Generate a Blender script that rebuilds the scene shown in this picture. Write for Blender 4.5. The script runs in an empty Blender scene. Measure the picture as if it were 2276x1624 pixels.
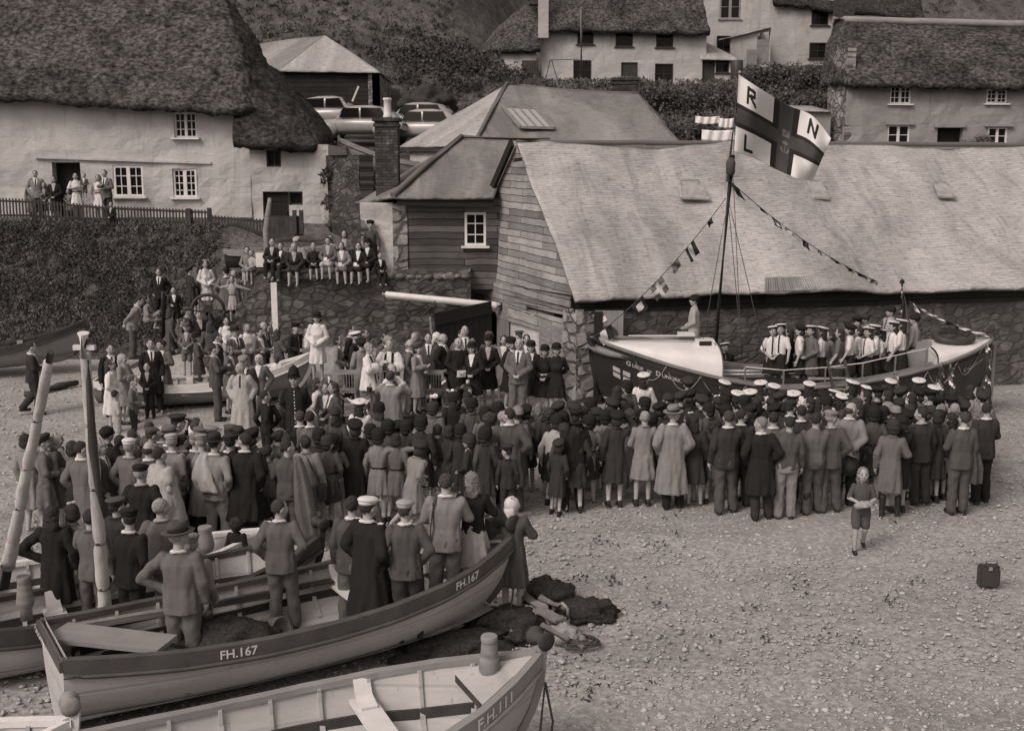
import bpy, bmesh, math, random
import numpy as np
from mathutils import Vector, Matrix, Euler, noise
R = math.radians
sc = bpy.context.scene
C = sc.collection
random.seed(7)
# ------------------------------------------------------------------ camera, light, exposure
FPX, PX0, PY0, TILT, CAMZ = 2500.0, 1138.0, 812.0, R(9.8), 5.7
cd = bpy.data.cameras.new('camera'); cam = bpy.data.objects.new('camera', cd); C.objects.link(cam)
cd.sensor_width = 36; cd.lens = 36 * FPX / 2276.0; cd.clip_end = 900; cd.clip_start = .1
cam.location = (0, 0, CAMZ); cam.rotation_euler = (R(90) - TILT, 0, 0)
sc.camera = cam
SUN_EL, SUN_AZ = R(43), R(-138)            # azimuth from +Y clockwise: behind and to the left of the camera
W = bpy.data.worlds.new("World"); sc.world = W; W.use_nodes = True
nt = W.node_tree; nt.nodes.clear()
sky = nt.nodes.new('ShaderNodeTexSky'); sky.sky_type = 'NISHITA'; sky.sun_disc = False
sky.sun_elevation = SUN_EL; sky.sun_rotation = SUN_AZ; sky.air_density = 2.0; sky.dust_density = 5.0
bw = nt.nodes.new('ShaderNodeRGBToBW'); mul = nt.nodes.new('ShaderNodeMixRGB'); mul.blend_type = 'MULTIPLY'; mul.inputs[0].default_value = 1
mul.inputs[2].default_value = (1.0, .86, .79, 1)
bg = nt.nodes.new('ShaderNodeBackground'); bg.inputs[1].default_value = .125
wo = nt.nodes.new('ShaderNodeOutputWorld')
nt.links.new(sky.outputs[0], bw.inputs[0]); nt.links.new(bw.outputs[0], mul.inputs[1])
nt.links.new(mul.outputs[0], bg.inputs[0]); nt.links.new(bg.outputs[0], wo.inputs[0])
sl = bpy.data.lights.new('sun', 'SUN'); sl.energy = 1.2; sl.angle = R(18); sl.color = (1.0, .865, .795)
so = bpy.data.objects.new('sun', sl); C.objects.link(so)
sdir = Vector((math.sin(SUN_AZ) * math.cos(SUN_EL), math.cos(SUN_AZ) * math.cos(SUN_EL), math.sin(SUN_EL)))
so.rotation_euler = sdir.to_track_quat('Z', 'Y').to_euler(); so.location = (-20, -20, 40)
sc.view_settings.view_transform = 'Standard'; sc.view_settings.look = 'None'
sc.view_settings.exposure = 0.05; sc.view_settings.gamma = 1
sc.cycles.max_bounces = 6; sc.cycles.diffuse_bounces = 3

# ------------------------------------------------------------------ helpers
def ray(px, py):
    v = (py - PY0) / FPX
    return Vector(((px - PX0) / FPX, math.cos(TILT) - v * math.sin(TILT), -math.sin(TILT) - v * math.cos(TILT)))
def at(px, py, z=None, Y=None):            # a place in the photo -> a point at a height z or at a distance Y
    d = ray(px, py)
    t = Y / d.y if Y is not None else (z - CAMZ) / d.z
    return Vector((0, 0, CAMZ)) + d * t
def proj(p):
    q = Vector(p) - Vector((0, 0, CAMZ)); c, s = math.cos(TILT), math.sin(TILT)
    f = q.y * c - q.z * s; u = q.y * s + q.z * c
    return PX0 + FPX * q.x / f, PY0 - FPX * u / f
def tag(o, label=None, cat=None, group=None, kind=None):
    if label: o['label'] = label
    if cat: o['category'] = cat
    if group: o['group'] = group
    if kind: o['kind'] = kind
    return o
def link(name, me, parent=None):
    o = bpy.data.objects.new(name, me); C.objects.link(o)
    if parent: o.parent = parent
    return o
def empty(name, loc=(0, 0, 0), rz=0):
    o = bpy.data.objects.new(name, None); C.objects.link(o); o.location = loc; o.rotation_euler = (0, 0, rz); o.empty_display_size = .2
    return o
def finish(bm, name, mats, parent=None, smooth=False):
    me = bpy.data.meshes.new(name); bm.normal_update(); bm.to_mesh(me); bm.free()
    for m in (mats if isinstance(mats, (list, tuple)) else [mats]): me.materials.append(m)
    if smooth: me.polygons.foreach_set('use_smooth', [True] * len(me.polygons))
    return link(name, me, parent)
def pm(name, verts, faces, mats, parent=None, smooth=False, mi=None):
    me = bpy.data.meshes.new(name); me.from_pydata([tuple(v) for v in verts], [], faces)
    for m in (mats if isinstance(mats, (list, tuple)) else [mats]): me.materials.append(m)
    if smooth: me.polygons.foreach_set('use_smooth', [True] * len(me.polygons))
    if mi is not None: me.polygons.foreach_set('material_index', mi)
    me.update()
    return link(name, me, parent)
TMP = bpy.data.scenes.new('tmp')
def evalmesh(ob):
    TMP.collection.objects.link(ob)
    vl = TMP.view_layers[0]; vl.update(); dg = vl.depsgraph; dg.update()
    me = bpy.data.meshes.new_from_object(ob.evaluated_get(dg))
    TMP.collection.objects.unlink(ob); d = ob.data; bpy.data.objects.remove(ob)
    if isinstance(d, bpy.types.Mesh): bpy.data.meshes.remove(d)
    return me
def box(bm, c, s, rot=None, mi=0):
    vs = []
    for x in (-.5, .5):
        for y in (-.5, .5):
            for z in (-.5, .5):
                p = Vector((x * s[0], y * s[1], z * s[2]))
                if rot is not None: p = rot @ p
                vs.append(bm.verts.new(p + Vector(c)))
    for f in ((0, 1, 3, 2), (4, 6, 7, 5), (0, 4, 5, 1), (2, 3, 7, 6), (0, 2, 6, 4), (1, 5, 7, 3)):
        bm.faces.new([vs[i] for i in f]).material_index = mi
def frame_of(d):
    d = d.normalized(); a = Vector((0, 0, 1)) if abs(d.z) < .95 else Vector((1, 0, 0))
    x = d.cross(a).normalized(); y = x.cross(d).normalized()
    return x, y
def bar(bm, p, q, w, h, mi=0):             # a squared bar from p to q
    p, q = Vector(p), Vector(q); x, y = frame_of(q - p); vs = []
    for e in (p, q):
        for a, b in ((-1, -1), (1, -1), (1, 1), (-1, 1)): vs.append(bm.verts.new(e + x * a * w / 2 + y * b * h / 2))
    for f in ((3, 2, 1, 0), (4, 5, 6, 7), (0, 1, 5, 4), (1, 2, 6, 5), (2, 3, 7, 6), (3, 0, 4, 7)):
        bm.faces.new([vs[i] for i in f]).material_index = mi
def tube(bm, pts, rad, n=10, mi=0, cap=True):
    pts = [Vector(p) for p in pts]
    if not isinstance(rad, (list, tuple)): rad = [rad] * len(pts)
    rings = []
    X = None
    for i, p in enumerate(pts):
        d = (pts[min(i + 1, len(pts) - 1)] - pts[max(i - 1, 0)])
        if X is None: X, Yv = frame_of(d)
        else:
            dn = d.normalized(); X = (X - dn * X.dot(dn)).normalized(); Yv = dn.cross(X)
        rings.append([bm.verts.new(p + (X * math.cos(2 * math.pi * k / n) + Yv * math.sin(2 * math.pi * k / n)) * rad[i]) for k in range(n)])
    for a, b in zip(rings, rings[1:]):
        for k in range(n):
            f = bm.faces.new((a[k], a[(k + 1) % n], b[(k + 1) % n], b[k])); f.material_index = mi; f.smooth = True
    if cap:
        bm.faces.new(rings[0][::-1]).material_index = mi; bm.faces.new(rings[-1]).material_index = mi
def lathe(bm, prof, c=(0, 0, 0), n=20, mi=0, sx=1, sy=1, rot=None):
    c = Vector(c); rings = []
    for r, z in prof:
        ring = []
        for k in range(n):
            p = Vector((r * sx * math.cos(2 * math.pi * k / n), r * sy * math.sin(2 * math.pi * k / n), z))
            if rot is not None: p = rot @ p
            ring.append(bm.verts.new(c + p))
        rings.append(ring)
    m = mi if isinstance(mi, (list, tuple)) else [mi] * len(prof)
    for i, (a, b) in enumerate(zip(rings, rings[1:])):
        for k in range(n):
            f = bm.faces.new((a[k], a[(k + 1) % n], b[(k + 1) % n], b[k])); f.material_index = m[i]; f.smooth = True
    bm.faces.new(rings[0][::-1]).material_index = m[0]; bm.faces.new(rings[-1]).material_index = m[-1]
def sag(p, q, n, d):
    p, q = Vector(p), Vector(q)
    return [p.lerp(q, i / n) - Vector((0, 0, d * 4 * (i / n) * (1 - i / n))) for i in range(n + 1)]
def lerp(a, b, t): return a + (b - a) * t
def sstep(a, b, x):
    t = max(0, min(1, (x - a) / (b - a))); return t * t * (3 - 2 * t)
def interp(tab, x):
    if x <= tab[0][0]: return tab[0][1]
    for (a, va), (b, vb) in zip(tab, tab[1:]):
        if x <= b: return va + (vb - va) * (x - a) / (b - a)
    return tab[-1][1]

# ------------------------------------------------------------------ materials
def G(v): return (v, v, v, 1)
class NT:
    def __init__(s, name, rough=.85, spec=.25):
        s.m = bpy.data.materials.new(name); s.m.use_nodes = True; s.t = s.m.node_tree
        s.p = s.t.nodes['Principled BSDF']; s.p.inputs['Roughness'].default_value = rough; s.p.inputs['Specular IOR Level'].default_value = spec
    def n(s, typ, **k):
        o = s.t.nodes.new(typ)
        for a, b in k.items():
            if a in o.inputs.keys() if not hasattr(o, a) else False: o.inputs[a].default_value = b
            else: setattr(o, a, b)
        return o
    def l(s, a, b): s.t.links.new(a, b)
    def coord(s, kind='Object', scale=(1, 1, 1)):
        c = s.n('ShaderNodeTexCoord'); mp = s.n('ShaderNodeMapping'); mp.inputs['Scale'].default_value = scale
        s.l(c.outputs[kind], mp.inputs[0]); return mp.outputs[0]
    def noise(s, co, scale=5, det=4, rough=.6, dist=0):
        n = s.n('ShaderNodeTexNoise'); n.inputs['Scale'].default_value = scale; n.inputs['Detail'].default_value = det; n.inputs['Roughness'].default_value = rough
        n.inputs['Distortion'].default_value = dist; s.l(co, n.inputs['Vector']); return n.outputs['Fac']
    def ramp(s, fac, stops):
        r = s.n('ShaderNodeValToRGB'); e = r.color_ramp.elements
        while len(e) < len(stops): e.new(.5)
        for el, (p, v) in zip(e, stops): el.position = p; el.color = G(v)
        s.l(fac, r.inputs[0]); return r.outputs[0]
    def mix(s, a, b, fac, mode='MIX'):
        m = s.n('ShaderNodeMixRGB', blend_type=mode)
        for i, v in ((0, fac), (1, a), (2, b)):
            if isinstance(v, (int, float)): m.inputs[i].default_value = v if i == 0 else (v, v, v, 1)
            else: s.l(v, m.inputs[i])
        return m.outputs[0]
    def bump(s, h, strength=.5, dist=.05, prev=None):
        b = s.n('ShaderNodeBump'); b.inputs['Strength'].default_value = strength; b.inputs['Distance'].default_value = dist
        s.l(h, b.inputs['Height'])
        if prev: s.l(prev, b.inputs['Normal'])
        s.l(b.outputs[0], s.p.inputs['Normal']); return b.outputs[0]
    def col(s, c): s.l(c, s.p.inputs['Base Color']); return s.m
_mc = {}
def plain(name, a, b=None, scale=4, det=5, rough=.8, bump=0, bscale=None, spec=.25, stretch=(1, 1, 1), kind='Object'):
    if name in _mc: return _mc[name]
    s = NT(name, rough, spec); co = s.coord(kind, stretch)
    n = s.noise(co, scale, det)
    c = s.ramp(n, [(.32, a), (.68, a * 1.25 if b is None else b)])
    if bump: s.bump(s.noise(co, bscale or scale * 4, 4), bump, .02)
    _mc[name] = s.col(c); return s.m
def m_slate(name, dark, light, patch, streak=.5):
    s = NT(name, .8, .3); uv = s.coord('UV')
    b = s.n('ShaderNodeTexBrick'); s.l(uv, b.inputs['Vector'])
    b.inputs['Scale'].default_value = 1; b.inputs['Brick Width'].default_value = .34; b.inputs['Row Height'].default_value = .10
    b.inputs['Mortar Size'].default_value = .009; b.inputs['Mortar Smooth'].default_value = .8; b.inputs['Bias'].default_value = 0
    b.inputs['Color1'].default_value = G(.84); b.inputs['Color2'].default_value = G(1.0); b.inputs['Mortar'].default_value = G(.52)
    big = s.noise(s.coord('UV', (.32, .16, 1)), 1.0, 7, .62, .8)
    fine = s.noise(s.coord('UV', (1.3, 4.0, 1)), 3.0, 6, .7)
    base = s.ramp(big, [(.34, dark), (.5, light), (.7, patch)])
    st = s.noise(s.coord('UV', (1.0, .2, 1)), 1.2, 6, .65, 1.2)
    sm = s.ramp(st, [(.3, 1 - streak), (.46, 1.0)])
    c = s.mix(base, sm, 1, 'MULTIPLY'); c = s.mix(c, b.outputs['Color'], .85, 'MULTIPLY')
    c = s.mix(c, s.ramp(fine, [(.34, .52), (.48, 1.0), (.75, 1.1)]), .8, 'MULTIPLY')
    pit = s.noise(s.coord('UV', (2, 9, 1)), 2.2, 3, .6); c = s.mix(c, s.ramp(pit, [(.28, .35), (.36, 1.0)]), .8, 'MULTIPLY')
    s.bump(fine, .5, .03, s.bump(b.outputs['Color'], .6, .03)); return s.col(c)
def m_planks(name, dark, light, row=.19, width=2.6):
    s = NT(name, .9, .1); uv = s.coord('UV')
    wob = s.noise(s.coord('UV', (.9, .3, 1)), 1.5, 2)
    add = s.n('ShaderNodeVectorMath', operation='MULTIPLY_ADD'); s.l(uv, add.inputs[0]); add.inputs[1].default_value = (1, 1, 1)
    cmb = s.n('ShaderNodeCombineXYZ'); mm = s.n('ShaderNodeMath', operation='MULTIPLY'); s.l(wob, mm.inputs[0]); mm.inputs[1].default_value = .07; s.l(mm.outputs[0], cmb.inputs[1]); s.l(cmb.outputs[0], add.inputs[2])
    b = s.n('ShaderNodeTexBrick'); s.l(add.outputs[0], b.inputs['Vector'])
    b.inputs['Scale'].default_value = 1; b.inputs['Brick Width'].default_value = width; b.inputs['Row Height'].default_value = row; b.offset = .37
    b.inputs['Mortar Size'].default_value = .012; b.inputs['Mortar Smooth'].default_value = .3
    b.inputs['Color1'].default_value = G(dark); b.inputs['Color2'].default_value = G(light); b.inputs['Mortar'].default_value = G(dark * .22)
    g = s.noise(s.coord('UV', (.8, 14, 1)), 2, 6, .7); g2 = s.noise(uv, 1.1, 5)
    c = s.mix(b.outputs['Color'], s.ramp(g, [(.3, .55), (.6, 1.05)]), .8, 'MULTIPLY')
    c = s.mix(c, s.ramp(g2, [(.3, .6), (.6, 1.1)]), .7, 'MULTIPLY')
    s.bump(b.outputs['Fac'], -.7, .02, s.bump(g, .35, .02)); return s.col(c)
def m_stone(name, dark, light, mortar, sx=2.2, sz=4.2, kind='UV', bump=.9, lichen=0):
    s = NT(name, .9, .15); co = s.coord(kind, (sx, sz, sz) if kind == 'UV' else (sx, sx, sz))
    dn = s.noise(co, .8, 3); ad = s.n('ShaderNodeVectorMath', operation='ADD'); cm = s.n('ShaderNodeCombineXYZ'); s.l(dn, cm.inputs[0]); s.l(dn, cm.inputs[1]); s.l(co, ad.inputs[0]); s.l(cm.outputs[0], ad.inputs[1])
    v1 = s.n('ShaderNodeTexVoronoi', feature='DISTANCE_TO_EDGE'); v2 = s.n('ShaderNodeTexVoronoi', feature='F1')
    for v in (v1, v2): v.inputs['Scale'].default_value = 1; v.inputs['Randomness'].default_value = .85; s.l(ad.outputs[0], v.inputs['Vector'])
    cell = s.n('ShaderNodeSeparateColor'); s.l(v2.outputs['Color'], cell.inputs[0])
    c = s.ramp(cell.outputs[0], [(0, dark), (1, light)])
    fn = s.noise(co, 3.0, 6, .7); c = s.mix(c, s.ramp(fn, [(.3, .55), (.65, 1.2)]), .8, 'MULTIPLY')
    ed = s.ramp(v1.outputs['Distance'], [(.02, 0), (.14, 1)]); mk = s.n('ShaderNodeSeparateColor'); s.l(ed, mk.inputs[0])
    mo = s.n('ShaderNodeRGB'); mo.outputs[0].default_value = G(mortar)
    c = s.mix(mo.outputs[0], c, mk.outputs[0])
    if lichen:
        li = s.noise(s.coord('Object'), 1.6, 7, .7); lm = s.ramp(li, [(.52, 0), (.66, 1)]); sp = s.n('ShaderNodeSeparateColor'); s.l(lm, sp.inputs[0]); rg = s.n('ShaderNodeRGB'); rg.outputs[0].default_value = G(lichen); c = s.mix(c, rg.outputs[0], sp.outputs[0])
    s.bump(fn, .4, .03, s.bump(ed, bump, .05)); return s.col(c)
def m_thatch(name, dark, light):
    s = NT(name, .95, .05); co = s.coord('Object')
    a = s.noise(s.coord('Object', (1, 1, 1.5)), 5.5, 8, .72); b = s.noise(co, .75, 6, .65, .5); f = s.noise(s.coord('Object', (1.6, 1.6, .45)), 24, 5, .72)
    c = s.ramp(a, [(.38, dark), (.5, (dark + light) * .42), (.62, light)])
    c = s.mix(c, s.ramp(b, [(.36, .38), (.52, .95), (.66, 1.25)]), .85, 'MULTIPLY'); c = s.mix(c, s.ramp(f, [(.3, .5), (.65, 1.25)]), .85, 'MULTIPLY')
    s.bump(f, .8, .08, s.bump(a, 1.0, .28)); return s.col(c)
def m_wash(name, base, dirt, amt=.5):
    s = NT(name, .9, .1); co = s.coord('Object')
    big = s.noise(co, .8, 6, .6, .5); lump = s.noise(s.coord('Object', (1, 1, 1.9)), 2.4, 5, .55, .5); fine = s.noise(co, 14, 5, .7)
    c = s.ramp(big, [(.3, lerp(base, dirt, amt)), (.55, base), (.75, base * 1.08)])
    c = s.mix(c, s.ramp(fine, [(.25, .72), (.5, 1.0)]), .7, 'MULTIPLY')
    dn = s.noise(s.coord('Object', (1.6, 1.6, .25)), 2.4, 5, .6); c = s.mix(c, s.ramp(dn, [(.3, .6), (.45, 1)]), .5, 'MULTIPLY')
    s.bump(fine, .25, .02, s.bump(lump, .55, .08)); return s.col(c)
def m_beach():
    s = NT('shingle', .9, .15); co = s.coord('Object')
    out = None; bmp = None
    v = s.n('ShaderNodeTexVoronoi', feature='F1'); v.inputs['Scale'].default_value = 13; s.l(co, v.inputs['Vector'])
    v2 = s.n('ShaderNodeTexVoronoi', feature='F1'); v2.inputs['Scale'].default_value = 24; s.l(co, v2.inputs['Vector'])
    c1 = s.n('ShaderNodeSeparateColor'); s.l(v.outputs['Color'], c1.inputs[0]); c2 = s.n('ShaderNodeSeparateColor'); s.l(v2.outputs['Color'], c2.inputs[0])
    a = s.ramp(c1.outputs[0], [(0, .29), (.5, .38), (1, .47)]); b = s.ramp(c2.outputs[0], [(0, .28), (.5, .38), (1, .48)])
    c = s.mix(a, b, .5)
    d1 = s.ramp(v.outputs['Distance'], [(.35, 1.0), (.65, .72)]); c = s.mix(c, d1, .8, 'MULTIPLY')
    big = s.noise(s.coord('Object', (.5, 1.0, 1)), .7, 6, .65, .6); c = s.mix(c, s.ramp(big, [(.3, .70), (.5, .95), (.72, 1.15)]), .9, 'MULTIPLY'); pk = s.noise(co, 16, 6, .8); c = s.mix(c, s.ramp(pk, [(.3, .42), (.42, .95), (.7, 1.18)]), .75, 'MULTIPLY')
    weed = s.noise(s.coord('Object', (.8, 2.2, 1)), 1.1, 8, .75); c = s.mix(c, s.ramp(weed, [(.30, .45), (.37, 1)]), .6, 'MULTIPLY')
    s.bump(v2.outputs['Distance'], -.5, .03, s.bump(v.outputs['Distance'], -.5, .05)); return s.col(c)
def m_hill(name, dark, light):
    s = NT(name, .95, .05); co = s.coord('Object')
    big = s.noise(co, .16, 7, .65, 1.0); mid = s.noise(s.coord('Object', (1, .6, .8)), 1.3, 7, .7); fine = s.noise(co, 7, 5, .7)
    c = s.ramp(big, [(.34, dark), (.5, lerp(dark, light, .45)), (.68, light)])
    c = s.mix(c, s.ramp(mid, [(.3, .45), (.62, 1.3)]), .85, 'MULTIPLY'); c = s.mix(c, s.ramp(fine, [(.3, .55), (.65, 1.25)]), .8, 'MULTIPLY')
    s.bump(fine, .8, .12, s.bump(mid, .9, .5)); return s.col(c)
M_BEACH = m_beach()
M_HILL = m_hill('hillside_turf', .08, .19)
M_BANK = m_hill('bank_scrub', .018, .05)
M_THATCH1 = m_thatch('grey_thatch', .05, .34); M_THATCH2 = m_thatch('dark_thatch', .035, .17); M_THATCH3 = m_thatch('mossy_thatch', .04, .30)
M_WASH = m_wash('limewash', .50, .34); M_WASH2 = m_wash('limewash_clean', .47, .32); M_RENDER = m_wash('grey_render', .30, .20); M_WASH3 = m_wash('limewash_patchy', .58, .26, .8)
M_SLATE_BIG = m_slate('grouted_slate', .29, .46, .60, .34); M_SLATE_MID = m_slate('old_slate', .17, .27, .50, .3); M_SLATE_HIP = m_slate('pale_lit_slate', .34, .47, .58, .25)
M_SLATE_BACK = m_slate('lichened_slate', .17, .27, .38, .3)
M_PLANK = m_planks('weathered_boards', .19, .44); M_PLANK_D = m_planks('dark_boards', .075, .19); M_PLANK_T = m_planks('tarred_boards', .026, .042, .22, 5)
M_STONE = m_stone('rubble_stone', .06, .14, .05, 2.9, 5.2, bump=.5); M_STONE_L = m_stone('pale_rubble', .17, .36, .10, 2.0, 3.2, lichen=.42); M_STONE_S = m_stone('shed_rubble', .07, .15, .075, 2.6, 5.0, bump=.5, lichen=.2)
def m_brick():
    s = NT('chimney_brick', .9, .1); sp = s.n('ShaderNodeSeparateXYZ'); s.l(s.coord(), sp.inputs[0]); ad = s.n('ShaderNodeMath', operation='ADD'); s.l(sp.outputs[0], ad.inputs[0]); s.l(sp.outputs[1], ad.inputs[1]); cb = s.n('ShaderNodeCombineXYZ'); s.l(ad.outputs[0], cb.inputs[0]); s.l(sp.outputs[2], cb.inputs[1])
    b = s.n('ShaderNodeTexBrick'); s.l(cb.outputs[0], b.inputs['Vector']); b.inputs['Scale'].default_value = 1; b.inputs['Brick Width'].default_value = .23; b.inputs['Row Height'].default_value = .085; b.inputs['Mortar Size'].default_value = .008
    b.inputs['Color1'].default_value = G(.05); b.inputs['Color2'].default_value = G(.09); b.inputs['Mortar'].default_value = G(.03)
    n = s.noise(s.coord(), 4, 6, .7); c = s.mix(b.outputs['Color'], s.ramp(n, [(.35, .6), (.6, 1.2), (.72, 2.6)]), 1, 'MULTIPLY'); s.bump(b.outputs['Fac'], -.6, .02); return s.col(c)
M_BRICK = m_brick()
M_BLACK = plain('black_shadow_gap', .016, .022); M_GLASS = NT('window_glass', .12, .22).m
M_GLASS.node_tree.nodes['Principled BSDF'].inputs['Base Color'].default_value = G(.012)
M_WPAINT = plain('white_paint', .62, .74, 3, rough=.5, bump=.1); M_DPAINT = plain('dark_paint', .04, .06, 3, rough=.5); M_GPAINT = plain('grey_paint', .22, .28, 3, rough=.55)
M_WOOD = plain('bare_wood', .16, .30, 3, stretch=(1, 1, 6), bump=.3); M_WOOD_D = plain('dark_wood', .035, .07, 3, bump=.3); M_ROPE = plain('rope', .16, .26, 40); M_ROPE_D = plain('dark_rope', .05, .09, 40)
M_IRON = plain('iron', .035, .06, 10, rough=.6, bump=.2); M_LEAF = plain('leaf', .065, .13, 2.5, rough=.8); M_LEAF_D = plain('dark_leaf', .04, .08, 2.5, rough=.8); M_TWIG = plain('twig', .05, .10)
M_GRASS = plain('dry_grass', .10, .22, 1.2); M_PAPER = plain('paper', .72, .8)
# ------------------------------------------------------------------ ground
PL = [(34.2, 0), (36.0, .9), (38.2, 3.75), (39, 3.95), (42, 4.1), (46, 5.0), (50, 6.9), (54, 7.2), (58, 7.7), (66, 10.5), (75, 15), (84, 22), (120, 52)]
PM = [(31.7, 0), (31.75, 0), (32.6, 2.6), (33, 2.75), (39, 3.4), (43, 4.6), (47, 6.3), (50, 6.9), (54, 7.2), (58, 7.7), (66, 10.5), (75, 14.5), (84, 22), (120, 52)]
PR_ = [(36.6, 0), (37.6, 2.0), (40, 3.6), (44, 5.2), (50, 6.3), (58, 8.3), (70, 10.9), (77, 11.2), (82, 12.6), (90, 16), (120, 44)]
def hgt(x, y):
    l, m, r = interp(PL, y), interp(PM, y), interp(PR_, y)
    a = sstep(-8.1, -7.5, x) if y < 35 else (sstep(-9.6, -8.0, x) if y < 40 else sstep(-11, -5, x))
    b = sstep(-3.2, -1.6, x) if y < 42 else sstep(-6, 3, x)
    h = lerp(lerp(l, m, a), r, b)
    mound = 1.5 * math.exp(-(((x + 8.9) / 1.7) ** 4 + ((y - 33.9) / 1.7) ** 4))
    h = max(h, mound if x < -7.6 else mound * max(0, 1 - (x + 7.6) * 2))
    if y > 36: h += .28 * noise.noise((x * .25, y * .25, 3)) * min(1, (y - 36) / 6) * (1 if y > 47 or x > -1 else .15)
    return h - .06 if h < .02 else h
def grid_obj(name, xs, ys, f, mat, kind='structure'):
    nx, ny = len(xs), len(ys)
    v = [(x, y, f(x, y)) for y in ys for x in xs]
    fc = [(j * nx + i, j * nx + i + 1, (j + 1) * nx + i + 1, (j + 1) * nx + i) for j in range(ny - 1) for i in range(nx - 1)]
    return tag(pm(name, v, fc, mat, smooth=True), kind=kind)
def rise(x, y): return .75 * sstep(27.3, 31.6, y) * sstep(-1.8, -4.2, x) * sstep(-11.5, -9.0, x)
def beachz(x, y): return rise(x, y) + .035 * noise.noise((x * .5, y * .5, 0)) + .05 * noise.noise((x * .13, y * .13, 5)) - .02
grid_obj('beach', [-40 + i * .5 for i in range(201)], [3 + i * .5 for i in range(77)], beachz, M_BEACH)
ys = [30.5 + i * .28 for i in range(60)] + [47.5 + i * .8 for i in range(50)] + [88 + i * 3 for i in range(14)]
hill = grid_obj('hillside', [-46 + i * .5 for i in range(101)] + [4.8 + i * .9 for i in range(64)], ys, hgt, M_HILL)

# ------------------------------------------------------------------ building helpers
def on_plane(px, py, p0, n, off=0):
    d = ray(px, py); o = Vector((0, 0, CAMZ)); n = Vector(n).normalized()
    return o + d * ((Vector(p0) + n * off - o).dot(n) / d.dot(n))
def sheet(name, p00, p10, p11, p01, mat, parent=None, nu=30, nv=12, jit=.02, thick=.07, wav=1.0):
    p00, p10, p11, p01 = map(Vector, (p00, p10, p11, p01))
    e = (p10 - p00).normalized(); n = (p10 - p00).cross((p01 + p11) / 2 - (p00 + p10) / 2).normalized(); s = n.cross(e)
    me_v, uv = [], []
    for lay in (0, 1):
        for j in range(nv + 1):
            for i in range(nu + 1):
                u, v = i / nu, j / nv
                p = p00.lerp(p10, u).lerp(p01.lerp(p11, u), v)
                d = jit * (noise.noise(p * 1.1) + 1.6 * noise.noise(p * .35))
                if lay == 0 and j == 0: d += jit * .8 * noise.noise(p * 6); p = p - s * .06 * noise.noise(p * 4)
                q = p + n * (d - (thick if lay else 0))
                me_v.append(q); uv.append(((p - p00).dot(e), (p - p00).dot(s)))
    N = (nu + 1) * (nv + 1); fs = []
    for j in range(nv):
        for i in range(nu):
            a = j * (nu + 1) + i; fs.append((a, a + 1, a + nu + 2, a + nu + 1)); fs.append((N + a + nu + 1, N + a + nu + 2, N + a + 1, N + a))
    for i in range(nu):
        a = i; fs.append((N + a, N + a + 1, a + 1, a)); a = nv * (nu + 1) + i; fs.append((a, a + 1, N + a + 1, N + a))
    for j in range(nv):
        a = j * (nu + 1); b = a + nu + 1; fs.append((a, b, N + b, N + a)); a += nu; b += nu; fs.append((N + a, N + b, b, a))
    o = pm(name, me_v, fs, mat, parent, smooth=True)
    L = o.data.uv_layers.new(name='UV'); idx = np.zeros(len(o.data.loops), dtype=np.int32); o.data.loops.foreach_get('vertex_index', idx)
    L.data.foreach_set('uv', np.array(uv, dtype=np.float32)[idx].ravel())
    return o
def uvmesh(name, verts, uvs, faces, mat, parent=None, smooth=False):
    o = pm(name, verts, faces, mat, parent, smooth)
    L = o.data.uv_layers.new(name='UV'); idx = np.zeros(len(o.data.loops), dtype=np.int32); o.data.loops.foreach_get('vertex_index', idx)
    L.data.foreach_set('uv', np.array(uvs, dtype=np.float32)[idx].ravel()); return o
def wall(name, A, B, z0, z1, mat, parent=None, ops=(), thick=.35, step=.3, lump=.0, z1b=None):
    """an upright wall from A to B (plan), openings (u0,u1,za,zb) cut through with reveals"""
    A = Vector((A[0], A[1], 0)); B = Vector((B[0], B[1], 0)); L = (B - A).length; d = (B - A) / L; n = Vector((d.y, -d.x, 0))
    cu = sorted({0, L, *[o[0] for o in ops], *[o[1] for o in ops]}); cz = sorted({z0, z1, *[o[2] for o in ops], *[o[3] for o in ops]})
    def fine(c):
        r = []
        for a, b in zip(c, c[1:]):
            k = max(1, round((b - a) / step)); r += [a + (b - a) * i / k for i in range(k)]
        return r + [c[-1]]
    cu, cz = fine([u for u in cu if 0 <= u <= L]), fine([z for z in cz if z0 <= z <= z1])
    V, U, F = [], [], []
    def P(u, z, dep=0, l=True):
        p = A + d * u + Vector((0, 0, z))
        if z1b is not None: p.z = z0 + (z - z0) * (1 + (z1b - z1) / (z1 - z0) * u / L)
        off = lump * noise.noise(p * 1.3) if l else 0
        V.append(p + n * (off - dep)); U.append((u, z)); return len(V) - 1
    g = {}
    for i, u in enumerate(cu):
        for j, z in enumerate(cz): g[i, j] = P(u, z)
    for i in range(len(cu) - 1):
        for j in range(len(cz) - 1):
            um, zm = (cu[i] + cu[i + 1]) / 2, (cz[j] + cz[j + 1]) / 2
            if any(o[0] < um < o[1] and o[2] < zm < o[3] for o in ops): continue
            F.append((g[i, j], g[i + 1, j], g[i + 1, j + 1], g[i, j + 1]))
    for o in list(ops) + [(0, L, z0, z1)]:
        c = [(o[0], o[2]), (o[1], o[2]), (o[1], o[3]), (o[0], o[3])]
        for a, b in zip(c, c[1:] + c[:1]):
            F.append((P(*a), P(*b), P(*b, thick, False), P(*a, thick, False)))
    return uvmesh(name, V, U, F, mat, parent)
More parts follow.
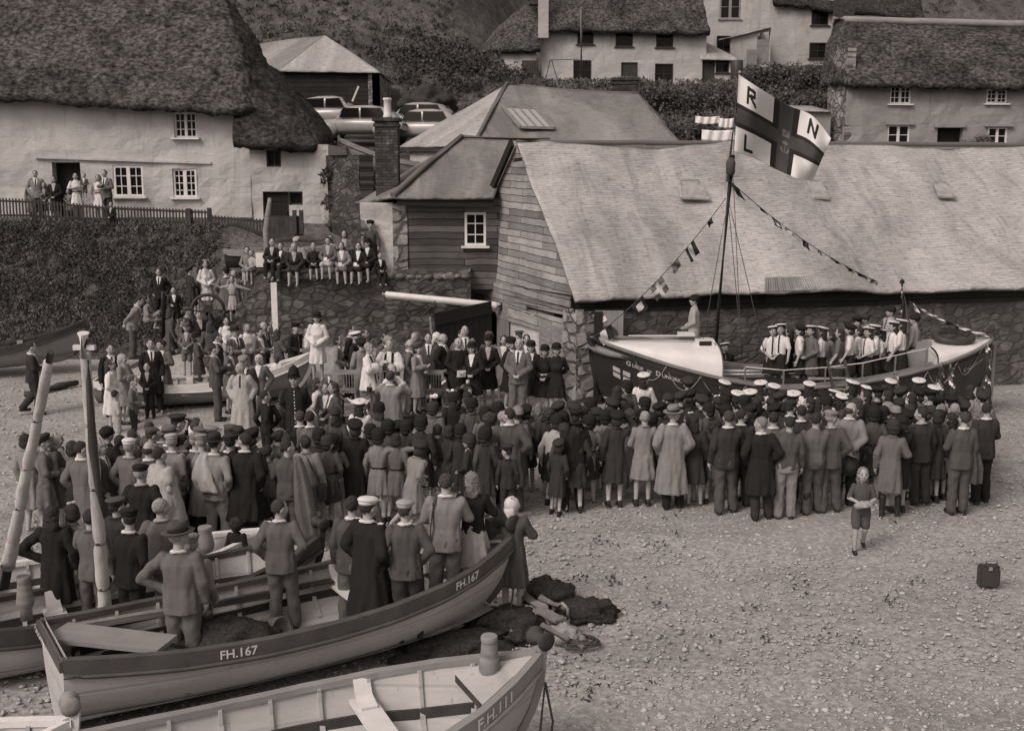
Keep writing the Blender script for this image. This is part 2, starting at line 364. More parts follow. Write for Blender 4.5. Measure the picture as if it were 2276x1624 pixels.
def window(parent, A, B, o, cols, rows, mat, dep=.12, bw=.06, double=False, name='window', sill=True):
    A = Vector((A[0], A[1], 0)); B = Vector((B[0], B[1], 0)); d = (B - A).normalized(); n = Vector((d.y, -d.x, 0)); rot = Matrix((d, -n, Vector((0, 0, 1)))).transposed()
    u0, u1, z0, z1 = o; bm = bmesh.new()
    def b(ua, ub, za, zb, dd=0, th=.06): box(bm, A + d * (ua + ub) / 2 + Vector((0, 0, (za + zb) / 2)) - n * (dep + dd), (ub - ua, th, zb - za), rot)
    b(u0, u0 + bw, z0, z1); b(u1 - bw, u1, z0, z1); b(u0 + bw, u1 - bw, z0, z0 + bw); b(u0 + bw, u1 - bw, z1 - bw, z1)
    if double: m = (u0 + u1) / 2; b(m - bw * .8, m + bw * .8, z0 + bw, z1 - bw, -.003)
    for i in range(1, cols): x = u0 + (u1 - u0) * i / cols; b(x - .014, x + .014, z0 + bw, z1 - bw, .006, .04)
    for j in range(1, rows): z = z0 + (z1 - z0) * j / rows; b(u0 + bw, u1 - bw, z - .014, z + .014, .009, .034)
    w = finish(bm, name, mat, parent)
    if sill:
        bm = bmesh.new(); box(bm, A + d * (u0 + u1) / 2 + Vector((0, 0, z0 - .035)) + n * .03, (u1 - u0 + .2, .22, .06), rot); finish(bm, 'sill', mat, w)
    bm = bmesh.new(); box(bm, A + d * (u0 + u1) / 2 + Vector((0, 0, (z0 + z1) / 2)) - n * (dep + .045), (u1 - u0 - .02, .015, z1 - z0 - .02), rot); finish(bm, 'pane', M_GLASS, w)
    return w
def door(parent, A, B, o, mat, dep=.2, handle=True):
    A = Vector((A[0], A[1], 0)); B = Vector((B[0], B[1], 0)); d = (B - A).normalized(); n = Vector((d.y, -d.x, 0)); rot = Matrix((d, -n, Vector((0, 0, 1)))).transposed()
    u0, u1, z0, z1 = o; bm = bmesh.new(); k = max(3, round((u1 - u0) / .16)); w = (u1 - u0) / k
    for i in range(k): box(bm, A + d * (u0 + w * (i + .5)) + Vector((0, 0, (z0 + z1) / 2)) - n * dep, (w - .008, .05, z1 - z0), rot)
    for f in (.2, .8): box(bm, A + d * (u0 + u1) / 2 + Vector((0, 0, lerp(z0, z1, f))) - n * (dep - .035), (u1 - u0 - .06, .02, .1), rot)
    D = finish(bm, 'door', mat, parent)
    if handle:
        bm = bmesh.new(); box(bm, A + d * (u1 - .12) + Vector((0, 0, lerp(z0, z1, .5))) - n * (dep - .06), (.03, .05, .12), rot); finish(bm, 'handle', M_IRON, D)
    return D
def thatch(name, rows, mat, parent=None, nu=70, nv=26, amp=.10, thick=.22, bulge=.22):
    def smooth_pt(row, t):
        k = len(row) - 1; x = t * k; i = min(int(x), k - 1); f = x - i
        P = [Vector(row[max(0, min(k, i + o))]) for o in (-1, 0, 1, 2)]
        return .5 * ((2 * P[1]) + (P[2] - P[0]) * f + (2 * P[0] - 5 * P[1] + 4 * P[2] - P[3]) * f * f + (3 * P[1] - P[0] - 3 * P[2] + P[3]) * f ** 3)
    top = []
    for j in range(nv + 1):
        v = j / nv
        for i in range(nu + 1):
            u = i / nu; col = [smooth_pt(r, u) for r in rows]
            k = len(col) - 1; x = v * k; a = min(int(x), k - 1); p = col[a].lerp(col[a + 1], x - a)
            p = p + Vector((0, 0, bulge * math.sin(math.pi * v)))
            top.append(p)
    W_ = nu + 1; V = []
    for j in range(nv + 1):
        for i in range(nu + 1):
            p = top[j * W_ + i]
            ex = top[j * W_ + min(i + 1, nu)] - top[j * W_ + max(i - 1, 0)]; ey = top[min(j + 1, nv) * W_ + i] - top[max(j - 1, 0) * W_ + i]
            n = ex.cross(ey).normalized()
            if n.z < -.2: n = -n
            h = amp * (noise.noise(p * .9) + .6 * noise.noise(p * 2.6) + .45 * noise.noise(p * 6))
            if j == 0: p = p + Vector((0, 0, .10 * noise.noise(p * 2.2) + .05 * noise.noise(p * 7)))
            V.append((p + n * h, n))
    N = len(V); pts = [a for a, b in V] + [a - Vector((0, 0, thick)) + Vector((0, .12, 0)) for a, b in V]; F = []
    for j in range(nv):
        for i in range(nu):
            a = j * W_ + i; F.append((a, a + 1, a + W_ + 1, a + W_)); F.append((N + a + W_, N + a + W_ + 1, N + a + 1, N + a))
    for i in range(nu): F.append((N + i, N + i + 1, i + 1, i)); a = nv * W_ + i; F.append((a, a + 1, N + a + 1, N + a))
    for j in range(nv): a = j * W_; F.append((a, a + W_, N + a + W_, N + a)); a += nu; F.append((N + a, N + a + W_, a + W_, a))
    return pm(name, pts, F, mat, parent, smooth=True)
def pxop(px0, py0, px1, py1, A, Y):        # an opening seen in the photo, in (u, z) of a wall at distance Y
    a, b = at(px0, py1, Y=Y), at(px1, py0, Y=Y); return (a.x - A[0], b.x - A[0], a.z, b.z)
def chimney(parent, c, w, d, h, mat, pot=True, capmat=None, potmat=None):
    bm = bmesh.new(); box(bm, (c[0], c[1], c[2] + h / 2), (w, d, h)); o = finish(bm, 'chimney', mat, parent)
    bm = bmesh.new(); box(bm, (c[0], c[1], c[2] + h + .04), (w + .14, d + .14, .1)); box(bm, (c[0], c[1], c[2] + h - .12), (w + .08, d + .08, .09)); finish(bm, 'chimney_cap', mat, o)
    if pot:
        bm = bmesh.new(); lathe(bm, [(.13, 0), (.14, .05), (.115, .1), (.105, .5), (.13, .52), (.13, .57), (.09, .58)], (c[0] + .02, c[1], c[2] + h + .09), 14); finish(bm, 'chimney_pot', potmat or M_WPAINT, o)
    return o

# ------------------------------------------------------------------ left thatched cottage
Y1 = 41.0; A1, B1 = (-21.5, Y1), (at(556, 300, Y=Y1).x, Y1)
cot = tag(empty('cottage', (-14, 43, 4)), 'big limewashed cottage under a steep shaggy grey thatch above the garden fence', 'cottage')
cot.location = (0, 0, 0)
ops = [pxop(388, 250, 435, 306, A1, Y1), pxop(254, 368, 317, 437, A1, Y1), pxop(386, 375, 436, 439, A1, Y1), pxop(123, 361, 178, 485, A1, Y1)]
wall('wall', A1, B1, 3.2, 8.25, M_WASH, cot, ops, .4, .35, .10)
wall('side_wall', B1, (B1[0], 47), 3.2, 7.9, M_WASH, cot, (), .3, .8, .05)
window(cot, A1, B1, ops[0], 4, 3, M_WPAINT, double=True); window(cot, A1, B1, ops[1], 4, 3, M_WPAINT, .06, .08, True); window(cot, A1, B1, ops[2], 4, 4, M_WPAINT, .06, .08, True)
bm = bmesh.new(); o = ops[3]; box(bm, (A1[0] + (o[0] + o[1]) / 2 - .2, Y1 + .5, (o[2] + o[3]) / 2), (1.6, .1, 3)); finish(bm, 'hallway_shade', M_BLACK, cot)  # black panel painted for the unlit inside behind the open door
bm = bmesh.new(); p, q = at(78, 350, Y=Y1 - .05), at(470, 363, Y=Y1 - .05); bar(bm, p, q, .12, .07); p, q = at(66, 241, Y=Y1 - .03), at(385, 262, Y=Y1 - .03); finish(bm, 'ledge', M_WASH, cot)
thatch('roof', [[(-22, 40.3, 8.45), (-18, 40.3, 8.3), (-14.5, 40.3, 8.1), (-12, 40.3, 7.92), (-10.2, 40.3, 7.85), (-9.15, 40.6, 7.88), (-8.95, 42.2, 8.0), (-9.1, 46, 8.2)],
                [(-22, 42.4, 10.9), (-18, 42.4, 10.7), (-14.5, 42.4, 10.5), (-12.2, 42.4, 10.4), (-10.9, 42.4, 10.3), (-10.1, 42.5, 10.25), (-9.9, 43.2, 10.2), (-9.9, 46, 10.3)],
                [(-22, 44.6, 13.0), (-18, 44.6, 12.85), (-14.5, 44.6, 12.7), (-12.9, 44.6, 12.6), (-11.7, 44.6, 12.5), (-11.2, 44.7, 12.4), (-11, 45, 12.3), (-11, 46, 12.2)]], M_THATCH1, cot, 150, 44, .13)
# the low wing with its own thatch
A2, B2 = (at(557, 400, Y=40.4).x, 40.4), (at(733, 450, Y=40.4).x, 40.4)
wing = tag(empty('cottage'), 'low limewashed cottage wing under drooping dark thatch with a tarred door', 'cottage')
ops = [pxop(593, 333, 624, 371, A2, 40.4), pxop(587, 426, 641, 518, A2, 40.4), pxop(641.2, 426, 672, 456, A2, 40.4)]
wall('wall', A2, B2, 2.6, 6.62, M_WASH, wing, ops, .3, .3, .12); wall('side_wall', B2, (B2[0] + .1, 45), 2.6, 6.6, M_WASH, wing, (), .3, .8, .1)
window(wing, A2, B2, ops[0], 2, 1, M_DPAINT, sill=False); door(wing, A2, B2, ops[1], M_PLANK_T); window(wing, A2, B2, ops[2], 1, 1, M_DPAINT, .2, sill=False)
thatch('roof', [[(-9.75, 39.95, 6.75), (-8.7, 39.75, 6.62), (-7.6, 39.8, 6.55), (-6.95, 40.1, 6.6), (-6.7, 41.0, 6.8), (-6.8, 44, 7.1)],
                [(-10.0, 41.8, 8.9), (-9.4, 41.8, 8.85), (-8.9, 41.9, 8.75), (-8.6, 42.1, 8.65), (-8.45, 42.8, 8.6), (-8.4, 44.5, 8.6)],
                [(-10.9, 44.0, 10.7), (-10.7, 44.2, 10.7), (-10.5, 44.4, 10.65), (-10.35, 44.6, 10.6), (-10.2, 44.8, 10.5), (-10, 45.5, 10.4)]], M_THATCH2, wing, 80, 34, .12)
# ------------------------------------------------------------------ hipped tarred shed on the hill
sh = tag(empty('shed'), 'tarred timber shed with a pale hipped slate roof behind the parked cars', 'shed')
e0, e1 = at(622, 158, Y=58), at(846, 161, Y=58); ap = at(722, 78, Y=60.6); rl = at(562, 99, Y=64); e2 = at(525, 108, Y=66)
sheet('roof', e0, e1, ap, ap, M_SLATE_HIP, sh, 20, 12, .03); sheet('roof', e2, e0, ap, rl, M_SLATE_BACK, sh, 20, 12, .03)
sheet('roof', e1, e1 + Vector((0, 7, 0)), ap + Vector((0, 5, 0)), ap, M_SLATE_HIP, sh, 12, 8, .03)
p, q = at(632, 160, Y=58.3), at(818, 160, Y=58.3); wall('wall', (p.x, 58.3), (q.x, 58.3), 7, p.z + .1, M_PLANK_T, sh); wall('wall', (e2.x + .5, 66), (p.x, 58.3), 7, p.z + .1, M_PLANK_T, sh)
p2 = at(842, 160, Y=58.2); wall('pier', (q.x, 58.2), (p2.x, 58.2), 7, q.z + .05, M_STONE_L, sh); wall('pier', (p2.x, 58.2), (p2.x, 64), 7, q.z + .05, M_STONE_L, sh)
# ------------------------------------------------------------------ back building with the skylight
bk = tag(empty('net_loft'), 'slate roofed building with a skylight and two small chimneys in the middle', 'building')
r1, r2 = at(1126, 187, Y=47), at(1420, 209, Y=47); f1 = at(1052, 326, Y=41); f0 = at(886, 326, Y=45.5); f2 = at(1518, 324, Y=42.5)
sheet('roof', f1, f2, r2, r1, M_SLATE_BACK, bk, 44, 18, .05); sheet('roof', f0, f1, r1, r1, M_SLATE_HIP, bk, 30, 18, .04)  # paler slate on the left hip face paints in light from the left
sheet('roof', f2, f2 + Vector((1.5, 8, 0)), r2, r2, M_SLATE_BACK, bk, 12, 10, .04)
bm = bmesh.new(); tube(bm, [r1 + Vector((0, 0, .03)), f1.lerp(r1, .5) + Vector((0, 0, .09)), f1 + Vector((0, 0, .05))], .08, 8); tube(bm, sag(r1 + Vector((0, 0, .02)), r2 + Vector((0, 0, .02)), 8, .1), .07, 8); finish(bm, 'ridge_tile', M_SLATE_MID, bk)
ins = lambda p, c, k: Vector((lerp(p.x, c.x, k), lerp(p.y, c.y, k), 0))
cen = (f0 + f1 + f2) / 3; w0, w1, w2 = ins(f0, cen, .1), ins(f1, cen, .1), ins(f2, cen, .1)
po = lambda px: ((at(px, 350, Y=44).x - w0.x) / (w1.x - w0.x)) * (w1 - w0).length
wall('wall', w0, w1, 4.0, f0.z - .02, M_WASH, bk, [(2.9, 5.2, 4.3, f0.z - .2)]); wall('wall', w1, w2, 3.5, f1.z, M_WASH, bk)
bm = bmesh.new(); bar(bm, f0 + Vector((0, .1, -.12)), f1 + Vector((0, .1, -.12)), .05, .12); finish(bm, 'fascia', M_DPAINT, bk)
door(bk, w0, w1, (2.9, 5.2, 4.3, f0.z - .2), M_PLANK_T, handle=False)
nrm = (f2 - f1).cross(r1 - f1).normalized()
cs = [on_plane(x, y, f1, nrm, .12) for x, y in ((1158, 283), (1231, 285), (1189, 240), (1116, 236))]
bm = bmesh.new()
for a, b in zip(cs, cs[1:] + cs[:1]): bar(bm, a, b, .12, .09)
for k in (.25, .5, .75): bar(bm, cs[0].lerp(cs[1], k), cs[3].lerp(cs[2], k), .05, .05)
skl = finish(bm, 'skylight', M_WOOD, bk)
bm = bmesh.new(); vs = [bm.verts.new(c - nrm * .03) for c in cs]; bm.faces.new(vs); finish(bm, 'pane', NT('sky_glass', .15, .8).m, skl); bpy.data.materials['sky_glass'].node_tree.nodes['Principled BSDF'].inputs['Base Color'].default_value = G(.42)
c = at(1390, 218, Y=47.6); chimney(bk, (c.x, 47.6, c.z - .3), 1.0, .6, 1.0, M_BRICK, False)
# ------------------------------------------------------------------ middle shed: hipped slate, board front, tall chimney
md = tag(empty('shed'), 'board fronted shed with patchy hipped slate roof, sash window and tall brick chimney', 'shed')
m1, m2, m0 = at(873, 438, Y=32.2), at(1097, 441, Y=32.2), at(790, 452, Y=34.2); q1, q2 = at(1026, 305, Y=36.6), at(1152, 312, Y=36.6)
sheet('roof', m1, m2, q2, q1, M_SLATE_MID, md, 26, 14, .05); sheet('roof', m0, m1, q1, q1, M_SLATE_MID, md, 20, 14, .04)
bm = bmesh.new(); tube(bm, [q1 + Vector((0, 0, .03)), m1.lerp(q1, .5) + Vector((0, 0, .1)), m1 + Vector((0, 0, .05))], .085, 8); tube(bm, [q1, q2 + Vector((1, 0, 0))], .08, 8); finish(bm, 'ridge_tile', M_SLATE_BACK, md)
Ym = 32.75; a, b = at(905, 460, Y=Ym), at(1120, 460, Y=Ym); wo_ = pxop(1033, 472, 1080, 546, a, Ym)
wall('wall', (a.x, Ym), (b.x, Ym), 2.3, a.z + .25, M_PLANK_D, md, [wo_]); window(md, (a.x, Ym), (b.x, Ym), wo_, 2, 3, M_WPAINT, .02, .07)
l0, l1 = at(800, 460, Y=Ym), at(872, 460, Y=Ym - .05)
wall('pier', (l0.x, Ym), (l1.x, Ym), 2.3, a.z + .12, M_WASH3, md, lump=.06); wall('pier', (l1.x, Ym - .04), (a.x, Ym - .04), 2.3, a.z + .1, M_STONE_L, md, lump=.05); wall('pier', (l0.x - .05, 35), (l0.x, Ym), 2.3, a.z, M_STONE_L, md)
bm = bmesh.new(); bar(bm, m1 + Vector((.1, .12, -.14)), m2 + Vector((0, .12, -.14)), .06, .2); finish(bm, 'fascia', M_PLANK_T, md)
c0, c1 = at(838, 420, Y=33.9), at(888, 420, Y=33.9); ct = at(860, 262, Y=33.9).z; chimney(md, ((c0.x + c1.x) / 2, 33.9, 4.6), c1.x - c0.x, .6, ct - 4.6 - .1, M_BRICK, True)
# ------------------------------------------------------------------ the long slate roofed shed
lg = tag(empty('boat_shed'), 'long stone shed with a huge pale slate roof and a broken board gable', 'shed')
ax = Vector((.978, .208, 0)); eF, rF = at(1288, 661, Y=27.1), at(1149, 318, Y=31.8); eB = at(1014, 614, Y=36.2); Ls = 21
eF0 = eF - ax * .08
sheet('roof', eF0, eF + ax * Ls, rF + ax * Ls, rF, M_SLATE_BIG, lg, 170, 44, .10, .09)
sheet('roof', rF + ax * 0, rF + ax * Ls, eB + ax * Ls, eB, M_SLATE_BIG, lg, 40, 6, .02, .05)
bm = bmesh.new(); tube(bm, [rF + ax * (Ls * i / 30) + Vector((0, 0, .02 + .03 * noise.noise((i * .7, 0, 0)))) for i in range(31)], .075, 8); finish(bm, 'ridge_tile', M_SLATE_BACK, lg)
# gable
gA, gB, gP = eB + Vector((.1, -.2, 0)), eF + Vector((-.06, .35, 0)), rF + Vector((0, 0, -.1)); gd = (gB - gA); gd.z = 0; gdl = gd.length; gd.normalize(); gn = Vector((gd.y, -gd.x, 0))
if gn.y > 0: gn = -gn
V, U, F = [], [], []
for j in range(33):
    t = j / 32
    a, b = gA.lerp(gP, t), gB.lerp(gP, t)
    for i in range(25):
        p = a.lerp(b, i / 24); p = p + gn * .02 * noise.noise(p * 3); V.append(p); U.append(((p - gA).dot(gd), p.z + .012 * (p - gA).dot(gd)))
for j in range(32):
    for i in range(24): k = j * 25 + i; F.append((k, k + 1, k + 26, k + 25))
uvmesh('gable', V, U, F, M_PLANK, lg, True)
G_ = lambda px, py, off=0: on_plane(px, py, gA, gn, off)
bm = bmesh.new(); bar(bm, gP + gn * .12 + Vector((-.03, 0, .1)), gA + gn * .12 + Vector((-.1, -.1, -.1)), .1, .22); finish(bm, 'bargeboard', M_PLANK_T, lg)
bm = bmesh.new(); vs = [bm.verts.new(G_(*p, .03)) for p in ((1143, 352), (1162, 350), (1160, 358), (1141, 361))]; bm.faces.new(vs); finish(bm, 'gap', M_BLACK, lg)  # flat black patch painted as the shade in a hole between boards
for (x0, y0, x1, y1, h, m) in ((1026, 624, 1268, 672, .26, 1), (1030, 640, 1266, 694, .2, 1), (1029, 652, 1170, 684, .26, 1), (1030, 668, 1190, 703, .26, 1), (1104, 686, 1254, 724, .34, 1), (1130, 703, 1262, 742, .22, 1), (1112, 664, 1266, 690, .14, 0)):
    bm = bmesh.new(); bar(bm, G_(x0, y0, .05), G_(x1, y1, .05), .05, h); o = finish(bm, 'board', M_PLANK if m else M_PLANK_T, lg)
    for k, v in enumerate(o.data.vertices): v.co += Vector((.02 * noise.noise(v.co * 5), 0, .03 * noise.noise(v.co * 3)))
    L = o.data.uv_layers.new(name='UV'); dd = Vector((gd.x, gd.y, 0))
    for lp in o.data.loops: c = o.data.vertices[lp.vertex_index].co; L.data[lp.index].uv = ((c - gA).dot(dd), c.z + h)
w0, w1 = gA + Vector((0, 0, 0)), gB
uu = lambda px: (G_(px, 720) - gA).dot(gd)
wl = lambda n, x0, x1, zt, m, off=0, zb=-.1: wall(n, (G_(x0, 720, off).x, G_(x0, 720, off).y), (G_(x1, 720, off).x, G_(x1, 720, off).y), zb, zt, m, lg, lump=.04)
wl('pier', 1014, 1034, 2.5, M_STONE_L, .05); wl('panel', 1128, 1204, 1.98, M_WASH3, -.02); wl('interior_shade', 1034, 1128, 2.9, M_BLACK, -.5)  # black inner sheet stands in for the shade inside the doorway
for x0, x1 in ((1106, 1130), (1200, 1228), (1229, 1256)):
    a, b = G_(x0, 720, .06), G_(x1, 720, .06); door(lg, (a.x, a.y), (b.x, b.y), (0, (b - a).length, 0, 1.95 if x0 < 1150 else 1.75), M_PLANK if x0 < 1150 else M_WOOD, .0, False)
# quoin pier and long front wall
fw = lambda s, o=.42: eF + ax * s + Vector((0, o, 0))
qa = G_(1250, 720, .10); qb = fw(-.05, .3); wall('quoin_pier', (qa.x, qa.y), (qb.x, qb.y), -.1, 2.35, M_STONE_L, lg, lump=.04); wall('quoin_pier', (qb.x, qb.y), (fw(.45, .3).x, fw(.45, .3).y), -.1, 2.3, M_STONE_L, lg, lump=.04)
wall('wall', (fw(.4).x, fw(.4).y), (fw(Ls).x, fw(Ls).y), -.1, 2.28, M_STONE_S, lg, (), .4, .4, .05)
wall('eave_shade_plate', (fw(-.1, .36).x, fw(-.1, .36).y), (fw(Ls, .36).x, fw(Ls, .36).y), 2.27, 2.78, M_PLANK_T, lg, (), .3, 1)  # boards under the eave, with the eave's shade put into their dark tone
bm = bmesh.new(); box(bm, fw(.5, .2) + Vector((0, 0, -1.62)), (.2, .2, 2.5)); finish(bm, 'post', M_PLANK_T, lg)
# rooflight panes set into the slates
M_LEAD = plain('roof_lead', .26, .44, 5, bump=.3)
rn = (eF + ax - eF).cross(rF - eF).normalized()
for quad, m in ((((1514, 440), (1576, 442), (1552, 400), (1510, 402)), M_SLATE_MID), (((1811, 440), (1843, 442), (1822, 402), (1794, 402)), M_SLATE_BACK), (((2088, 437), (2123, 438), (2105, 406), (2075, 405)), M_SLATE_BACK)):
    cs = [on_plane(x, y, eF, rn, .09) for x, y in quad]; bm = bmesh.new(); vs = [bm.verts.new(c) for c in cs]; f = bm.faces.new(vs); r = bmesh.ops.extrude_face_region(bm, geom=[f]); bmesh.ops.translate(bm, verts=[v for v in r['geom'] if isinstance(v, bmesh.types.BMVert)], vec=-rn * .06)
    for a, b in zip(cs, cs[1:] + cs[:1]): bar(bm, a, b, .06, .05)
    finish(bm, 'rooflight', M_LEAD, lg)
# corrugated patch above the eave
a, b = on_plane(1700, 648, eF, rn, .07), on_plane(1850, 643, eF, rn, .07); t = on_plane(1828, 614, eF, rn, .07); s_ = on_plane(1700, 616, eF, rn, .07)
V, F = [], []; n_ = 90
for j in (0, 1):
    for i in range(n_ + 1): p = (a.lerp(b, i / n_)).lerp(s_.lerp(t, i / n_), j); V.append(p + rn * .022 * math.sin(i * 1.9))
F = [(i, i + 1, n_ + 2 + i, n_ + 1 + i) for i in range(n_)]; pm('corrugated_sheet', V, F, M_GPAINT, lg)
# big dark barn door leaf swung open beside the platform
bd = tag(empty('barn_door'), 'tall tarred barn door swung open behind the platform', 'door')
p, q = at(966, 705, Y=30.2), at(1092, 690, Y=31.4)
bm = bmesh.new(); d = (q - p); d.z = 0; L = d.length; d.normalize(); rot = Matrix((d, Vector((-d.y, d.x, 0)), Vector((0, 0, 1)))).transposed()
for i in range(9): box(bm, Vector((p.x, p.y, 0)) + d * (L * (i + .5) / 9) + Vector((0, 0, (p.z + .05 * i * .6) / 2)), (L / 9 - .01, .05, p.z + .05 * i * .6), rot)
finish(bm, 'door_leaf', M_PLANK_T, bd); bm = bmesh.new(); bar(bm, Vector((p.x, p.y - .06, 0)), Vector((p.x - .12, p.y - .06, p.z + .02)), .05, .05); finish(bm, 'edge_strip', M_WOOD, bd)
bm = bmesh.new(); bar(bm, p + Vector((0, -.06, -.05)), q + Vector((0, -.06, .1)), .06, .34); finish(bm, 'lintel', M_PLANK_T, bd)
# ------------------------------------------------------------------ retaining wall below the children
rw = tag(empty('stone_wall'), 'tall rough stone retaining wall below the row of seated children', 'wall')
wa, wb = at(520, 610, Y=32.1), at(1046, 610, Y=32.1); V, U, F = [], [], []; nx, nz = 90, 26
for j in range(nz + 1):
    for i in range(nx + 1):
        x = lerp(wa.x, wb.x, i / nx); top = 2.78 + .10 * noise.noise((x * 2, 1, 1)) + (.12 if x > -3.5 else 0) - .9 * max(0, 1 - (x - wa.x) / 1.2); z = -.1 + (top + .1) * j / nz
        d = .10 * noise.noise((x * 2.2, z * 3.4, 0)) + .07 * noise.noise((x * 6, z * 9, 4)); V.append((x, 31.95 + .1 * z - d, z)); U.append((x, z))
for i in range(nx + 1): x, y, z = V[nz * (nx + 1) + i]; V.append((x, 33.0, z)); U.append((x, z + 1))
for j in range(nz + 1):
    for i in range(nx): k = j * (nx + 1) + i; F.append((k, k + 1, k + nx + 2, k + nx + 1))
uvmesh('stonework', V, U, F, M_STONE, rw, True)
bm = bmesh.new()
for k in range(22):
    x = lerp(wa.x + 1, wb.x - .1, k / 21) + random.uniform(-.05, .05); m = Matrix.Translation((x, 32.35 + random.uniform(-.05, .05), 2.72)) @ Euler((random.uniform(-.1, .1), 0, random.uniform(-.2, .2))).to_matrix().to_4x4() @ Matrix.Diagonal((random.uniform(.16, .24), .26, random.uniform(.08, .13), 1))
    bmesh.ops.create_icosphere(bm, subdivisions=2, radius=1, matrix=m)
for v in bm.verts: v.co += Vector((1, 1, 1)) * .02 * noise.noise(v.co * 6)
finish(bm, 'coping', M_STONE_L, rw, True)
sw = tag(empty('stone_wall'), 'dark broken stone wall between the cottage wing and the tall chimney', 'wall')
a, b = at(733, 440, Y=39.6), at(800, 440, Y=37.5); wall('stonework', (a.x, a.y), (b.x, b.y), 2.4, at(760, 345, Y=38.6).z, M_STONE, sw, (), .5, .25, .2)
# ------------------------------------------------------------------ upper row of cottages
def upper(Y, px, eave, base, mat): A, B = (at(px[0], base, Y=Y).x, Y), (at(px[1], base, Y=Y).x, Y); return A, B
Yu = 75.0
up = tag(empty('cottage'), 'limewashed upper terrace cottage with six dark windows and a rounded thatch end', 'cottage')
A, B = (at(1203, 190, Y=Yu).x, Yu), (at(1568, 190, Y=Yu).x, Yu)
ops = [pxop(x0, y0, x1, y1, A, Yu) for x0, y0, x1, y1 in ((1283, 64, 1320, 99), (1368, 67, 1407, 104), (1458, 71, 1497, 106), (1274, 134, 1315, 179), (1380, 139, 1418, 190), (1455, 142, 1497, 187))]
wall('wall', A, B, 9.5, at(1400, 66, Y=Yu).z + .3, M_WASH2, up, ops, .3, .6, .08)
for i, o in enumerate(ops):
    if i == 4: door(up, A, B, o, M_DPAINT, .15)
    else: window(up, A, B, o, 2, 2, M_DPAINT, .1, .07)
z_e = at(1400, 68, Y=Yu - .6).z
thatch('roof', [[(A[0] - .2, Yu - .7, z_e + .15), (A[0] + 4, Yu - .7, z_e + .05), (A[0] + 8, Yu - .7, z_e - .05), (B[0] - .6, Yu - .7, z_e - .1), (B[0] + .15, Yu - .3, z_e), (B[0] + .2, Yu + 4, z_e + .3)],
                [(A[0] - .2, Yu + 3, z_e + 4), (A[0] + 4, Yu + 3, z_e + 3.9), (A[0] + 8, Yu + 3, z_e + 3.8), (B[0] - .7, Yu + 3, z_e + 3.7), (B[0] - .2, Yu + 3, z_e + 3.6), (B[0] - .2, Yu + 4, z_e + 3.6)]], M_THATCH3, up, 70, 20, .12)
# rounded end: half-cone thatch and curved wall
pc = at(1150, 150, Y=Yu + 1.2); cx, cy, rr = at(1192, 150, Y=Yu).x, Yu + 2.2, 3.4
V, U, F = [], [], []; n_ = 24; z0, z1 = 9.5, at(1150, 116, Y=Yu).z + .2
for i in range(n_ + 1):
    a = math.pi * (1.5 - .62 * i / n_)
    for j, z in enumerate((z0, z1)): V.append((cx + rr * math.cos(a), cy + .75 * rr * math.sin(a), z)); U.append((a * rr, z))
F = [(2 * i + 2, 2 * i, 2 * i + 1, 2 * i + 3) for i in range(n_)]; uvmesh('round_wall', V, U, F, M_WASH2, up, True)
a, b = (at(1160, 150, Y=Yu - .42).x, Yu - .42), (at(1197, 150, Y=Yu - .42).x, Yu - .42); door(up, a, b, (0, b[0] - a[0], 10.4, at(1178, 136, Y=Yu).z), M_DPAINT, .0, False)
tz = at(1192, 6, Y=cy).z
arc = lambda r, z, dx=0: [(cx + dx + r * math.cos(math.pi * (1.52 - .74 * i / 7)), cy + .78 * r * math.sin(math.pi * (1.52 - .74 * i / 7)), z) for i in range(8)]
thatch('roof', [arc(rr + .55, z1 - .05), arc(rr * .55, lerp(z1, tz, .6)), arc(.15, tz)], M_THATCH3, up, 50, 24, .1, .25, .3)
wall('gable_parapet', (cx + .1, Yu - .75), (cx + .75, Yu - .75), z1 + .6, tz + 1.5, M_WASH2, up)
chimney(up, (cx - .1, Yu + .6, tz - .4), .7, .7, 1.6, M_BRICK, False)
pr = tag(empty('porch'), 'lean-to porch with a dark doorway at the end of the upper cottage', 'porch')
Yp = 74.6; A, B = (at(1559, 190, Y=Yp).x, Yp), (at(1632, 190, Y=Yp).x, Yp); o1, o2 = pxop(1560, 132, 1590, 192, A, Yp), pxop(1590.3, 135, 1621, 162, A, Yp)
wall('wall', A, B, 10.2, at(1600, 130, Y=Yp).z + .1, M_WASH2, pr, [o1, o2]); door(pr, A, B, o1, M_DPAINT, .2, False); window(pr, A, B, o2, 2, 1, M_DPAINT)
a, b, c, d = at(1556, 132, Y=Yp - .4), at(1646, 134, Y=Yp - .4), at(1572, 96, Y=Yp + 3), at(1556, 90, Y=Yp + 3); sheet('roof', a, b, c, d, M_SLATE_HIP, pr, 12, 8, .03)
bt = at(1637, 186, Y=73.5); bm = bmesh.new(); lathe(bm, [(.34, 0), (.38, .05), (.40, .8), (.38, 1.5), (.36, 1.52)], (bt.x, 73.5, bt.z - .1), 16); tag(finish(bm, 'water_butt', M_DPAINT), 'dark ribbed water butt beside the lean-to porch', 'water butt')
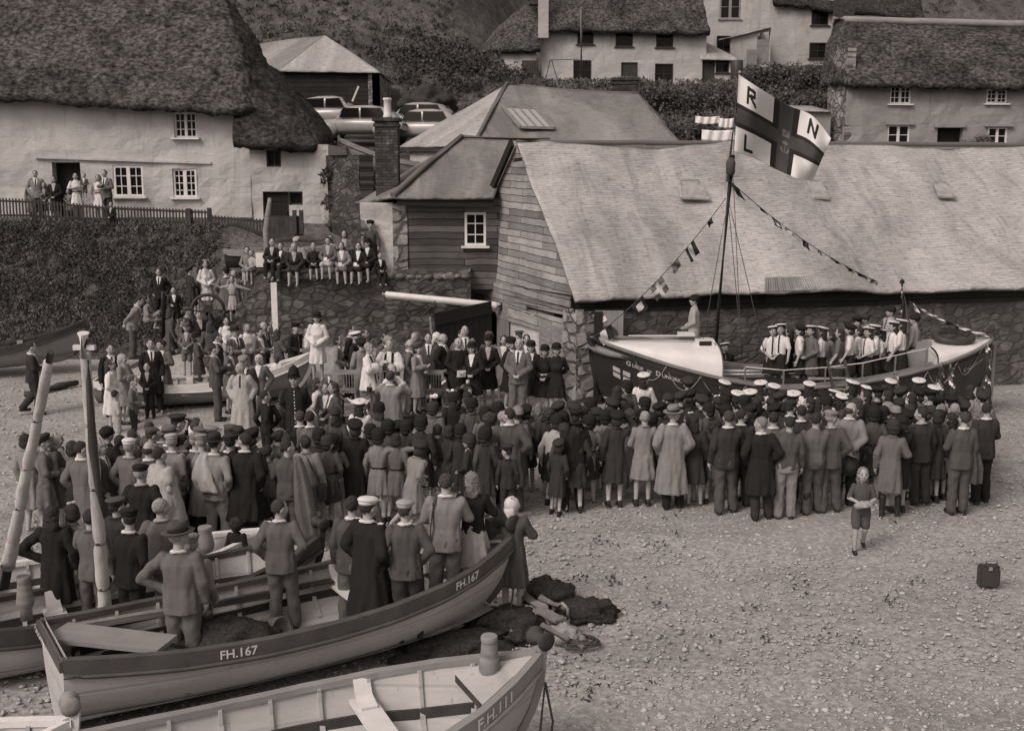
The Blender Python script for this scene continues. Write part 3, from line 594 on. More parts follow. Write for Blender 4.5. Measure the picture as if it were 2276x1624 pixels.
# tall white house and its neighbour
wh = tag(empty('house'), 'tall plain white house with a sash window behind the upper cottage', 'house')
Yw = 84; A, B = (at(1558, 100, Y=Yw).x, Yw), (at(1694, 100, Y=Yw).x, Yw); ops = [pxop(1599, -12, 1648, 43, A, Yw), pxop(1592, 80, 1626, 112, A, Yw)]
wall('wall', A, B, 10, 22, M_WASH2, wh, ops, .3, .8, .06); window(wh, A, B, ops[0], 2, 2, M_GPAINT, .08, .12, True); window(wh, A, B, ops[1], 2, 1, M_DPAINT, .1, .1)
wh2 = tag(empty('house'), 'white thatched house with two windows left of the mossy thatched cottage', 'house')
Yv = 83; A, B = (at(1690, 100, Y=Yv).x, Yv), (at(1862, 100, Y=Yv).x, Yv); ops = [pxop(1803, 22, 1843, 57, A, Yv), pxop(1798, 95, 1838, 131, A, Yv)]
wall('wall', A, B, 9.5, 18.4, M_WASH2, wh2, ops, .3, .8, .06); [window(wh2, A, B, o, 2, 2, M_DPAINT, .1, .08) for o in ops]
ze = at(1780, 14, Y=Yv - .5).z; thatch('roof', [[(A[0] + .7, Yv - .6, ze + .25), (A[0] + 3, Yv - .6, ze + .1), (B[0] - 1, Yv - .6, ze - .2), (B[0] + 6, Yv - .4, ze - .8)], [(A[0] + .7, Yv + 3, ze + 3.5), (A[0] + 3, Yv + 3, ze + 3.4), (B[0] - 1, Yv + 3, ze + 3.2), (B[0] + 6, Yv + 3, ze + 2.6)]], M_THATCH2, wh2, 40, 12)
c = at(1875, 40, Y=Yv - 2); chimney(wh2, (c.x, Yv - 2, c.z - 4), 1.2, 1, 6, M_BRICK, False)
ln = tag(empty('outhouse'), 'small white monopitch outhouse with a tall dark door', 'outhouse')
Yl = 80; A, B = (at(1624, 120, Y=Yl).x, Yl), (at(1712, 120, Y=Yl).x, Yl); o1, o2 = pxop(1656, 112, 1680, 152, A, Yl), pxop(1681, 88, 1711, 152, A, Yl)
wall('wall', A, B, 10, at(1624, 82, Y=Yl).z, M_WASH2, ln, [o2], z1b=at(1712, 62, Y=Yl).z); door(ln, A, B, o2, M_GPAINT, .06, False); door(ln, A, B, o1, M_GPAINT, -.4, False)
a, b = at(1620, 83, Y=Yl - .3), at(1714, 60, Y=Yl - .3); sheet('roof', a, b, b + Vector((0, 4, .3)), a + Vector((0, 4, .3)), M_SLATE_HIP, ln, 10, 6)
# ------------------------------------------------------------------ mossy thatched cottage, right
rc = tag(empty('cottage'), 'grey rendered cottage with mossy blotched thatch above the long shed roof', 'cottage')
Yr = 50; A, B = (at(1879, 250, Y=Yr).x, Yr), (at(2276, 250, Y=Yr).x + 3, Yr)
ops = [pxop(*p, A, Yr) for p in ((1977, 189, 2026, 231), (1971, 278, 2023, 322), (2081, 284, 2140, 340), (2194, 283, 2240, 322), (2192, 199, 2240, 230))]
wall('wall', A, B, 4.5, 9.9, M_RENDER, rc, ops, .3, .4, .1)
for i, o in enumerate(ops):
    if i == 2: bm = bmesh.new(); box(bm, (A[0] + (o[0] + o[1]) / 2, Yr + .35, (o[2] + o[3]) / 2), (1.6, .05, 1.4)); finish(bm, 'opening_shade', M_BLACK, rc)  # black sheet painted as the shade inside this opening
    else: window(rc, A, B, o, 4 if i in (0, 4) else 2, 3 if i in (0, 4) else 2, M_WPAINT, .06, .07, True)
for x0, y0, x1, y1 in ((1968, 272, 2030, 277), (2076, 276, 2144, 283), (2188, 277, 2250, 281)):
    p, q = at(x0, y0, Y=Yr), at(x1, y1, Y=Yr); bm = bmesh.new(); box(bm, ((p.x + q.x) / 2, Yr - .06, (p.z + q.z) / 2), (q.x - p.x, .2, abs(p.z - q.z) + .03)); finish(bm, 'lintel', M_RENDER, rc)
g0 = (at(1838, 250, Y=52.5).x, 52.5); wall('gable_end', g0, A, 4.5, at(1860, 110, Y=51).z, M_STONE_L, rc, lump=.12)
ze = at(2000, 186, Y=Yr - .5).z
thatch('roof', [[(A[0] - .25, Yr + 3.5, ze + .4), (A[0] - .12, Yr + .6, ze + .2), (A[0] + .35, Yr - .55, ze + .05), (A[0] + 3.5, Yr - .6, ze), (A[0] + 6.5, Yr - .6, ze - .05), (B[0], Yr - .6, ze - .15)],
                [(A[0] + .0, Yr + 3.3, ze + 1.9), (A[0] + .1, Yr + 2, ze + 1.8), (A[0] + .6, Yr + 1.2, ze + 1.7), (A[0] + 3.5, Yr + 1.2, ze + 1.6), (A[0] + 6.5, Yr + 1.2, ze + 1.55), (B[0], Yr + 1.2, ze + 1.4)],
                [(A[0] + .3, Yr + 3.2, ze + 3.05), (A[0] + .35, Yr + 3.1, ze + 3.05), (A[0] + .6, Yr + 3, ze + 3.0), (A[0] + 3.5, Yr + 3, ze + 2.95), (A[0] + 6.5, Yr + 3, ze + 2.85), (B[0], Yr + 3, ze + 2.7)]], M_THATCH3, rc, 110, 34, .09)
bm = bmesh.new(); tube(bm, [Vector((A[0] + .1 + i * .5, Yr + 3, ze + 3.08 - i * .012 + .03 * noise.noise((i * .8, 2, 1)))) for i in range(24)], .17, 8); finish(bm, 'ridge', M_RENDER, rc)
gw = tag(empty('outhouse'), 'flat fronted grey outhouse joining the mossy thatched cottage behind the flag', 'outhouse')
a, b = at(1770, 300, Y=51), at(1845, 300, Y=51); wall('wall', (a.x, 51), (b.x, 51), 4.5, at(1800, 248, Y=51).z, M_RENDER, gw, lump=.05); p = at(1768, 244, Y=50.8); q = at(1848, 247, Y=50.8); sheet('roof', p, q, q + Vector((0, 3, .4)), p + Vector((0, 3, .4)), M_SLATE_HIP, gw, 8, 4)
# garden boundary walls and washing on the right
gwl = tag(empty('garden_wall'), 'overgrown dry stone garden wall below the white houses', 'wall')
a, b = at(1648, 190, Y=68), at(1858, 190, Y=66); wall('stonework', (a.x, a.y), (b.x, b.y), 8.5, at(1750, 148, Y=67).z, M_STONE, gwl, (), .5, .3, .25)
for i, (x0, x1, y, yb, Yy, lab) in enumerate(((1546, 1600, 258, 274, 44.2, 'patterned white sheet hanging on the washing line left of the flag'), (1598, 1634, 262, 283, 44.0, 'plain white sheet sagging on the washing line by the flagstaff'), (1560, 1634, 288, 312, 43.5, 'long white cloth hanging low above the shed ridge'))):
    V = []; F = []
    for j in range(7):
        for k in range(15): p = at(lerp(x0, x1, k / 14), lerp(y, yb, j / 6) + 2.5 * math.sin(k / 14 * math.pi), Y=Yy); V.append(p + Vector((0, .06 * math.sin(k * 1.5 + j * .3), 0)))
    F = [(j * 15 + k, j * 15 + k + 1, j * 15 + k + 16, j * 15 + k + 15) for j in range(6) for k in range(14)]; o = pm('sheet', V, F, M_PAPER, smooth=True); tag(o, lab, 'laundry'); sm = o.modifiers.new('s', 'SOLIDIFY'); sm.thickness = .01
# telegraph pole with a stay wire
p, q = at(1291, 196, Y=70), at(1293, 20, Y=70); bm = bmesh.new(); tube(bm, [p - Vector((0, 0, .6)), q], [.15, .11], 10); tp = tag(finish(bm, 'pole', M_WOOD), 'tall bare wooden pole in front of the upper terrace cottage', 'pole')
bm = bmesh.new(); p = at(1225, 192, Y=71)
for x0, x1 in ((1210, 1223), (1242, 1226)): bar(bm, at(x0, 190, Y=71), at(x1, 133, Y=71), .05, .05)
bar(bm, at(1222, 134, Y=71), at(1288, 132, Y=71), .04, .04); tag(finish(bm, 'clothes_frame', M_WOOD_D), 'thin wooden clothes frame beside the tall bare pole', 'frame')
# ------------------------------------------------------------------ vegetation
def leaves(name, pts, size, mats, per=40, spread=.35, seed=1, up=.3, kind='stuff'):
    rng = np.random.default_rng(seed); P = np.repeat(np.array(pts, dtype=float), per, 0); n = len(P)
    d = rng.normal(size=(n, 3)); d /= np.linalg.norm(d, axis=1)[:, None]; d[:, 2] = np.abs(d[:, 2])
    sp = np.repeat(rng.uniform(.6, 1.4, len(pts)) * spread, per)[:, None]
    c = P + d * sp * rng.uniform(.45, 1, (n, 1)) ** .5
    a = rng.normal(size=(n, 3)); a[:, 2] += up; a /= np.linalg.norm(a, axis=1)[:, None]
    b = np.cross(a, rng.normal(size=(n, 3))); b /= np.linalg.norm(b, axis=1)[:, None]
    s = size * rng.uniform(.5, 1.4, (n, 1)); V = np.stack([c - b * s * .4, c + b * s * .4, c + a * s * 1.3], 1).reshape(-1, 3)
    me = bpy.data.meshes.new(name); me.vertices.add(3 * n); me.vertices.foreach_set('co', V.astype(np.float32).ravel())
    me.loops.add(3 * n); me.loops.foreach_set('vertex_index', np.arange(3 * n, dtype=np.int32)); me.polygons.add(n)
    me.polygons.foreach_set('loop_start', np.arange(0, 3 * n, 3, dtype=np.int32)); me.polygons.foreach_set('loop_total', np.full(n, 3, dtype=np.int32))
    for m in mats: me.materials.append(m)
    me.polygons.foreach_set('material_index', np.repeat(rng.integers(0, len(mats), len(pts)), per).astype(np.int32)); me.update(); me.validate()
    o = link(name, me)
    if kind: tag(o, kind=kind)
    return o
rs = random.Random(3)
pts = []
while len(pts) < 3000:
    x, y = rs.uniform(-20, -7.6), rs.uniform(34.3, 39.2)
    if y > 38.9 - .02 * (x + 20) or hgt(x, y) < .12: continue
    if x > -9.8 and y > 36.5: continue
    if x > -10.6 and hgt(x, y) < 1.6: continue
    if x > -12.4 and y < 35.4 and rs.random() < .75: continue
    pts.append((x, y, hgt(x, y) - .1))
M_HGRASS = plain('hill_grass_blade', .075, .15, .4)
dry = [p for p in pts if (p[0] > -12.6 and p[1] < 35.9) or noise.noise((p[0] * .5, p[1] * .9, 2)) + (37.6 - p[1]) * .2 > -.06]; pts = [p for p in pts if p not in set(dry)]
leaves('rough_grass', [(x, y, z - .05) for x, y, z in dry], .065, [M_HGRASS, M_HGRASS, M_TWIG, M_LEAF, M_LEAF_D, M_GRASS], 60, .2, 21, 1.5)
leaves('undergrowth', pts, .055, [M_LEAF_D, M_LEAF_D, M_LEAF, M_LEAF, M_GRASS, M_HGRASS, M_TWIG], 90, .26, 1)
pts = []
while len(pts) < 6000:
    x, y = rs.uniform(-22, 38), rs.uniform(47, 100)
    if abs(x) > .5 * y + 2 or hgt(x, y) < .3: continue
    if y < 58 and -13 < x < -2 and 48 < y < 57: continue
    if 58 < y < 66 and -15 < x < -6: continue
    if 72 < y < 92 and x > -4: continue
    pts.append((x, y, hgt(x, y) - .05))
leaves('hill_grass', pts, .13, [M_HGRASS, M_HGRASS, M_HGRASS, M_TWIG], 26, .32, 2, 1.2)
pts = [(rs.uniform(-9, 1), 0, 0) for k in range(260)]; pts = [(x, y, hgt(x, y) + .1) for x, y in [(rs.gauss(-4.0, 2.1), rs.gauss(70, 2.2)) for k in range(75)]]
leaves('gorse_scrub', pts, .17, [M_LEAF_D, M_LEAF, M_LEAF_D, M_TWIG], 90, .75, 4)
def hedge(name, label, px0, px1, ytop, Y, n, r, seed, cat='hedge', mats=None):
    rr = random.Random(seed); P = []
    for k in range(n):
        t = rr.random(); q = at(lerp(px0, px1, t), ytop, Y=Y); g = hgt(q.x, Y) - .3
        P.append((q.x, Y + rr.uniform(-.9, .9), rr.uniform(g, max(g + .2, q.z - r))))
    o = leaves(name, P, .13, mats or [M_LEAF_D, M_LEAF, M_LEAF, M_HGRASS], 100, r, seed, kind=None); tag(o, label, cat); return o
hedge('hedge', 'thick dark hedge below the upper cottage, behind the flag hoist', 1425, 1640, 188, 60, 170, .7, 5)
hedge('shrub', 'low rough shrubs around the washing line above the shed ridge', 1480, 1640, 262, 46, 80, .5, 6, 'shrub')
hedge('hedge', 'overgrown hedge topping the garden wall below the white houses', 1650, 1850, 138, 66.5, 130, .65, 7)
hedge('hedge', 'dark bramble bank behind the upper half of the flag', 1640, 1845, 196, 56, 170, .8, 8)
hedge('shrub', 'round dark shrub against the mossy thatched cottage wall', 2146, 2185, 292, 49.3, 14, .35, 9, 'shrub')
hedge('shrub', 'weedy grass tuft along the terrace edge before the upper cottage', 1205, 1420, 186, 69, 70, .45, 10, 'shrub', [M_GRASS, M_LEAF])
hedge('shrub', 'scrub growing between the dark stone wall and tall chimney', 735, 845, 352, 40.5, 60, .45, 11, 'shrub')
# weathered pebbles lying proud of the shingle
def pebbles():
    rng = np.random.default_rng(5); bm = bmesh.new(); bmesh.ops.create_icosphere(bm, subdivisions=1, radius=1); bv = np.array([v.co[:] for v in bm.verts]); bf = np.array([[v.index for v in f.verts] for f in bm.faces]); bm.free()
    n = 30000; d = 9.5 + 22 * rng.random(n) ** 1.35; x = (rng.random(n) - .5) * d * 1.02; r = rng.gamma(3.0, .0050, n).clip(.008, .045)
    keep = np.ones(n, bool); m = n
    V = bv[None] * (1 + .25 * rng.normal(size=(m, 12, 1))).clip(.6, 1.5)
    V = V * np.stack([r * rng.uniform(.8, 1.5, m), r * rng.uniform(.7, 1.1, m), r * rng.uniform(.4, .75, m)], 1)[:, None]
    a = rng.uniform(0, 6.28, m); c, s = np.cos(a)[:, None], np.sin(a)[:, None]; X = V[..., 0] * c - V[..., 1] * s; Yy = V[..., 0] * s + V[..., 1] * c
    V = np.stack([X + x[:, None], Yy + d[:, None], V[..., 2] + .004], -1).reshape(-1, 3); F = (bf[None] + 12 * np.arange(m)[:, None, None]).reshape(-1, 3); k = len(F)
    me = bpy.data.meshes.new('pebbles'); me.vertices.add(len(V)); me.vertices.foreach_set('co', V.astype(np.float32).ravel()); me.loops.add(3 * k); me.loops.foreach_set('vertex_index', F.astype(np.int32).ravel())
    me.polygons.add(k); me.polygons.foreach_set('loop_start', np.arange(0, 3 * k, 3, dtype=np.int32)); me.polygons.foreach_set('loop_total', np.full(k, 3, dtype=np.int32)); me.polygons.foreach_set('use_smooth', np.ones(k, bool))
    for i, t in enumerate((.29, .33, .36, .40, .45)): me.materials.append(plain('pebble_%d' % i, t, t * 1.2, 20))
    me.polygons.foreach_set('material_index', np.repeat(rng.choice(5, m, p=(.14, .26, .32, .22, .06)), len(bf)).astype(np.int32)); me.update(); tag(link('pebbles', me), kind='stuff')
pebbles()
rs2 = random.Random(12)
leaves('seaweed', [(at(rs2.uniform(1250, 2200), 0 * 0 + rs2.uniform(1180, 1560), z=0).x, at(1200, rs2.uniform(1150, 1560), z=0).y, .0) for k in range(34)], .045, [M_LEAF_D], 9, .13, 13, -.5)

# ------------------------------------------------------------------ terrace fences
def fence(label, pts, Y, post=()):
    r = empty('picket_fence'); tag(r, label, 'fence'); P = [(at(x, yt, Y=Y), at(x, yb, Y=Y)) for x, yt, yb in pts]
    bm = bmesh.new(); br = bmesh.new()
    for (a, b), (c, d) in zip(P, P[1:]):
        n = max(1, round((c - a).length / .11))
        for i in range(n): t = (i + .5) / n; box(bm, (lerp(a.x, c.x, t), Y, lerp(a.z, c.z, t) / 2 + lerp(b.z, d.z, t) / 2), (.05, .025, lerp(a.z - b.z, c.z - d.z, t)))
        for k in (.12, .85): bar(br, b.lerp(a, k) + Vector((0, .03, 0)), d.lerp(c, k) + Vector((0, .03, 0)), .04, .07)
    finish(bm, 'pickets', M_WOOD_D, r); finish(br, 'rail', M_WOOD_D, r)
    for x, yt, yb in post: a, b = at(x, yt, Y=Y - .05), at(x, yb, Y=Y - .05); bm = bmesh.new(); box(bm, (a + b) / 2, (.14, .12, a.z - b.z)); finish(bm, 'post', M_WOOD_D, r)
fence('dark picket fence along the terrace in front of the big cottage', [(-40, 438, 484), (60, 443, 484), (245, 458, 494), (466, 467, 505)], 38.9, [(245, 455, 500), (420, 463, 503), (466, 462, 512)])
fence('lower picket fence sloping from the terrace to the tarred door', [(468, 478, 514), (588, 487, 522)], 38.6, [])
r = tag(empty('garden_gate'), 'solid boarded gate with two tall posts before the tarred door', 'gate'); bm = bmesh.new()
for i in range(8): a, b = at(594 + i * 10.6, 480, Y=38.2), at(594 + i * 10.6, 524, Y=38.2); box(bm, (a + b) / 2, (.155, .04, a.z - b.z))
finish(bm, 'boards', M_WOOD_D, r)
for x in (655, 670): a, b = at(x, 467, Y=38.1), at(x, 520, Y=38.1); bm = bmesh.new(); box(bm, (a + b) / 2, (.13, .1, a.z - b.z)); finish(bm, 'post', M_WOOD_D, r)

# ------------------------------------------------------------------ working boats
def text_mesh(s, size, name='t'):
    cu = bpy.data.curves.new(name, 'FONT'); cu.body = s; cu.size = size; cu.resolution_u = 2; cu.offset = size * .018; o = bpy.data.objects.new(name, cu); me = evalmesh(o)
    bm = bmesh.new(); bm.from_mesh(me); bpy.data.meshes.remove(me); bmesh.ops.subdivide_edges(bm, edges=[e for e in bm.edges if e.calc_length() > size * .4], cuts=2); bmesh.ops.triangulate(bm, faces=bm.faces[:]); return bm
HB = [(0, .66), (.08, .76), (.2, .9), (.36, .99), (.5, 1.0), (.62, .96), (.75, .82), (.85, .6), (.93, .33), (.98, .12), (1, .03)]
def boat(name, label, O, phi, L, B, D, sa, sf, m_hull, m_in, m_str, pitch=0, roll=0, ribs=11, thwarts=(.3, .62), floor=.22, cat='boat', rim=.14, forefoot=.45):
    r = empty(name); r.location = O; r.rotation_euler = (roll, -pitch, phi); tag(r, label, cat)
    def sh(u): return D + (sa * (1 - u / .4) ** 2 if u < .4 else sf * ((u - .4) / .6) ** 2)
    def kz(u): return .30 * D * max(0, (u - .8) / .2) ** 2
    def pt(u, t, side, off=0):
        hb = interp(HB, u) * B / 2; z = lerp(kz(u), sh(u), t ** 1.15); fl = (1 - (1 - t) ** 2.4) ** .8 if u < .7 else lerp((1 - (1 - t) ** 2.4) ** .8, t ** .8, (u - .7) / .3)
        return Vector((L * u - forefoot * u ** 9 * (1 - t) ** 2, side * (hb * fl + off), z))
    NU, NV = 40, 12
    def shell(off, nm, m, t0=0., flip=False):
        V, F = [], []
        for side in (-1, 1):
            b = len(V)
            for i in range(NU + 1):
                for j in range(NV + 1):
                    p = pt(i / NU, t0 + (1 - t0) * j / NV, side, off); p.z += .03 if off < 0 and j < NV else 0; V.append(p)
            for i in range(NU):
                for j in range(NV):
                    a = b + i * (NV + 1) + j; q = (a, a + NV + 1, a + NV + 2, a + 1); F.append(q if (side < 0) != flip else q[::-1])
        return V, F
    V, F = shell(0, '', m_hull); n = NV + 1
    st = [pt(0, j / NV, -1) for j in range(NV + 1)] + [pt(0, j / NV, 1) for j in range(NV, -1, -1)]; b = len(V); V += st; F.append(tuple(range(b, b + len(st))))
    hull = pm('hull', V, F, m_hull, r, True)
    V, F = shell(-.045, '', m_in, 0, True); b = len(V); st2 = [v + Vector((.045, 0, .02)) for v in st]; V += st2; F.append(tuple(range(b, b + len(st2)))[::-1]); pm('inner_planking', V, F, m_in, r, True)
    V, F = [], []
    for i in range(NU + 1):
        u = i / NU
        for side in (-1, 1):
            z = sh(u)
            for off, dz in ((.022, -rim), (.024, .012), (-.075, .012), (-.075, -.05)): p = pt(u, 1, side, off); p.z = z + dz; V.append(p)
    for i in range(NU):
        for s in (0, 4):
            for k in range(3): a = i * 8 + s + k; F.append((a, a + 8, a + 9, a + 1) if s == 0 else (a + 1, a + 9, a + 8, a))
    pm('gunwale', V, F, m_str, r)
    a, b2 = pt(0, 1, -1, .02), pt(0, 1, 1, .02); bm = bmesh.new(); bar(bm, a + Vector((-.01, 0, -rim / 2 + .01)), b2 + Vector((-.01, 0, -rim / 2 + .01)), .05, rim * .8); finish(bm, 'transom_cap', m_str, r)
    for side in (-1, 1):
        bm = bmesh.new(); P = [pt(i / 30, 1, side, .03) - Vector((0, 0, rim + .025)) for i in range(31)]; tube(bm, P, .024, 6); finish(bm, 'rubbing_strake', m_str, r)
    for i in range(ribs):
        u = .06 + .84 * i / (ribs - 1)
        for side in (-1, 1):
            bm = bmesh.new(); P = [pt(u, t, side, -.06) + Vector((0, 0, .02)) for t in (.35, .5, .65, .8, .95)]
            for p, q in zip(P, P[1:]): bar(bm, p, q, .05, .035)
            finish(bm, 'rib', m_in, r)
    for side in (-1, 1):
        bm = bmesh.new(); P = [pt(i / 20, .62, side, -.075) for i in range(1, 19)]
        for p, q in zip(P, P[1:]): bar(bm, p, q, .03, .10)
        finish(bm, 'stringer', M_WOOD_D, r)
    V, F = [], []
    for i in range(25):
        u = .02 + .9 * i / 24; w = max(.03, interp(HB, u) * B / 2 * .72); V += [(L * u, -w, floor), (L * u, w, floor)]
    F = [(2 * i, 2 * i + 2, 2 * i + 3, 2 * i + 1) for i in range(24)]; pm('floor_boards', V, F, M_WOOD, r)
    for u in thwarts:
        w = interp(HB, u) * B / 2 - .05; z = sh(u) - .24; bm = bmesh.new(); bar(bm, (L * u, -w, z), (L * u, w, z), .24, .04)
        for s in (-1, 1):
            P = [Vector((L * u + .0, s * (w - .28), z + .03)), Vector((L * u, s * (w - .1), z + .08)), Vector((L * u, s * (w - .01), z + .22))]
            for p, q in zip(P, P[1:]): bar(bm, p, q, .16, .04)
        finish(bm, 'thwart', M_WPAINT if m_in == M_WPAINT or m_in == M_INB else M_WOOD, r)
    bm = bmesh.new(); P = [pt(1, t, 1) + Vector((.025, -B / 2 * .03, 0)) for t in (0, .25, .5, .75, 1.)]; P.append(P[-1] + Vector((.01, 0, .1)))
    for p, q in zip(P, P[1:]): bar(bm, p, q, .07, .08)
    finish(bm, 'stem', m_str, r)
    def letters(s, u0, side, size, mat, dz=-.1, nm='registration_lettering'):
        bm = text_mesh(s, size); w = max(v.co.x for v in bm.verts)
        for v in bm.verts:
            u = u0 + (v.co.x / L) * (1 if side < 0 else -1); p = pt(u, 1, side, .03); p.z = sh(u) + dz + v.co.y; v.co = p
        if side > 0: bmesh.ops.reverse_faces(bm, faces=bm.faces[:])
        return finish(bm, nm, mat, r)
    return r, pt, sh, letters
def roller(parent, p, d, m=None, s=1):
    s *= .68
    bm = bmesh.new(); d = Vector(d).normalized(); q = d.to_track_quat('Z', 'Y').to_matrix(); lathe(bm, [(.02, -.15 * s), (.12 * s, -.15 * s), (.13 * s, -.11 * s), (.08 * s, -.07 * s), (.075 * s, .05 * s), (.12 * s, .1 * s), (.125 * s, .14 * s), (.02, .14 * s)], p, 18, rot=q); return finish(bm, 'bow_roller', m or M_IRON, parent)
def bollard(parent, p, h=.55, r=.1, m=None):
    bm = bmesh.new(); lathe(bm, [(r * .8, -.1), (r * .8, .04), (r * 1.15, .08), (r * 1.2, .14), (r * .95, .28), (r * .88, h - .05), (r * .95, h - .03), (r * .95, h), (r * .88, h + .012)], p, 16); return finish(bm, 'bollard', m or M_WOOD, parent)
def m_hull(name, v, dirt):
    s = NT(name, .55, .3); a = s.noise(s.coord('Object', (.35, 1, 2.2)), 2.2, 7, .65); b = s.noise(s.coord('Object', (1.2, 1, .5)), 9, 5, .75); sc_ = s.noise(s.coord('Object', (.6, .6, 9)), 3, 4, .7)
    c = s.ramp(a, [(.3, v * .86), (.6, v * 1.05)]); c = s.mix(c, s.ramp(b, [(.30, dirt), (.40, 1.0)]), .8, 'MULTIPLY'); c = s.mix(c, s.ramp(sc_, [(.28, .72), (.36, 1.0)]), .7, 'MULTIPLY')
    w = s.n('ShaderNodeTexWave', bands_direction='Z'); w.inputs['Scale'].default_value = 1.15; w.inputs['Distortion'].default_value = .3; s.l(s.coord(), w.inputs['Vector']); g = s.ramp(w.outputs['Fac'], [(.0, 0), (.06, 1)])
    c = s.mix(c, s.ramp(w.outputs['Fac'], [(0, .82), (.05, 1)]), .8, 'MULTIPLY'); s.bump(b, .15, .01, s.bump(g, .35, .01)); return s.col(c)
M_HULLG = m_hull('grey_hull_paint', .50, .6); M_INB = m_hull('pale_inner_paint', .46, .5); M_STRAKE = plain('dark_strake', .075, .11, 4, rough=.6)
M_HULLW = m_hull('pale_hull_paint', .42, .55)
b1, pt1, sh1, let1 = boat('fishing_boat', 'large grey fishing boat marked FH.167 with people standing aboard', (-4.74, 10.92, .02), R(32), 5.62, 1.85, .80, .14, .27, M_HULLG, M_INB, M_STRAKE, R(.3))
let1('FH.167', .262, -1, .135, M_WPAINT, -.118); let1('FH.167', .775, -1, .135, M_WPAINT, -.118)
bm = text_mesh('CADGWITH', .1); 
for v in bm.verts: v.co = Vector((-.062, .58 - v.co.x, sh1(0) - .1 + v.co.y))
finish(bm, 'port_lettering', M_WPAINT, b1)
roller(b1, (5.52, .02, sh1(1) + .15), (.25, -1, 0), s=1.35); bm = bmesh.new(); box(bm, (5.4, .16, sh1(1) + .07), (.16, .12, .22)); finish(bm, 'roller_cheek', M_WOOD_D, b1)
bm = bmesh.new(); V = [(5.15, -.16, sh1(.93) - .07), (5.15, .16, sh1(.93) - .07), (5.42, .03, sh1(1) - .1), (5.42, -.03, sh1(1) - .1)]; vs = [bm.verts.new(v) for v in V]; bm.faces.new(vs); finish(bm, 'breast_hook', M_WOOD_D, b1)
bm = bmesh.new(); bar(bm, (5.60, -.05, sh1(1) - .05), (5.53, -.05, .55), .03, .03); tube(bm, [(5.58, -.06, sh1(1)), (5.62, -.08, .7), (5.5, -.15, .25), (5.2, -.5, .02)], .012, 6); finish(bm, 'hanging_rope', M_ROPE_D, b1)
b2, pt2, sh2, let2 = boat('fishing_boat', 'pale open fishing boat marked F.H.111 with a wooden post at its bow', (-4.76, 7.86, -.03), R(24), 5.5, 1.95, .82, .1, .4, M_HULLW, M_INB, M_GPAINT, 0, thwarts=(.28, .72))
let2('F.H.111', .835, -1, .15, M_WPAINT, -.125); roller(b2, (5.52, .03, sh2(1) + .12), (.2, -1, 0), M_WOOD_D, 1.1)
bm = bmesh.new(); V = [(4.75, -.38, sh2(.87) - .06), (4.75, .38, sh2(.87) - .06), (5.44, .02, sh2(1) - .03), (5.44, -.02, sh2(1) - .03)]; bm.faces.new([bm.verts.new(v) for v in V]); finish(bm, 'fore_deck', M_INB, b2)
bollard(b2, (5.02, .10, sh2(.9) - .1), .42, .085); bm = bmesh.new(); bar(bm, (4.85, -.38, sh2(.87) - .14), (4.85, .38, sh2(.87) - .14), .14, .07); finish(bm, 'cross_beam', M_WOOD_D, b2)
bm = bmesh.new(); tube(bm, [(5.5, -.12, .95), (5.42, -.2, .6), (5.4, -.2, .25), (5.5, -.15, .1), (5.62, -.05, .5), (5.56, 0, .9)], .012, 6); finish(bm, 'hanging_rope', M_ROPE_D, b2)
b3, pt3, sh3, let3 = boat('fishing_boat', 'dark straked boat with white 97 behind the grey fishing boat', (-6.45, 11.72, .0), R(31), 4.6, 1.35, .72, .1, .3, M_HULLW, M_INB, M_DPAINT, 0, rim=.17)
let3('L.97', .70, -1, .15, M_WPAINT, -.14); roller(b3, (4.62, .03, sh3(1) + .15), (.2, -1, 0), s=1.0); bollard(b3, (1.05, .28, .62), .42, .085)
b4, pt4, sh4, _ = boat('fishing_boat', 'white railed boat at left behind the boat marked 97', (-7.9, 12.75, -.05), R(26), 5.0, 1.5, .66, .08, .22, M_HULLW, M_INB, M_WPAINT, 0, rim=.09); bollard(b4, (4.2, .12, .6), .38, .1, M_GPAINT)
b5, pt5, sh5, _ = boat('dinghy', 'small pale dinghy bow with a round roller in the bottom left corner', (-8.2, 8.75, -.2), R(9), 4.3, 1.2, .75, .1, .3, M_HULLW, M_INB, M_WPAINT, 0, rim=.1); roller(b5, (4.28, .04, sh5(1) + .13), (.3, -1, .1), M_GPAINT, 1.05)
p = at(62, 838, z=0); boat('rowing_boat', 'dark rowing boat drawn up at the far left below the bank', (p.x - 3.6, p.y - .2, .0), R(12), 5.2, 1.5, .6, .1, .55, M_GPAINT, M_WOOD_D, M_DPAINT, R(4), ribs=6)
boat('rowing_boat', 'pale rowing boat in which the woman in the long white dress stands', (at(640, 830, z=0).x - 2.8, 26.9, .0), R(12), 4.3, 1.4, .58, .1, .5, M_GPAINT, M_INB, M_WPAINT, R(2), ribs=6)
boat('rowing_boat', 'rowing boat behind the women in coats, with children standing in it', (at(370, 850, z=0).x - .9, 27.6, .0), R(6), 4.4, 1.3, .5, .1, .3, M_GPAINT, M_WOOD, M_WPAINT, 0, ribs=6)
boat('rowing_boat', 'weathered rowing boat lying on the wall behind the seated children', (at(505, 560, Y=34).x, 33.9, 2.82), R(4), 3.7, 1.2, .55, .05, .2, M_WOOD_D, M_WOOD_D, M_WOOD, 0, ribs=5)
wp = at(760, 340, Y=44); wrk = boat('derelict_boat', 'derelict rotting boat tilted beside the tall chimney', (wp.x + 3.4, 45.2, 5.0), R(192), 3.9, 1.5, .75, .1, .6, M_WOOD, M_WOOD_D, M_WOOD, R(10), R(14), ribs=7)[0]
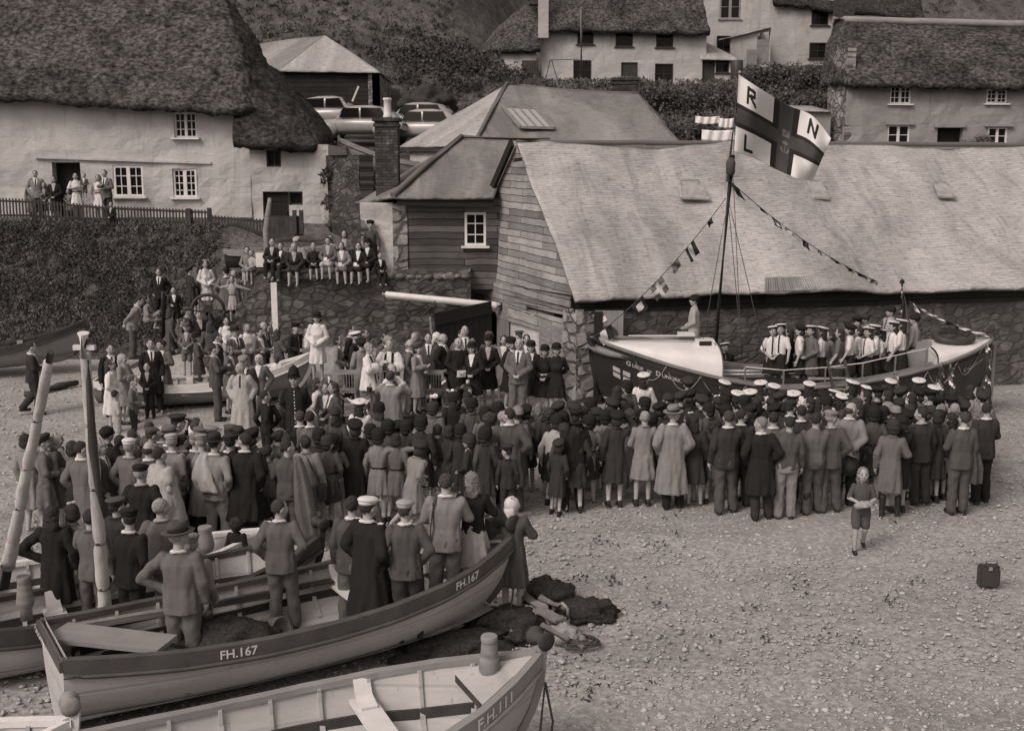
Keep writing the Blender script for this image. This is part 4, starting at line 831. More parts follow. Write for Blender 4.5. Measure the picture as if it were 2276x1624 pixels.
# masts wrapped in sailcloth
def mast(label, foot, top, r0, r1, wrap0, spread=1.0, trees=True):
    r = tag(empty('mast'), label, 'mast'); f, t = Vector(foot), Vector(top); bm = bmesh.new(); tube(bm, [f, t], [r0 * .75, r1 * .7], 12); finish(bm, 'spar', M_WOOD_D, r)
    bm = bmesh.new(); P, Rr = [], []
    for i in range(41): k = i / 40; P.append(f.lerp(t, lerp(wrap0, .965, k))); Rr.append(lerp(r0 * spread, r1, k ** .8) * (1 + .08 * noise.noise((k * 9, r0 * 30, 1)) - (.16 if i in (6, 13, 21, 30) else 0)))
    tube(bm, P, Rr, 20)
    for v in bm.verts: v.co += Vector((1, 1, 0)) * .012 * noise.noise(v.co * Vector((9, 9, 1.5)).x * .5)
    s = finish(bm, 'sailcloth', M_SAIL, r, True)
    for i in (6, 13, 21, 30): bm = bmesh.new(); tube(bm, [P[i] - Vector((0, 0, .012)), P[i] + Vector((0, 0, .012))], Rr[i] + .012, 14); finish(bm, 'lashing', M_ROPE_D, s)
    if trees:
        d = (t - f).normalized(); bm = bmesh.new(); bar(bm, t - d * .12 - Vector((.11, 0, -.02)), t - d * .12 + Vector((.11, 0, .02)), .06, .05); tube(bm, [t - d * .2, t + d * .06], r1 * 1.15, 12); finish(bm, 'masthead', M_WPAINT, r)
    return r
M_SAIL = plain('sailcloth', .42, .60, 5, 6, stretch=(1.5, 1.5, .25), bump=.6)
mst = mast('tall leaning mast wrapped in pale lashed sailcloth in the large grey fishing boat', at(240, 1432, z=.3), at(186, 752, Y=11.4), .085, .052, .07)
bm = bmesh.new(); ax_ = [at(197, 850, Y=11.3), at(207, 1000, Y=11.35), at(219, 1090, Y=11.5)]; tube(bm, [at(196, 800, Y=11.3)] + ax_ + [at(232, 1150, Y=11.6)], [.012, .03, .05, .035, .012], 8); finish(bm, 'dark_halyards', M_ROPE_D, mst)
mast('stout mast furled in white sail at the far left edge of the picture', at(10, 1300, z=.9), at(113, 782, Y=10.6), .072, .045, .1, 1.1, False)
# things in the large grey boat
W1 = lambda x, y, z: Matrix.Translation((-4.74, 10.92, .02)) @ Euler((0, -R(.3), R(32))).to_matrix().to_4x4() @ Vector((x, y, z))
def lump(name, label, cat, c, s, m, seed=0, rz=0, amp=.25, parent=None):
    bm = bmesh.new(); bmesh.ops.create_icosphere(bm, subdivisions=4, radius=1); o3 = Vector((seed * 3.1, seed, 0))
    for v in bm.verts:
        n = v.co.copy(); f = 1 + amp * noise.noise(n * 1.6 + o3) + amp * .6 * noise.noise(n * 4 + o3) + amp * .3 * noise.noise(n * 9 + o3); v.co = Vector((n.x * s[0], n.y * s[1], max(n.z, -.35) * s[2])) * f
    o = finish(bm, name, m, parent, True); o.location = (c[0], c[1], c[2] + .3 * s[2]); o.rotation_euler = (0, 0, rz)
    if label: tag(o, label, cat)
    return o
M_NET = plain('tarred_net', .02, .07, 30, bump=.8); M_CANVAS = plain('old_canvas', .22, .38, 4, bump=.4)
lump('net_heap', 'heap of dark fishing net in the large grey boat', 'net', W1(1.7, -.15, .25), (.7, .42, .40), M_NET, 1, R(30), .3)
lump('canvas_bundle', 'roped canvas bundle beside the net heap in the grey boat', 'bundle', W1(1.1, -.35, .3), (.42, .26, .30), M_CANVAS, 2, R(20), .2)
bm = bmesh.new(); q = Euler((R(80), 0, R(60))).to_matrix(); lathe(bm, [(.12, 0), (.14, .01), (.165, .28), (.175, .3), (.155, .3), (.13, .05), (.01, .04)], W1(2.35, .32, .38), 18, rot=q); tag(finish(bm, 'bucket', M_GPAINT), 'tipped metal bucket lying in the grey boat by the youth in a suit', 'bucket')
bm = bmesh.new(); a, b = W1(.12, .42, .84), W1(1.05, -.5, .82)
pd = (b - a).cross(Vector((0, 0, 1))).normalized()
for i in range(3): bar(bm, a + pd * .15 * (i - 1), b + pd * .13 * (i - 1), .145, .045)
tag(finish(bm, 'rudder', M_GPAINT), 'long grey rudder board laid across the stern of the grey boat', 'rudder')
bm = bmesh.new(); bar(bm, W1(.35, .55, .8), W1(2.6, .75, .62), .09, .07); tag(finish(bm, 'oar', M_WOOD), 'long wooden oar lying along the far side of the grey boat', 'oar')
lump('tarpaulin', 'dark crumpled tarpaulin under the rudder board', 'tarpaulin', W1(.72, .1, .28), (.34, .34, .26), M_NET, 4)

def coil(label, c, r, n=5, rad=.013, m=None, seed=1):
    bm = bmesh.new(); P = []
    for i in range(n * 22): a = i / 22 * 2 * math.pi; k = i / (n * 22); rr = r * (1 - .45 * k + .14 * noise.noise((a * .7, seed, 0))); P.append(Vector(c) + Vector((rr * math.cos(a), rr * .8 * math.sin(a), .10 * k + .05 * abs(noise.noise((a * .5, 3, seed))))))
    tube(bm, P, rad, 6); return tag(finish(bm, 'rope_coil', m or M_ROPE, None, True), label, 'rope')
coil('tangled dark rope coil on the net heap in the grey boat', W1(1.75, -.15, .56), .34, 7, .014, M_ROPE_D, 2)
coil('pale rope coil on the canvas bundle in the grey boat', W1(1.12, -.33, .55), .22, 4, .012, None, 5)
coil('loose rope coil lying on the shingle by the gear pile', at(1290, 1432, z=.02), .24, 4, .014, M_ROPE_D, 8)
bm = bmesh.new(); bar(bm, W1(.6, .62, .72), W1(3.1, .70, .66), .06, .06); bar(bm, W1(3.1, .70, .66), W1(3.55, .71, .65), .14, .02); tag(finish(bm, 'oar', M_WOOD_D), 'second darker oar along the far side of the grey boat', 'oar')
for i, (x, y, w, d, h, lab) in enumerate(((1232, 1402, .3, .2, .18, 'broken wooden fish box in the gear pile'), (1178, 1368, .34, .22, .2, 'dark wooden crate at the left of the gear pile'))):
    p = at(x, y, z=0); bm = bmesh.new(); q = Euler((.2 * i - .1, .15, .5 + i)).to_matrix()
    for k in range(3):
        box(bm, p + q @ Vector((0, -d / 2, .03 + k * h / 3)), (w, .012, h / 3 - .012), q); box(bm, p + q @ Vector((0, d / 2, .03 + k * h / 3)), (w, .012, h / 3 - .012), q); box(bm, p + q @ Vector((-w / 2, 0, .03 + k * h / 3)), (.012, d, h / 3 - .012), q); box(bm, p + q @ Vector((w / 2, 0, .03 + k * h / 3)), (.012, d, h / 3 - .012), q)
    tag(finish(bm, 'fish_box', M_WOOD if i == 0 else M_WOOD_D), lab, 'box')
# ------------------------------------------------------------------ the lifeboat
LO = Vector((at(1312, 760, Y=26.2).x, 26.2, 0)); LL = at(2205, 745, Y=26.2).x - LO.x; LB = 2.9
M_LBLUE = plain('lifeboat_dark_hull', .022, .034, 2, rough=.4, bump=.03, spec=.5); M_LWHITE = plain('lifeboat_white', .60, .72, 2, rough=.45, bump=.04); M_LWAIST = plain('lifeboat_bottom', .48, .58, 2); M_LGREY = plain('lifeboat_grey', .14, .2, 3)
_h = NT('lifeboat_hull_paint', .4, .5); _c = _h.n('ShaderNodeSeparateXYZ'); _h.l(_h.coord(), _c.inputs[0]); _g = _h.n('ShaderNodeMath', operation='GREATER_THAN'); _h.l(_c.outputs[2], _g.inputs[0]); _g.inputs[1].default_value = .43
_n = _h.noise(_h.coord(), 2, 5); M_LHULL = _h.col(_h.mix(_h.ramp(_n, [(.3, .46), (.7, .58)]), _h.ramp(_n, [(.3, .020), (.7, .034)]), _g.outputs[0]))
lb = empty('lifeboat'); lb.location = LO; tag(lb, 'big dark hulled lifeboat with white turtle decks lying in front of the long shed', 'lifeboat')
LH = [(0, .02), (.02, .14), (.06, .33), (.12, .55), (.2, .78), (.32, .95), (.45, 1), (.6, .97), (.75, .86), (.86, .66), (.93, .45), (.98, .2), (1, .04)]
def ls(u): return .90 + (.95 * ((.45 - u) / .45) ** 1.35 if u < .45 else .92 * ((u - .45) / .55) ** 1.85)
def lpt(u, t, side, off=0):
    hb = interp(LH, u) * LB / 2; kz = .5 * (max(0, (.1 - u) / .1) ** 2 + max(0, (u - .9) / .1) ** 2)
    z = lerp(kz, ls(u), t); full = (1 - (1 - t) ** 2.6) ** .75
    if u < .15: full = lerp(t ** .8, full, u / .15)
    if u > .85: full = lerp(full, t ** .8, (u - .85) / .15)
    return Vector((LL * u + .25 * (1 - t) ** 2 * max(0, 1 - u * 6) - .3 * (1 - t) ** 2 * max(0, (u - .83) * 6), side * (hb * full + off), z))
NU, NV = 70, 20; V, F, MI = [], [], []
for side in (-1, 1):
    b = len(V)
    for i in range(NU + 1):
        for j in range(NV + 1): V.append(lpt(i / NU, j / NV, side))
    for i in range(NU):
        for j in range(NV):
            a = b + i * (NV + 1) + j; q = (a, a + NV + 1, a + NV + 2, a + 1); F.append(q if side < 0 else q[::-1]); zc = (V[a].z + V[a + NV + 2].z) / 2; MI.append(1 if zc < .43 else 0)
pm('hull', V, F, [M_LHULL], lb, True)
for side in (-1, 1):
    bm = bmesh.new(); tube(bm, [lpt(i / 60, 1, side, .02) for i in range(61)], .045, 8); finish(bm, 'gunwale', M_LGREY, lb)
    bm = bmesh.new()
    for i in range(60): bar(bm, lpt(i / 60, 1, side, .012) - Vector((0, 0, .15)), lpt((i + 1) / 60, 1, side, .012) - Vector((0, 0, .15)), .02, .025)
    finish(bm, 'white_line', M_LBLUE, lb)
def enddeck(u0, u1, nm, crown):
    V, F = [], []; n, m = 30, 18
    for i in range(n + 1):
        u = lerp(u0, u1, i / n); hb = interp(LH, u) * LB / 2
        for j in range(m + 1):
            a = math.pi * j / m; y = -hb * math.cos(a); k = math.sin(a) ** .55; e = min(1, (i if u0 < .5 else i) / 3.0); V.append(Vector((LL * u, y, lerp(ls(u), max(ls(u), crown), k))))
    for i in range(n):
        for j in range(m): a = i * (m + 1) + j; F.append((a, a + m + 1, a + m + 2, a + 1))
    e = n if u0 < .2 else 0; hbk = [e * (m + 1) + j for j in range(m + 1)]; bas = len(V); u = u1 if u0 < .2 else u0; hb = interp(LH, u) * LB / 2
    V += [Vector((V[k].x + (.03 if u0 < .2 else -.03), V[k].y, V[k].z - .02)) for k in hbk]; V += [Vector((V[bas].x, -hb, .5)), Vector((V[bas].x, hb, .5))]; F.append(tuple([bas + j for j in range(m + 1)] + [bas + m + 2, bas + m + 1]))
    return pm(nm, V, F, M_LWHITE, lb, True)
fd = enddeck(0.0, .305, 'fore_deck', 1.80); ad_ = enddeck(.83, 1.0, 'aft_deck', 1.74)
V, F = [], []
for i in range(41):
    u = .30 + .54 * i / 40
    for side in (-1, 1): hb = interp(LH, u) * LB / 2; V += [Vector((LL * u, side * hb, ls(u) - .01)), Vector((LL * u, side * (hb - .42), ls(u) + .02)), Vector((LL * u, side * (hb - .42), .42))]
for i in range(40):
    for s in (0, 3):
        for k in (0, 1): a = i * 6 + s + k; F.append((a, a + 6, a + 7, a + 1))
    a = i * 6; F.append((a + 2, a + 8, a + 11, a + 5))
pm('well_deck', V, F, M_LGREY, lb)
bm = bmesh.new(); box(bm, (LL * .41, .25, .7), (1.5, .8, .45)); box(bm, (LL * .41, .25, .94), (1.6, .9, .05)); finish(bm, 'engine_casing', M_LGREY, lb)
bm = bmesh.new(); box(bm, (LL * .62, -.75, .80), (3.9, .3, .4)); finish(bm, 'side_locker', M_LBLUE, lb)
bm = bmesh.new(); box(bm, (LL * .275, -.5, 1.78), (.42, .3, .2)); box(bm, (LL * .275, -.655, 1.79), (.28, .02, .12), mi=1); box(bm, (LL * .17, .05, 1.84), (1.4, .14, .09)); box(bm, (LL * .24, .1, 1.87), (.36, .4, .14)); finish(bm, 'hatch', [M_LWHITE, M_BLACK], lb)
for y, z in ((-.25, 1.85), (-.12, 1.87), (.02, 1.86)): bm = bmesh.new(); tube(bm, [(LL * .05, y * .5, z), (LL * .27, y - .2, z + .01)], .028, 8); finish(bm, 'stowed_spar', M_WOOD, lb)
for y, z, u0, u1 in ((-.62, 1.06, .315, .50), (-.5, 1.12, .32, .49), (-.95, 1.02, .52, .80), (-.88, .92, .55, .82)): bm = bmesh.new(); tube(bm, [(LL * u0, y, z), (LL * u1, y, z + .02)], [.05, .035], 8); finish(bm, 'oar', M_LWHITE if u0 < .4 else M_WOOD, lb)
rp = [(.34, .02), (.36, .36), (.45, .40), (.55, .42), (.64, .42), (.72, .46), (.80, .44), (.835, .10)]
RP = [lpt(u, 1, -1, -.10) + Vector((0, 0, h)) for u, h in rp]; bm = bmesh.new(); tube(bm, RP, .011, 6); finish(bm, 'hand_rail', M_LWHITE, lb)
for (u, h) in rp[1:-1]: bm = bmesh.new(); bar(bm, lpt(u, 1, -1, -.10), lpt(u, 1, -1, -.10) + Vector((0, 0, h)), .03, .03); finish(bm, 'stanchion', M_LGREY, lb)
for side in (-1,):
    ks = [.10, .175, .255, .36, .48, .60, .71, .80, .88, .95]
    for a, b in zip(ks, ks[1:]):
        bm = bmesh.new(); P = []
        for i in range(13): k = i / 12; u = lerp(a, b, k); d = .06 + .46 * 4 * k * (1 - k) * .95; t = 1 - d / (ls(u)); P.append(lpt(u, t, side, .025))
        tube(bm, P, .013, 6); finish(bm, 'lifeline', M_ROPE, lb)
bm = bmesh.new(); tube(bm, [(-.1, -.1, 1.62), (.1, -.14, 1.6), (.45, -.42, 1.52), (.95, -.62, 1.44)], [.1, .1, .08, .03], 10); finish(bm, 'bow_fender', M_ROPE, lb)
bm = bmesh.new(); tube(bm, [lpt(.003, t, 1) + Vector((-.03, 0, 0)) for t in (0, .3, .6, .9, 1)] + [Vector((-.05, 0, ls(0) + .12))], .05, 8); tube(bm, [lpt(.997, t, 1) + Vector((.03, 0, 0)) for t in (0, .3, .6, .9, 1)] + [Vector((LL + .05, 0, ls(1) + .05))], .05, 8); finish(bm, 'stem_post', M_LBLUE, lb)
bm = bmesh.new(); box(bm, (LL + .08, 0, 1.0), (.07, .05, 1.3)); finish(bm, 'rudder', M_LGREY, lb)
bm = bmesh.new(); bar(bm, lpt(.955, .98, -1, .03), lpt(.90, .1, -1, .03), .14, .02); finish(bm, 'draught_board', M_GPAINT, lb)
bm = bmesh.new(); box(bm, (LL * .815, -.2, 1.35), (.36, .5, .9)); lathe(bm, [(.3, -.02), (.34, 0), (.3, .02)], (LL * .795, -.45, 1.3), 18, rot=Euler((R(90), 0, 0)).to_matrix()); finish(bm, 'steering_post', M_GPAINT, lb)
bm = bmesh.new()
tube(bm, [(LL * .90 + .32 * math.cos(a) * 1.3, -.1 + .3 * math.sin(a), 1.88 + .1 * math.sin(a)) for a in [i * .42 for i in range(16)]], .09, 10); finish(bm, 'coiled_fender', M_DPAINT, lb)
def ltext(s, u0, drop, size, slope_follow=True, mat=None, nm='name_lettering'):
    bm = text_mesh(s, size)
    for v in bm.verts:
        u = u0 + v.co.x / LL; d = drop - v.co.y; v.co = lpt(u, 1 - d / (ls(u) - .0), -1, .022)
    return finish(bm, nm, mat or M_LETTER, lb)
M_LETTER = plain('gilt_letters', .38, .48, 8)
x_ = .083
for w, sz in (('G', .15), ('UIDE', .112), (' OF ', .085), ('D', .15), ('UNKIRK.', .112)):
    bm = text_mesh(w.strip(), sz); wd = max(v.co.x for v in bm.verts); bm.free(); gap = .05 if w == ' OF ' else 0
    ltext(w.strip(), x_ + gap / LL, .33, sz); x_ += (wd + .03 + 2 * gap) / LL
x_ = .905
for w, sz in (('C', .13), ('ADGWITH', .1)): bm = text_mesh(w, sz); wd = max(v.co.x for v in bm.verts); bm.free(); ltext(w, x_, .42, sz); x_ += (wd + .02) / LL
V, F, MI = [], [], []; n_ = 24
for j in range(n_ + 1):
    for i in range(n_ + 1): u = lerp(.052, .093, i / n_); d = lerp(.50, .76, j / n_); V.append(lpt(u, 1 - d / ls(u), -1, .02))
for j in range(n_):
    for i in range(n_): F.append((j * 25 + i, j * 25 + 25 + i, j * 25 + 26 + i, j * 25 + i + 1)); cx_, cy_ = abs(i + .5 - 12), abs(j + .5 - 12); MI.append(1 if cx_ < 1.7 or cy_ < 2 else 0)
pm('house_flag_emblem', V, F, [M_LETTER, M_LBLUE], lb, True, MI)
# mast and rigging of the lifeboat
mb, mt_, m2b, m2t = at(1585, 765, Y=26.2), at(1628, 345, Y=26.2), at(1622, 375, Y=26.1), at(1644, 165, Y=26.1)
bm = bmesh.new(); tube(bm, [mb - Vector((0, 0, .9)) - LO, mt_ - LO], [.075, .06], 12); ms = finish(bm, 'mast', M_WOOD_D, lb, True)
bm = bmesh.new(); tube(bm, [m2b - LO - Vector((.05, 0, .3)), m2t - LO], [.04, .025], 10); lathe(bm, [(.01, 0), (.05, .03), (.01, .08)], m2t - LO, 10); finish(bm, 'topmast', M_WOOD, ms, True)
for a, b, s in (((1612, 480), (1560, 770), 0), ((1618, 440), (1650, 800), 0), ((1616, 430), (1700, 790), 0), ((1628, 360), (1648, 790), .0), ((1630, 350), (1638, 178), 0)):
    bm = bmesh.new(); tube(bm, sag(at(*a, Y=26.1) - LO, at(*b, Y=25.6 if b[1] > 200 else 26.05) - LO, 6, s), .009, 5); finish(bm, 'rigging_line', M_ROPE_D, ms)
bm = bmesh.new(); lathe(bm, [(.02, -.2), (.1, -.15), (.11, .1), (.06, .22)], at(1624, 372, Y=26.1) - LO, 10); finish(bm, 'mast_collar', M_ROPE_D, ms)
# ------------------------------------------------------------------ the big flag
CT = [(0, (1643, 167)), (.25, (1686, 195)), (.5, (1746, 232)), (.75, (1806, 258)), (1, (1847, 308))]
CB = [(0, (1632, 336)), (.25, (1676, 352)), (.5, (1733, 380)), (.75, (1776, 398)), (1, (1807, 400))]
def catm(T, u):
    x = u * 4; i = min(int(x), 3); f = x - i; P = [Vector(T[max(0, min(4, i + o))][1]) for o in (-1, 0, 1, 2)]
    return .5 * ((2 * P[1]) + (P[2] - P[0]) * f + (2 * P[0] - 5 * P[1] + 4 * P[2] - P[3]) * f * f + (3 * P[1] - P[0] - 3 * P[2] + P[3]) * f ** 3)
def seg(px, py, x0, y0, x1, y1, w):
    dx, dy = x1 - x0, y1 - y0; t = max(0, min(1, ((px - x0) * dx + (py - y0) * dy) / (dx * dx + dy * dy + 1e-9))); return math.hypot(px - x0 - t * dx, py - y0 - t * dy) < w
LET = {'R': [(0, 0, 0, 1), (0, 0, .7, .06), (.7, .06, .72, .42), (.72, .42, 0, .5), (.3, .5, .85, 1)], 'N': [(0, 0, 0, 1), (0, 0, .8, 1), (.8, 0, .8, 1)], 'L': [(0, 0, 0, 1), (0, 1, .75, 1)]}
def flag_mat(u, v):
    c = abs(u - .515); d = abs(v - .515)
    if ((u - .53) / .058) ** 2 + ((v - .615) / .085) ** 2 < 1.25 and v > .50:     # anchor
        a, b = (u - .53) / .05, (v - .55) / .15
        if seg(a, b, 0, -.1, 0, .95, .13) or seg(a, b, -.45, .1, .45, .1, .11) or (abs(math.hypot(a, (b - .45) * 1.0) - .75) < .15 and b > .55): return 3
    if abs(u - .53) < .035 and .36 < v < .47:
        a, b = (u - .53) / .035, (v - .36) / .11
        if b > .78 or abs(b - .45 - .25 * math.sin(a * 7)) < .16 or abs(abs(a) - .7) < .16: return 3
    if c < .115 or d < .155: return 1 if (c < .062 and True) or (d < .095) else 2
    for ch, u0, v0, w, h in (('R', .145, .09, .10, .20), ('N', .74, .07, .10, .20), ('L', .145, .745, .10, .19)):
        a, b = (u - u0) / w, (v - v0) / h
        if -.3 < a < 1.3 and -.3 < b < 1.3 and any(seg(a, b, *s, .12) for s in LET[ch]): return 2
    return 0
NU, NV = 150, 110; V, F, MI = [], [], []
for j in range(NV + 1):
    for i in range(NU + 1):
        u, v = i / NU, j / NV; t, b = catm(CT, u), catm(CB, u); p = t.lerp(b, v); V.append(at(p.x, p.y, Y=26.0 + .9 * u - (.30 * math.sin(u * 7.6 + v * 2.0) + .06 * math.sin(u * 19 - v * 5)) * min(1, u * 4)))
for j in range(NV):
    for i in range(NU): a = j * (NU + 1) + i; F.append((a, a + NU + 1, a + NU + 2, a + 1)); MI.append(flag_mat((i + .5) / NU, (j + .5) / NV))
M_FW = plain('flag_white', .66, .74, 2); M_FR = plain('flag_mid', .055, .07, 2); M_FB = plain('flag_dark', .018, .024, 2); M_FE = plain('flag_emblem', .15, .2, 2)
fl = pm('flag', V, F, [M_FW, M_FR, M_FB, M_FE], None, True, MI); tag(fl, 'large flying flag with dark cross and letters R N L at the masthead', 'flag')
sm = fl.modifiers.new('s', 'SOLIDIFY'); sm.thickness = .008
# ------------------------------------------------------------------ bunting
M_F1 = plain('bunting_dark', .02, .04, 3); M_F2 = plain('bunting_light', .48, .6, 3); M_F3 = plain('bunting_mid', .10, .16, 3)
def bunting(label, a, b, Y0, Y1, flags, sg=.25, n=14):
    r = tag(empty('bunting'), label, 'bunting'); P = sag(at(*a, Y=Y0), at(*b, Y=Y1), n, sg); bm = bmesh.new(); tube(bm, P, .010, 5); finish(bm, 'line', M_ROPE_D, r)
    for k, (t, w, h, pat, sk) in enumerate(flags):
        x = t * n; i = min(int(x), n - 1); p = P[i].lerp(P[i + 1], x - i); d = (P[i + 1] - P[i]).normalized(); dn = Vector((sk, .12 * math.sin(k * 2.1), -1)).normalized(); V, F, MI = [], [], []
        for jj in range(9):
            for ii in range(9): V.append(p + d * w * (ii / 8 - .5) + dn * h * (jj / 8) + Vector((0, .08 * math.sin(ii * .9 + jj * .6 + k), 0)) * (jj / 8 + .2))
        for jj in range(8):
            for ii in range(8):
                F.append((jj * 9 + ii, jj * 9 + 9 + ii, jj * 9 + 10 + ii, jj * 9 + ii + 1)); cx_, cy_ = abs(ii - 3.5), abs(jj - 3.5)
                MI.append({'d': 0, 'l': 1, 'm': 2, 'x': 1 if cx_ < 1 or cy_ < 1 else 2, 'q': 1 if cx_ < 2 and cy_ < 2 else 0, 's': 0 if ii < 4 else 1, 't': 1 if 2 < ii < 6 else 0}[pat])
        pm('flag', V, F, [M_F1, M_F2, M_F3], r, True, MI)
bunting('string of signal flags from the lifeboat mast down to its bow', (1614, 440), (1316, 752), 26.1, 25.9, [(.12, .16, .14, 'd', .2), (.27, .3, .34, 't', .5), (.38, .24, .2, 'm', .4), (.52, .4, .36, 'x', .6), (.66, .36, .32, 'q', .5), (.9, .34, .3, 's', .3), (.98, .2, .2, 'd', .2)], .25)
bunting('string of signal flags from the lifeboat mast down towards the stern', (1622, 402), (1950, 626), 26.1, 26.8, [(.03, .34, .3, 'd', .5), (.2, .28, .16, 'd', .8), (.3, .26, .22, 'q', .5), (.38, .3, .16, 'l', .7), (.5, .2, .2, 'd', .4), (.6, .12, .1, 'm', .3), (.7, .26, .12, 'd', .8), (.8, .2, .12, 'd', .6), (.88, .3, .12, 'd', .7), (.97, .22, .12, 'm', .4)], .2)
bunting('string of pale flags from the ensign staff to the lifeboat sternpost', (2010, 662), (2196, 742), 26.2, 26.2, [(.1, .22, .2, 's', .4), (.25, .3, .14, 'l', .8), (.4, .3, .12, 'l', .8), (.55, .32, .16, 'd', .8), (.7, .36, .14, 'l', .8), (.88, .4, .1, 'l', .7)], .1)
r = tag(empty('ensign_staff'), 'short striped ensign staff with a drooping flag at the lifeboat stern', 'flagpole'); p, q = at(2004, 760, Y=26.6), at(2005, 632, Y=26.6); bm = bmesh.new()
for i in range(9): tube(bm, [p.lerp(q, i / 9), p.lerp(q, (i + 1) / 9)], .028, 8, mi=i % 3 == 1)
lathe(bm, [(.01, 0), (.06, .04), (.05, .1), (.01, .13)], q, 10); finish(bm, 'staff', [M_F1, M_WPAINT], r)
V, F = [], []
for j in range(9):
    for i in range(9): a = at(2006 + i / 8 * (3 + 20 * (j / 8)), 652 + j / 8 * 88, Y=26.6 - .1 * math.sin(i * 1.1 + j * .4)); V.append(a)
F = [(j * 9 + i, j * 9 + 9 + i, j * 9 + 10 + i, j * 9 + i + 1) for j in range(8) for i in range(8)]; pm('ensign', V, F, M_F3, r, True)
# ladder against the lifeboat
r = tag(empty('ladder'), 'wooden ladder leaning against the lifeboat side', 'ladder'); A_, B_, c_, d_ = at(1839, 800, Y=24.95), at(1877, 800, Y=24.95), at(1862, 912, Y=24.2), at(1898, 912, Y=24.2)
for a, b in ((A_, c_), (B_, d_)): bm = bmesh.new(); bar(bm, a, a.lerp(b, 1.5), .06, .04); finish(bm, 'side_rail', M_WOOD_D, r)
for k in (.15, .36, .58, .8, 1.05): bm = bmesh.new(); bar(bm, A_.lerp(c_, k), B_.lerp(d_, k), .05, .03); finish(bm, 'rung', M_WOOD, r)
# notice board on the shed wall
r = tag(empty('notice_board'), 'tall plank board with a tilted paper notice on the shed wall above the lifeboat bow', 'board'); Yn = 27.35
a, b = at(1321, 764, Y=Yn), at(1386, 690, Y=Yn); bm = bmesh.new(); k = 5
for i in range(k): box(bm, (lerp(a.x, b.x, (i + .5) / k), Yn, (a.z + b.z) / 2), ((b.x - a.x) / k - .006, .03, b.z - a.z))
finish(bm, 'boards', M_GPAINT, r); c = at(1337, 712, Y=Yn - .03); bm = bmesh.new(); box(bm, c, (.26, .01, .13), Euler((0, R(-28), 0)).to_matrix()); finish(bm, 'notice', M_PAPER, r)
bm = bmesh.new(); lathe(bm, [(.24, 0), (.24, .02)], at(1352, 745, Y=Yn - .02), 24, rot=Euler((R(90), 0, 0)).to_matrix()); finish(bm, 'painted_disc', M_DPAINT, r)
# ------------------------------------------------------------------ platform, chairs, stands
pf = tag(empty('platform'), 'low boarded wooden platform carrying the official party', 'platform'); bm = bmesh.new(); x0, x1 = at(735, 930, Y=25.2).x, at(1262, 930, Y=25.2).x
for i in range(10): y = 25.1 + i * .28; bm2 = bm; box(bm, ((x0 + x1) / 2 + .02 * math.sin(i * 5), y, .24), (x1 - x0, .27, .04))
finish(bm, 'deck_boards', M_WOOD, pf); bm = bmesh.new(); box(bm, ((x0 + x1) / 2, 25.02, .12), (x1 - x0, .04, .2)); finish(bm, 'front_board', M_WOOD_D, pf)
def chair(label, c, rz):
    r = empty('chair', c, rz); tag(r, label, 'chair'); bm = bmesh.new(); box(bm, (0, 0, .45), (.42, .42, .04)); finish(bm, 'seat', M_WOOD, r)
    for x in (-.18, .18):
        for y in (-.18, .18): bm = bmesh.new(); bar(bm, (x, y, .43), (x * 1.15, y * 1.15, 0), .035, .035); finish(bm, 'leg', M_WOOD, r)
        bm = bmesh.new(); bar(bm, (x, -.19, .46), (x * 1.05, -.27, .92), .035, .035); finish(bm, 'back_post', M_WOOD, r)
    for k in range(5): x = -.12 + k * .06; bm = bmesh.new(); bar(bm, (x, -.19, .46), (x, -.265, .88), .018, .018); finish(bm, 'spindle', M_WOOD, r)
    bm = bmesh.new(); bar(bm, (-.23, -.27, .93), (.23, -.27, .93), .03, .11); finish(bm, 'top_rail', M_WOOD, r)
    bm = bmesh.new()
    for s in (-1, 1): bar(bm, (s * .2, -.2, .2), (s * .2, .2, .2), .025, .025)
    finish(bm, 'stretcher', M_WOOD, r)
c = at(965, 835, Y=25.4); chair('spindle backed wooden chair beside the cassocked clergyman', (c.x, 25.45, .26), 0)
c = at(848, 838, Y=25.8); chair('dark wooden chair behind the elderly clergyman in white surplice', (at(846, 838, Y=25.5).x - .75, 25.5, .26), 0)
def mic(label, px, yt, Y):
    r = tag(empty('microphone_stand'), label, 'microphone'); a = at(px, yt, Y=Y); bm = bmesh.new(); lathe(bm, [(.16, 0), (.15, .03), (.02, .05)], (a.x, Y, .26), 14); tube(bm, [(a.x, Y, .3), (a.x, Y, a.z - .08)], .011, 6); finish(bm, 'stand', M_IRON, r); bm = bmesh.new(); lathe(bm, [(.01, -.08), (.035, -.06), (.04, .03), (.02, .07)], (a.x, Y, a.z), 10); finish(bm, 'microphone', M_GPAINT, r)
mic('thin microphone stand in front of the bishop', 848, 812, 25.25); mic('pale topped microphone stand beside the woman in a light suit', 943, 826, 25.3)
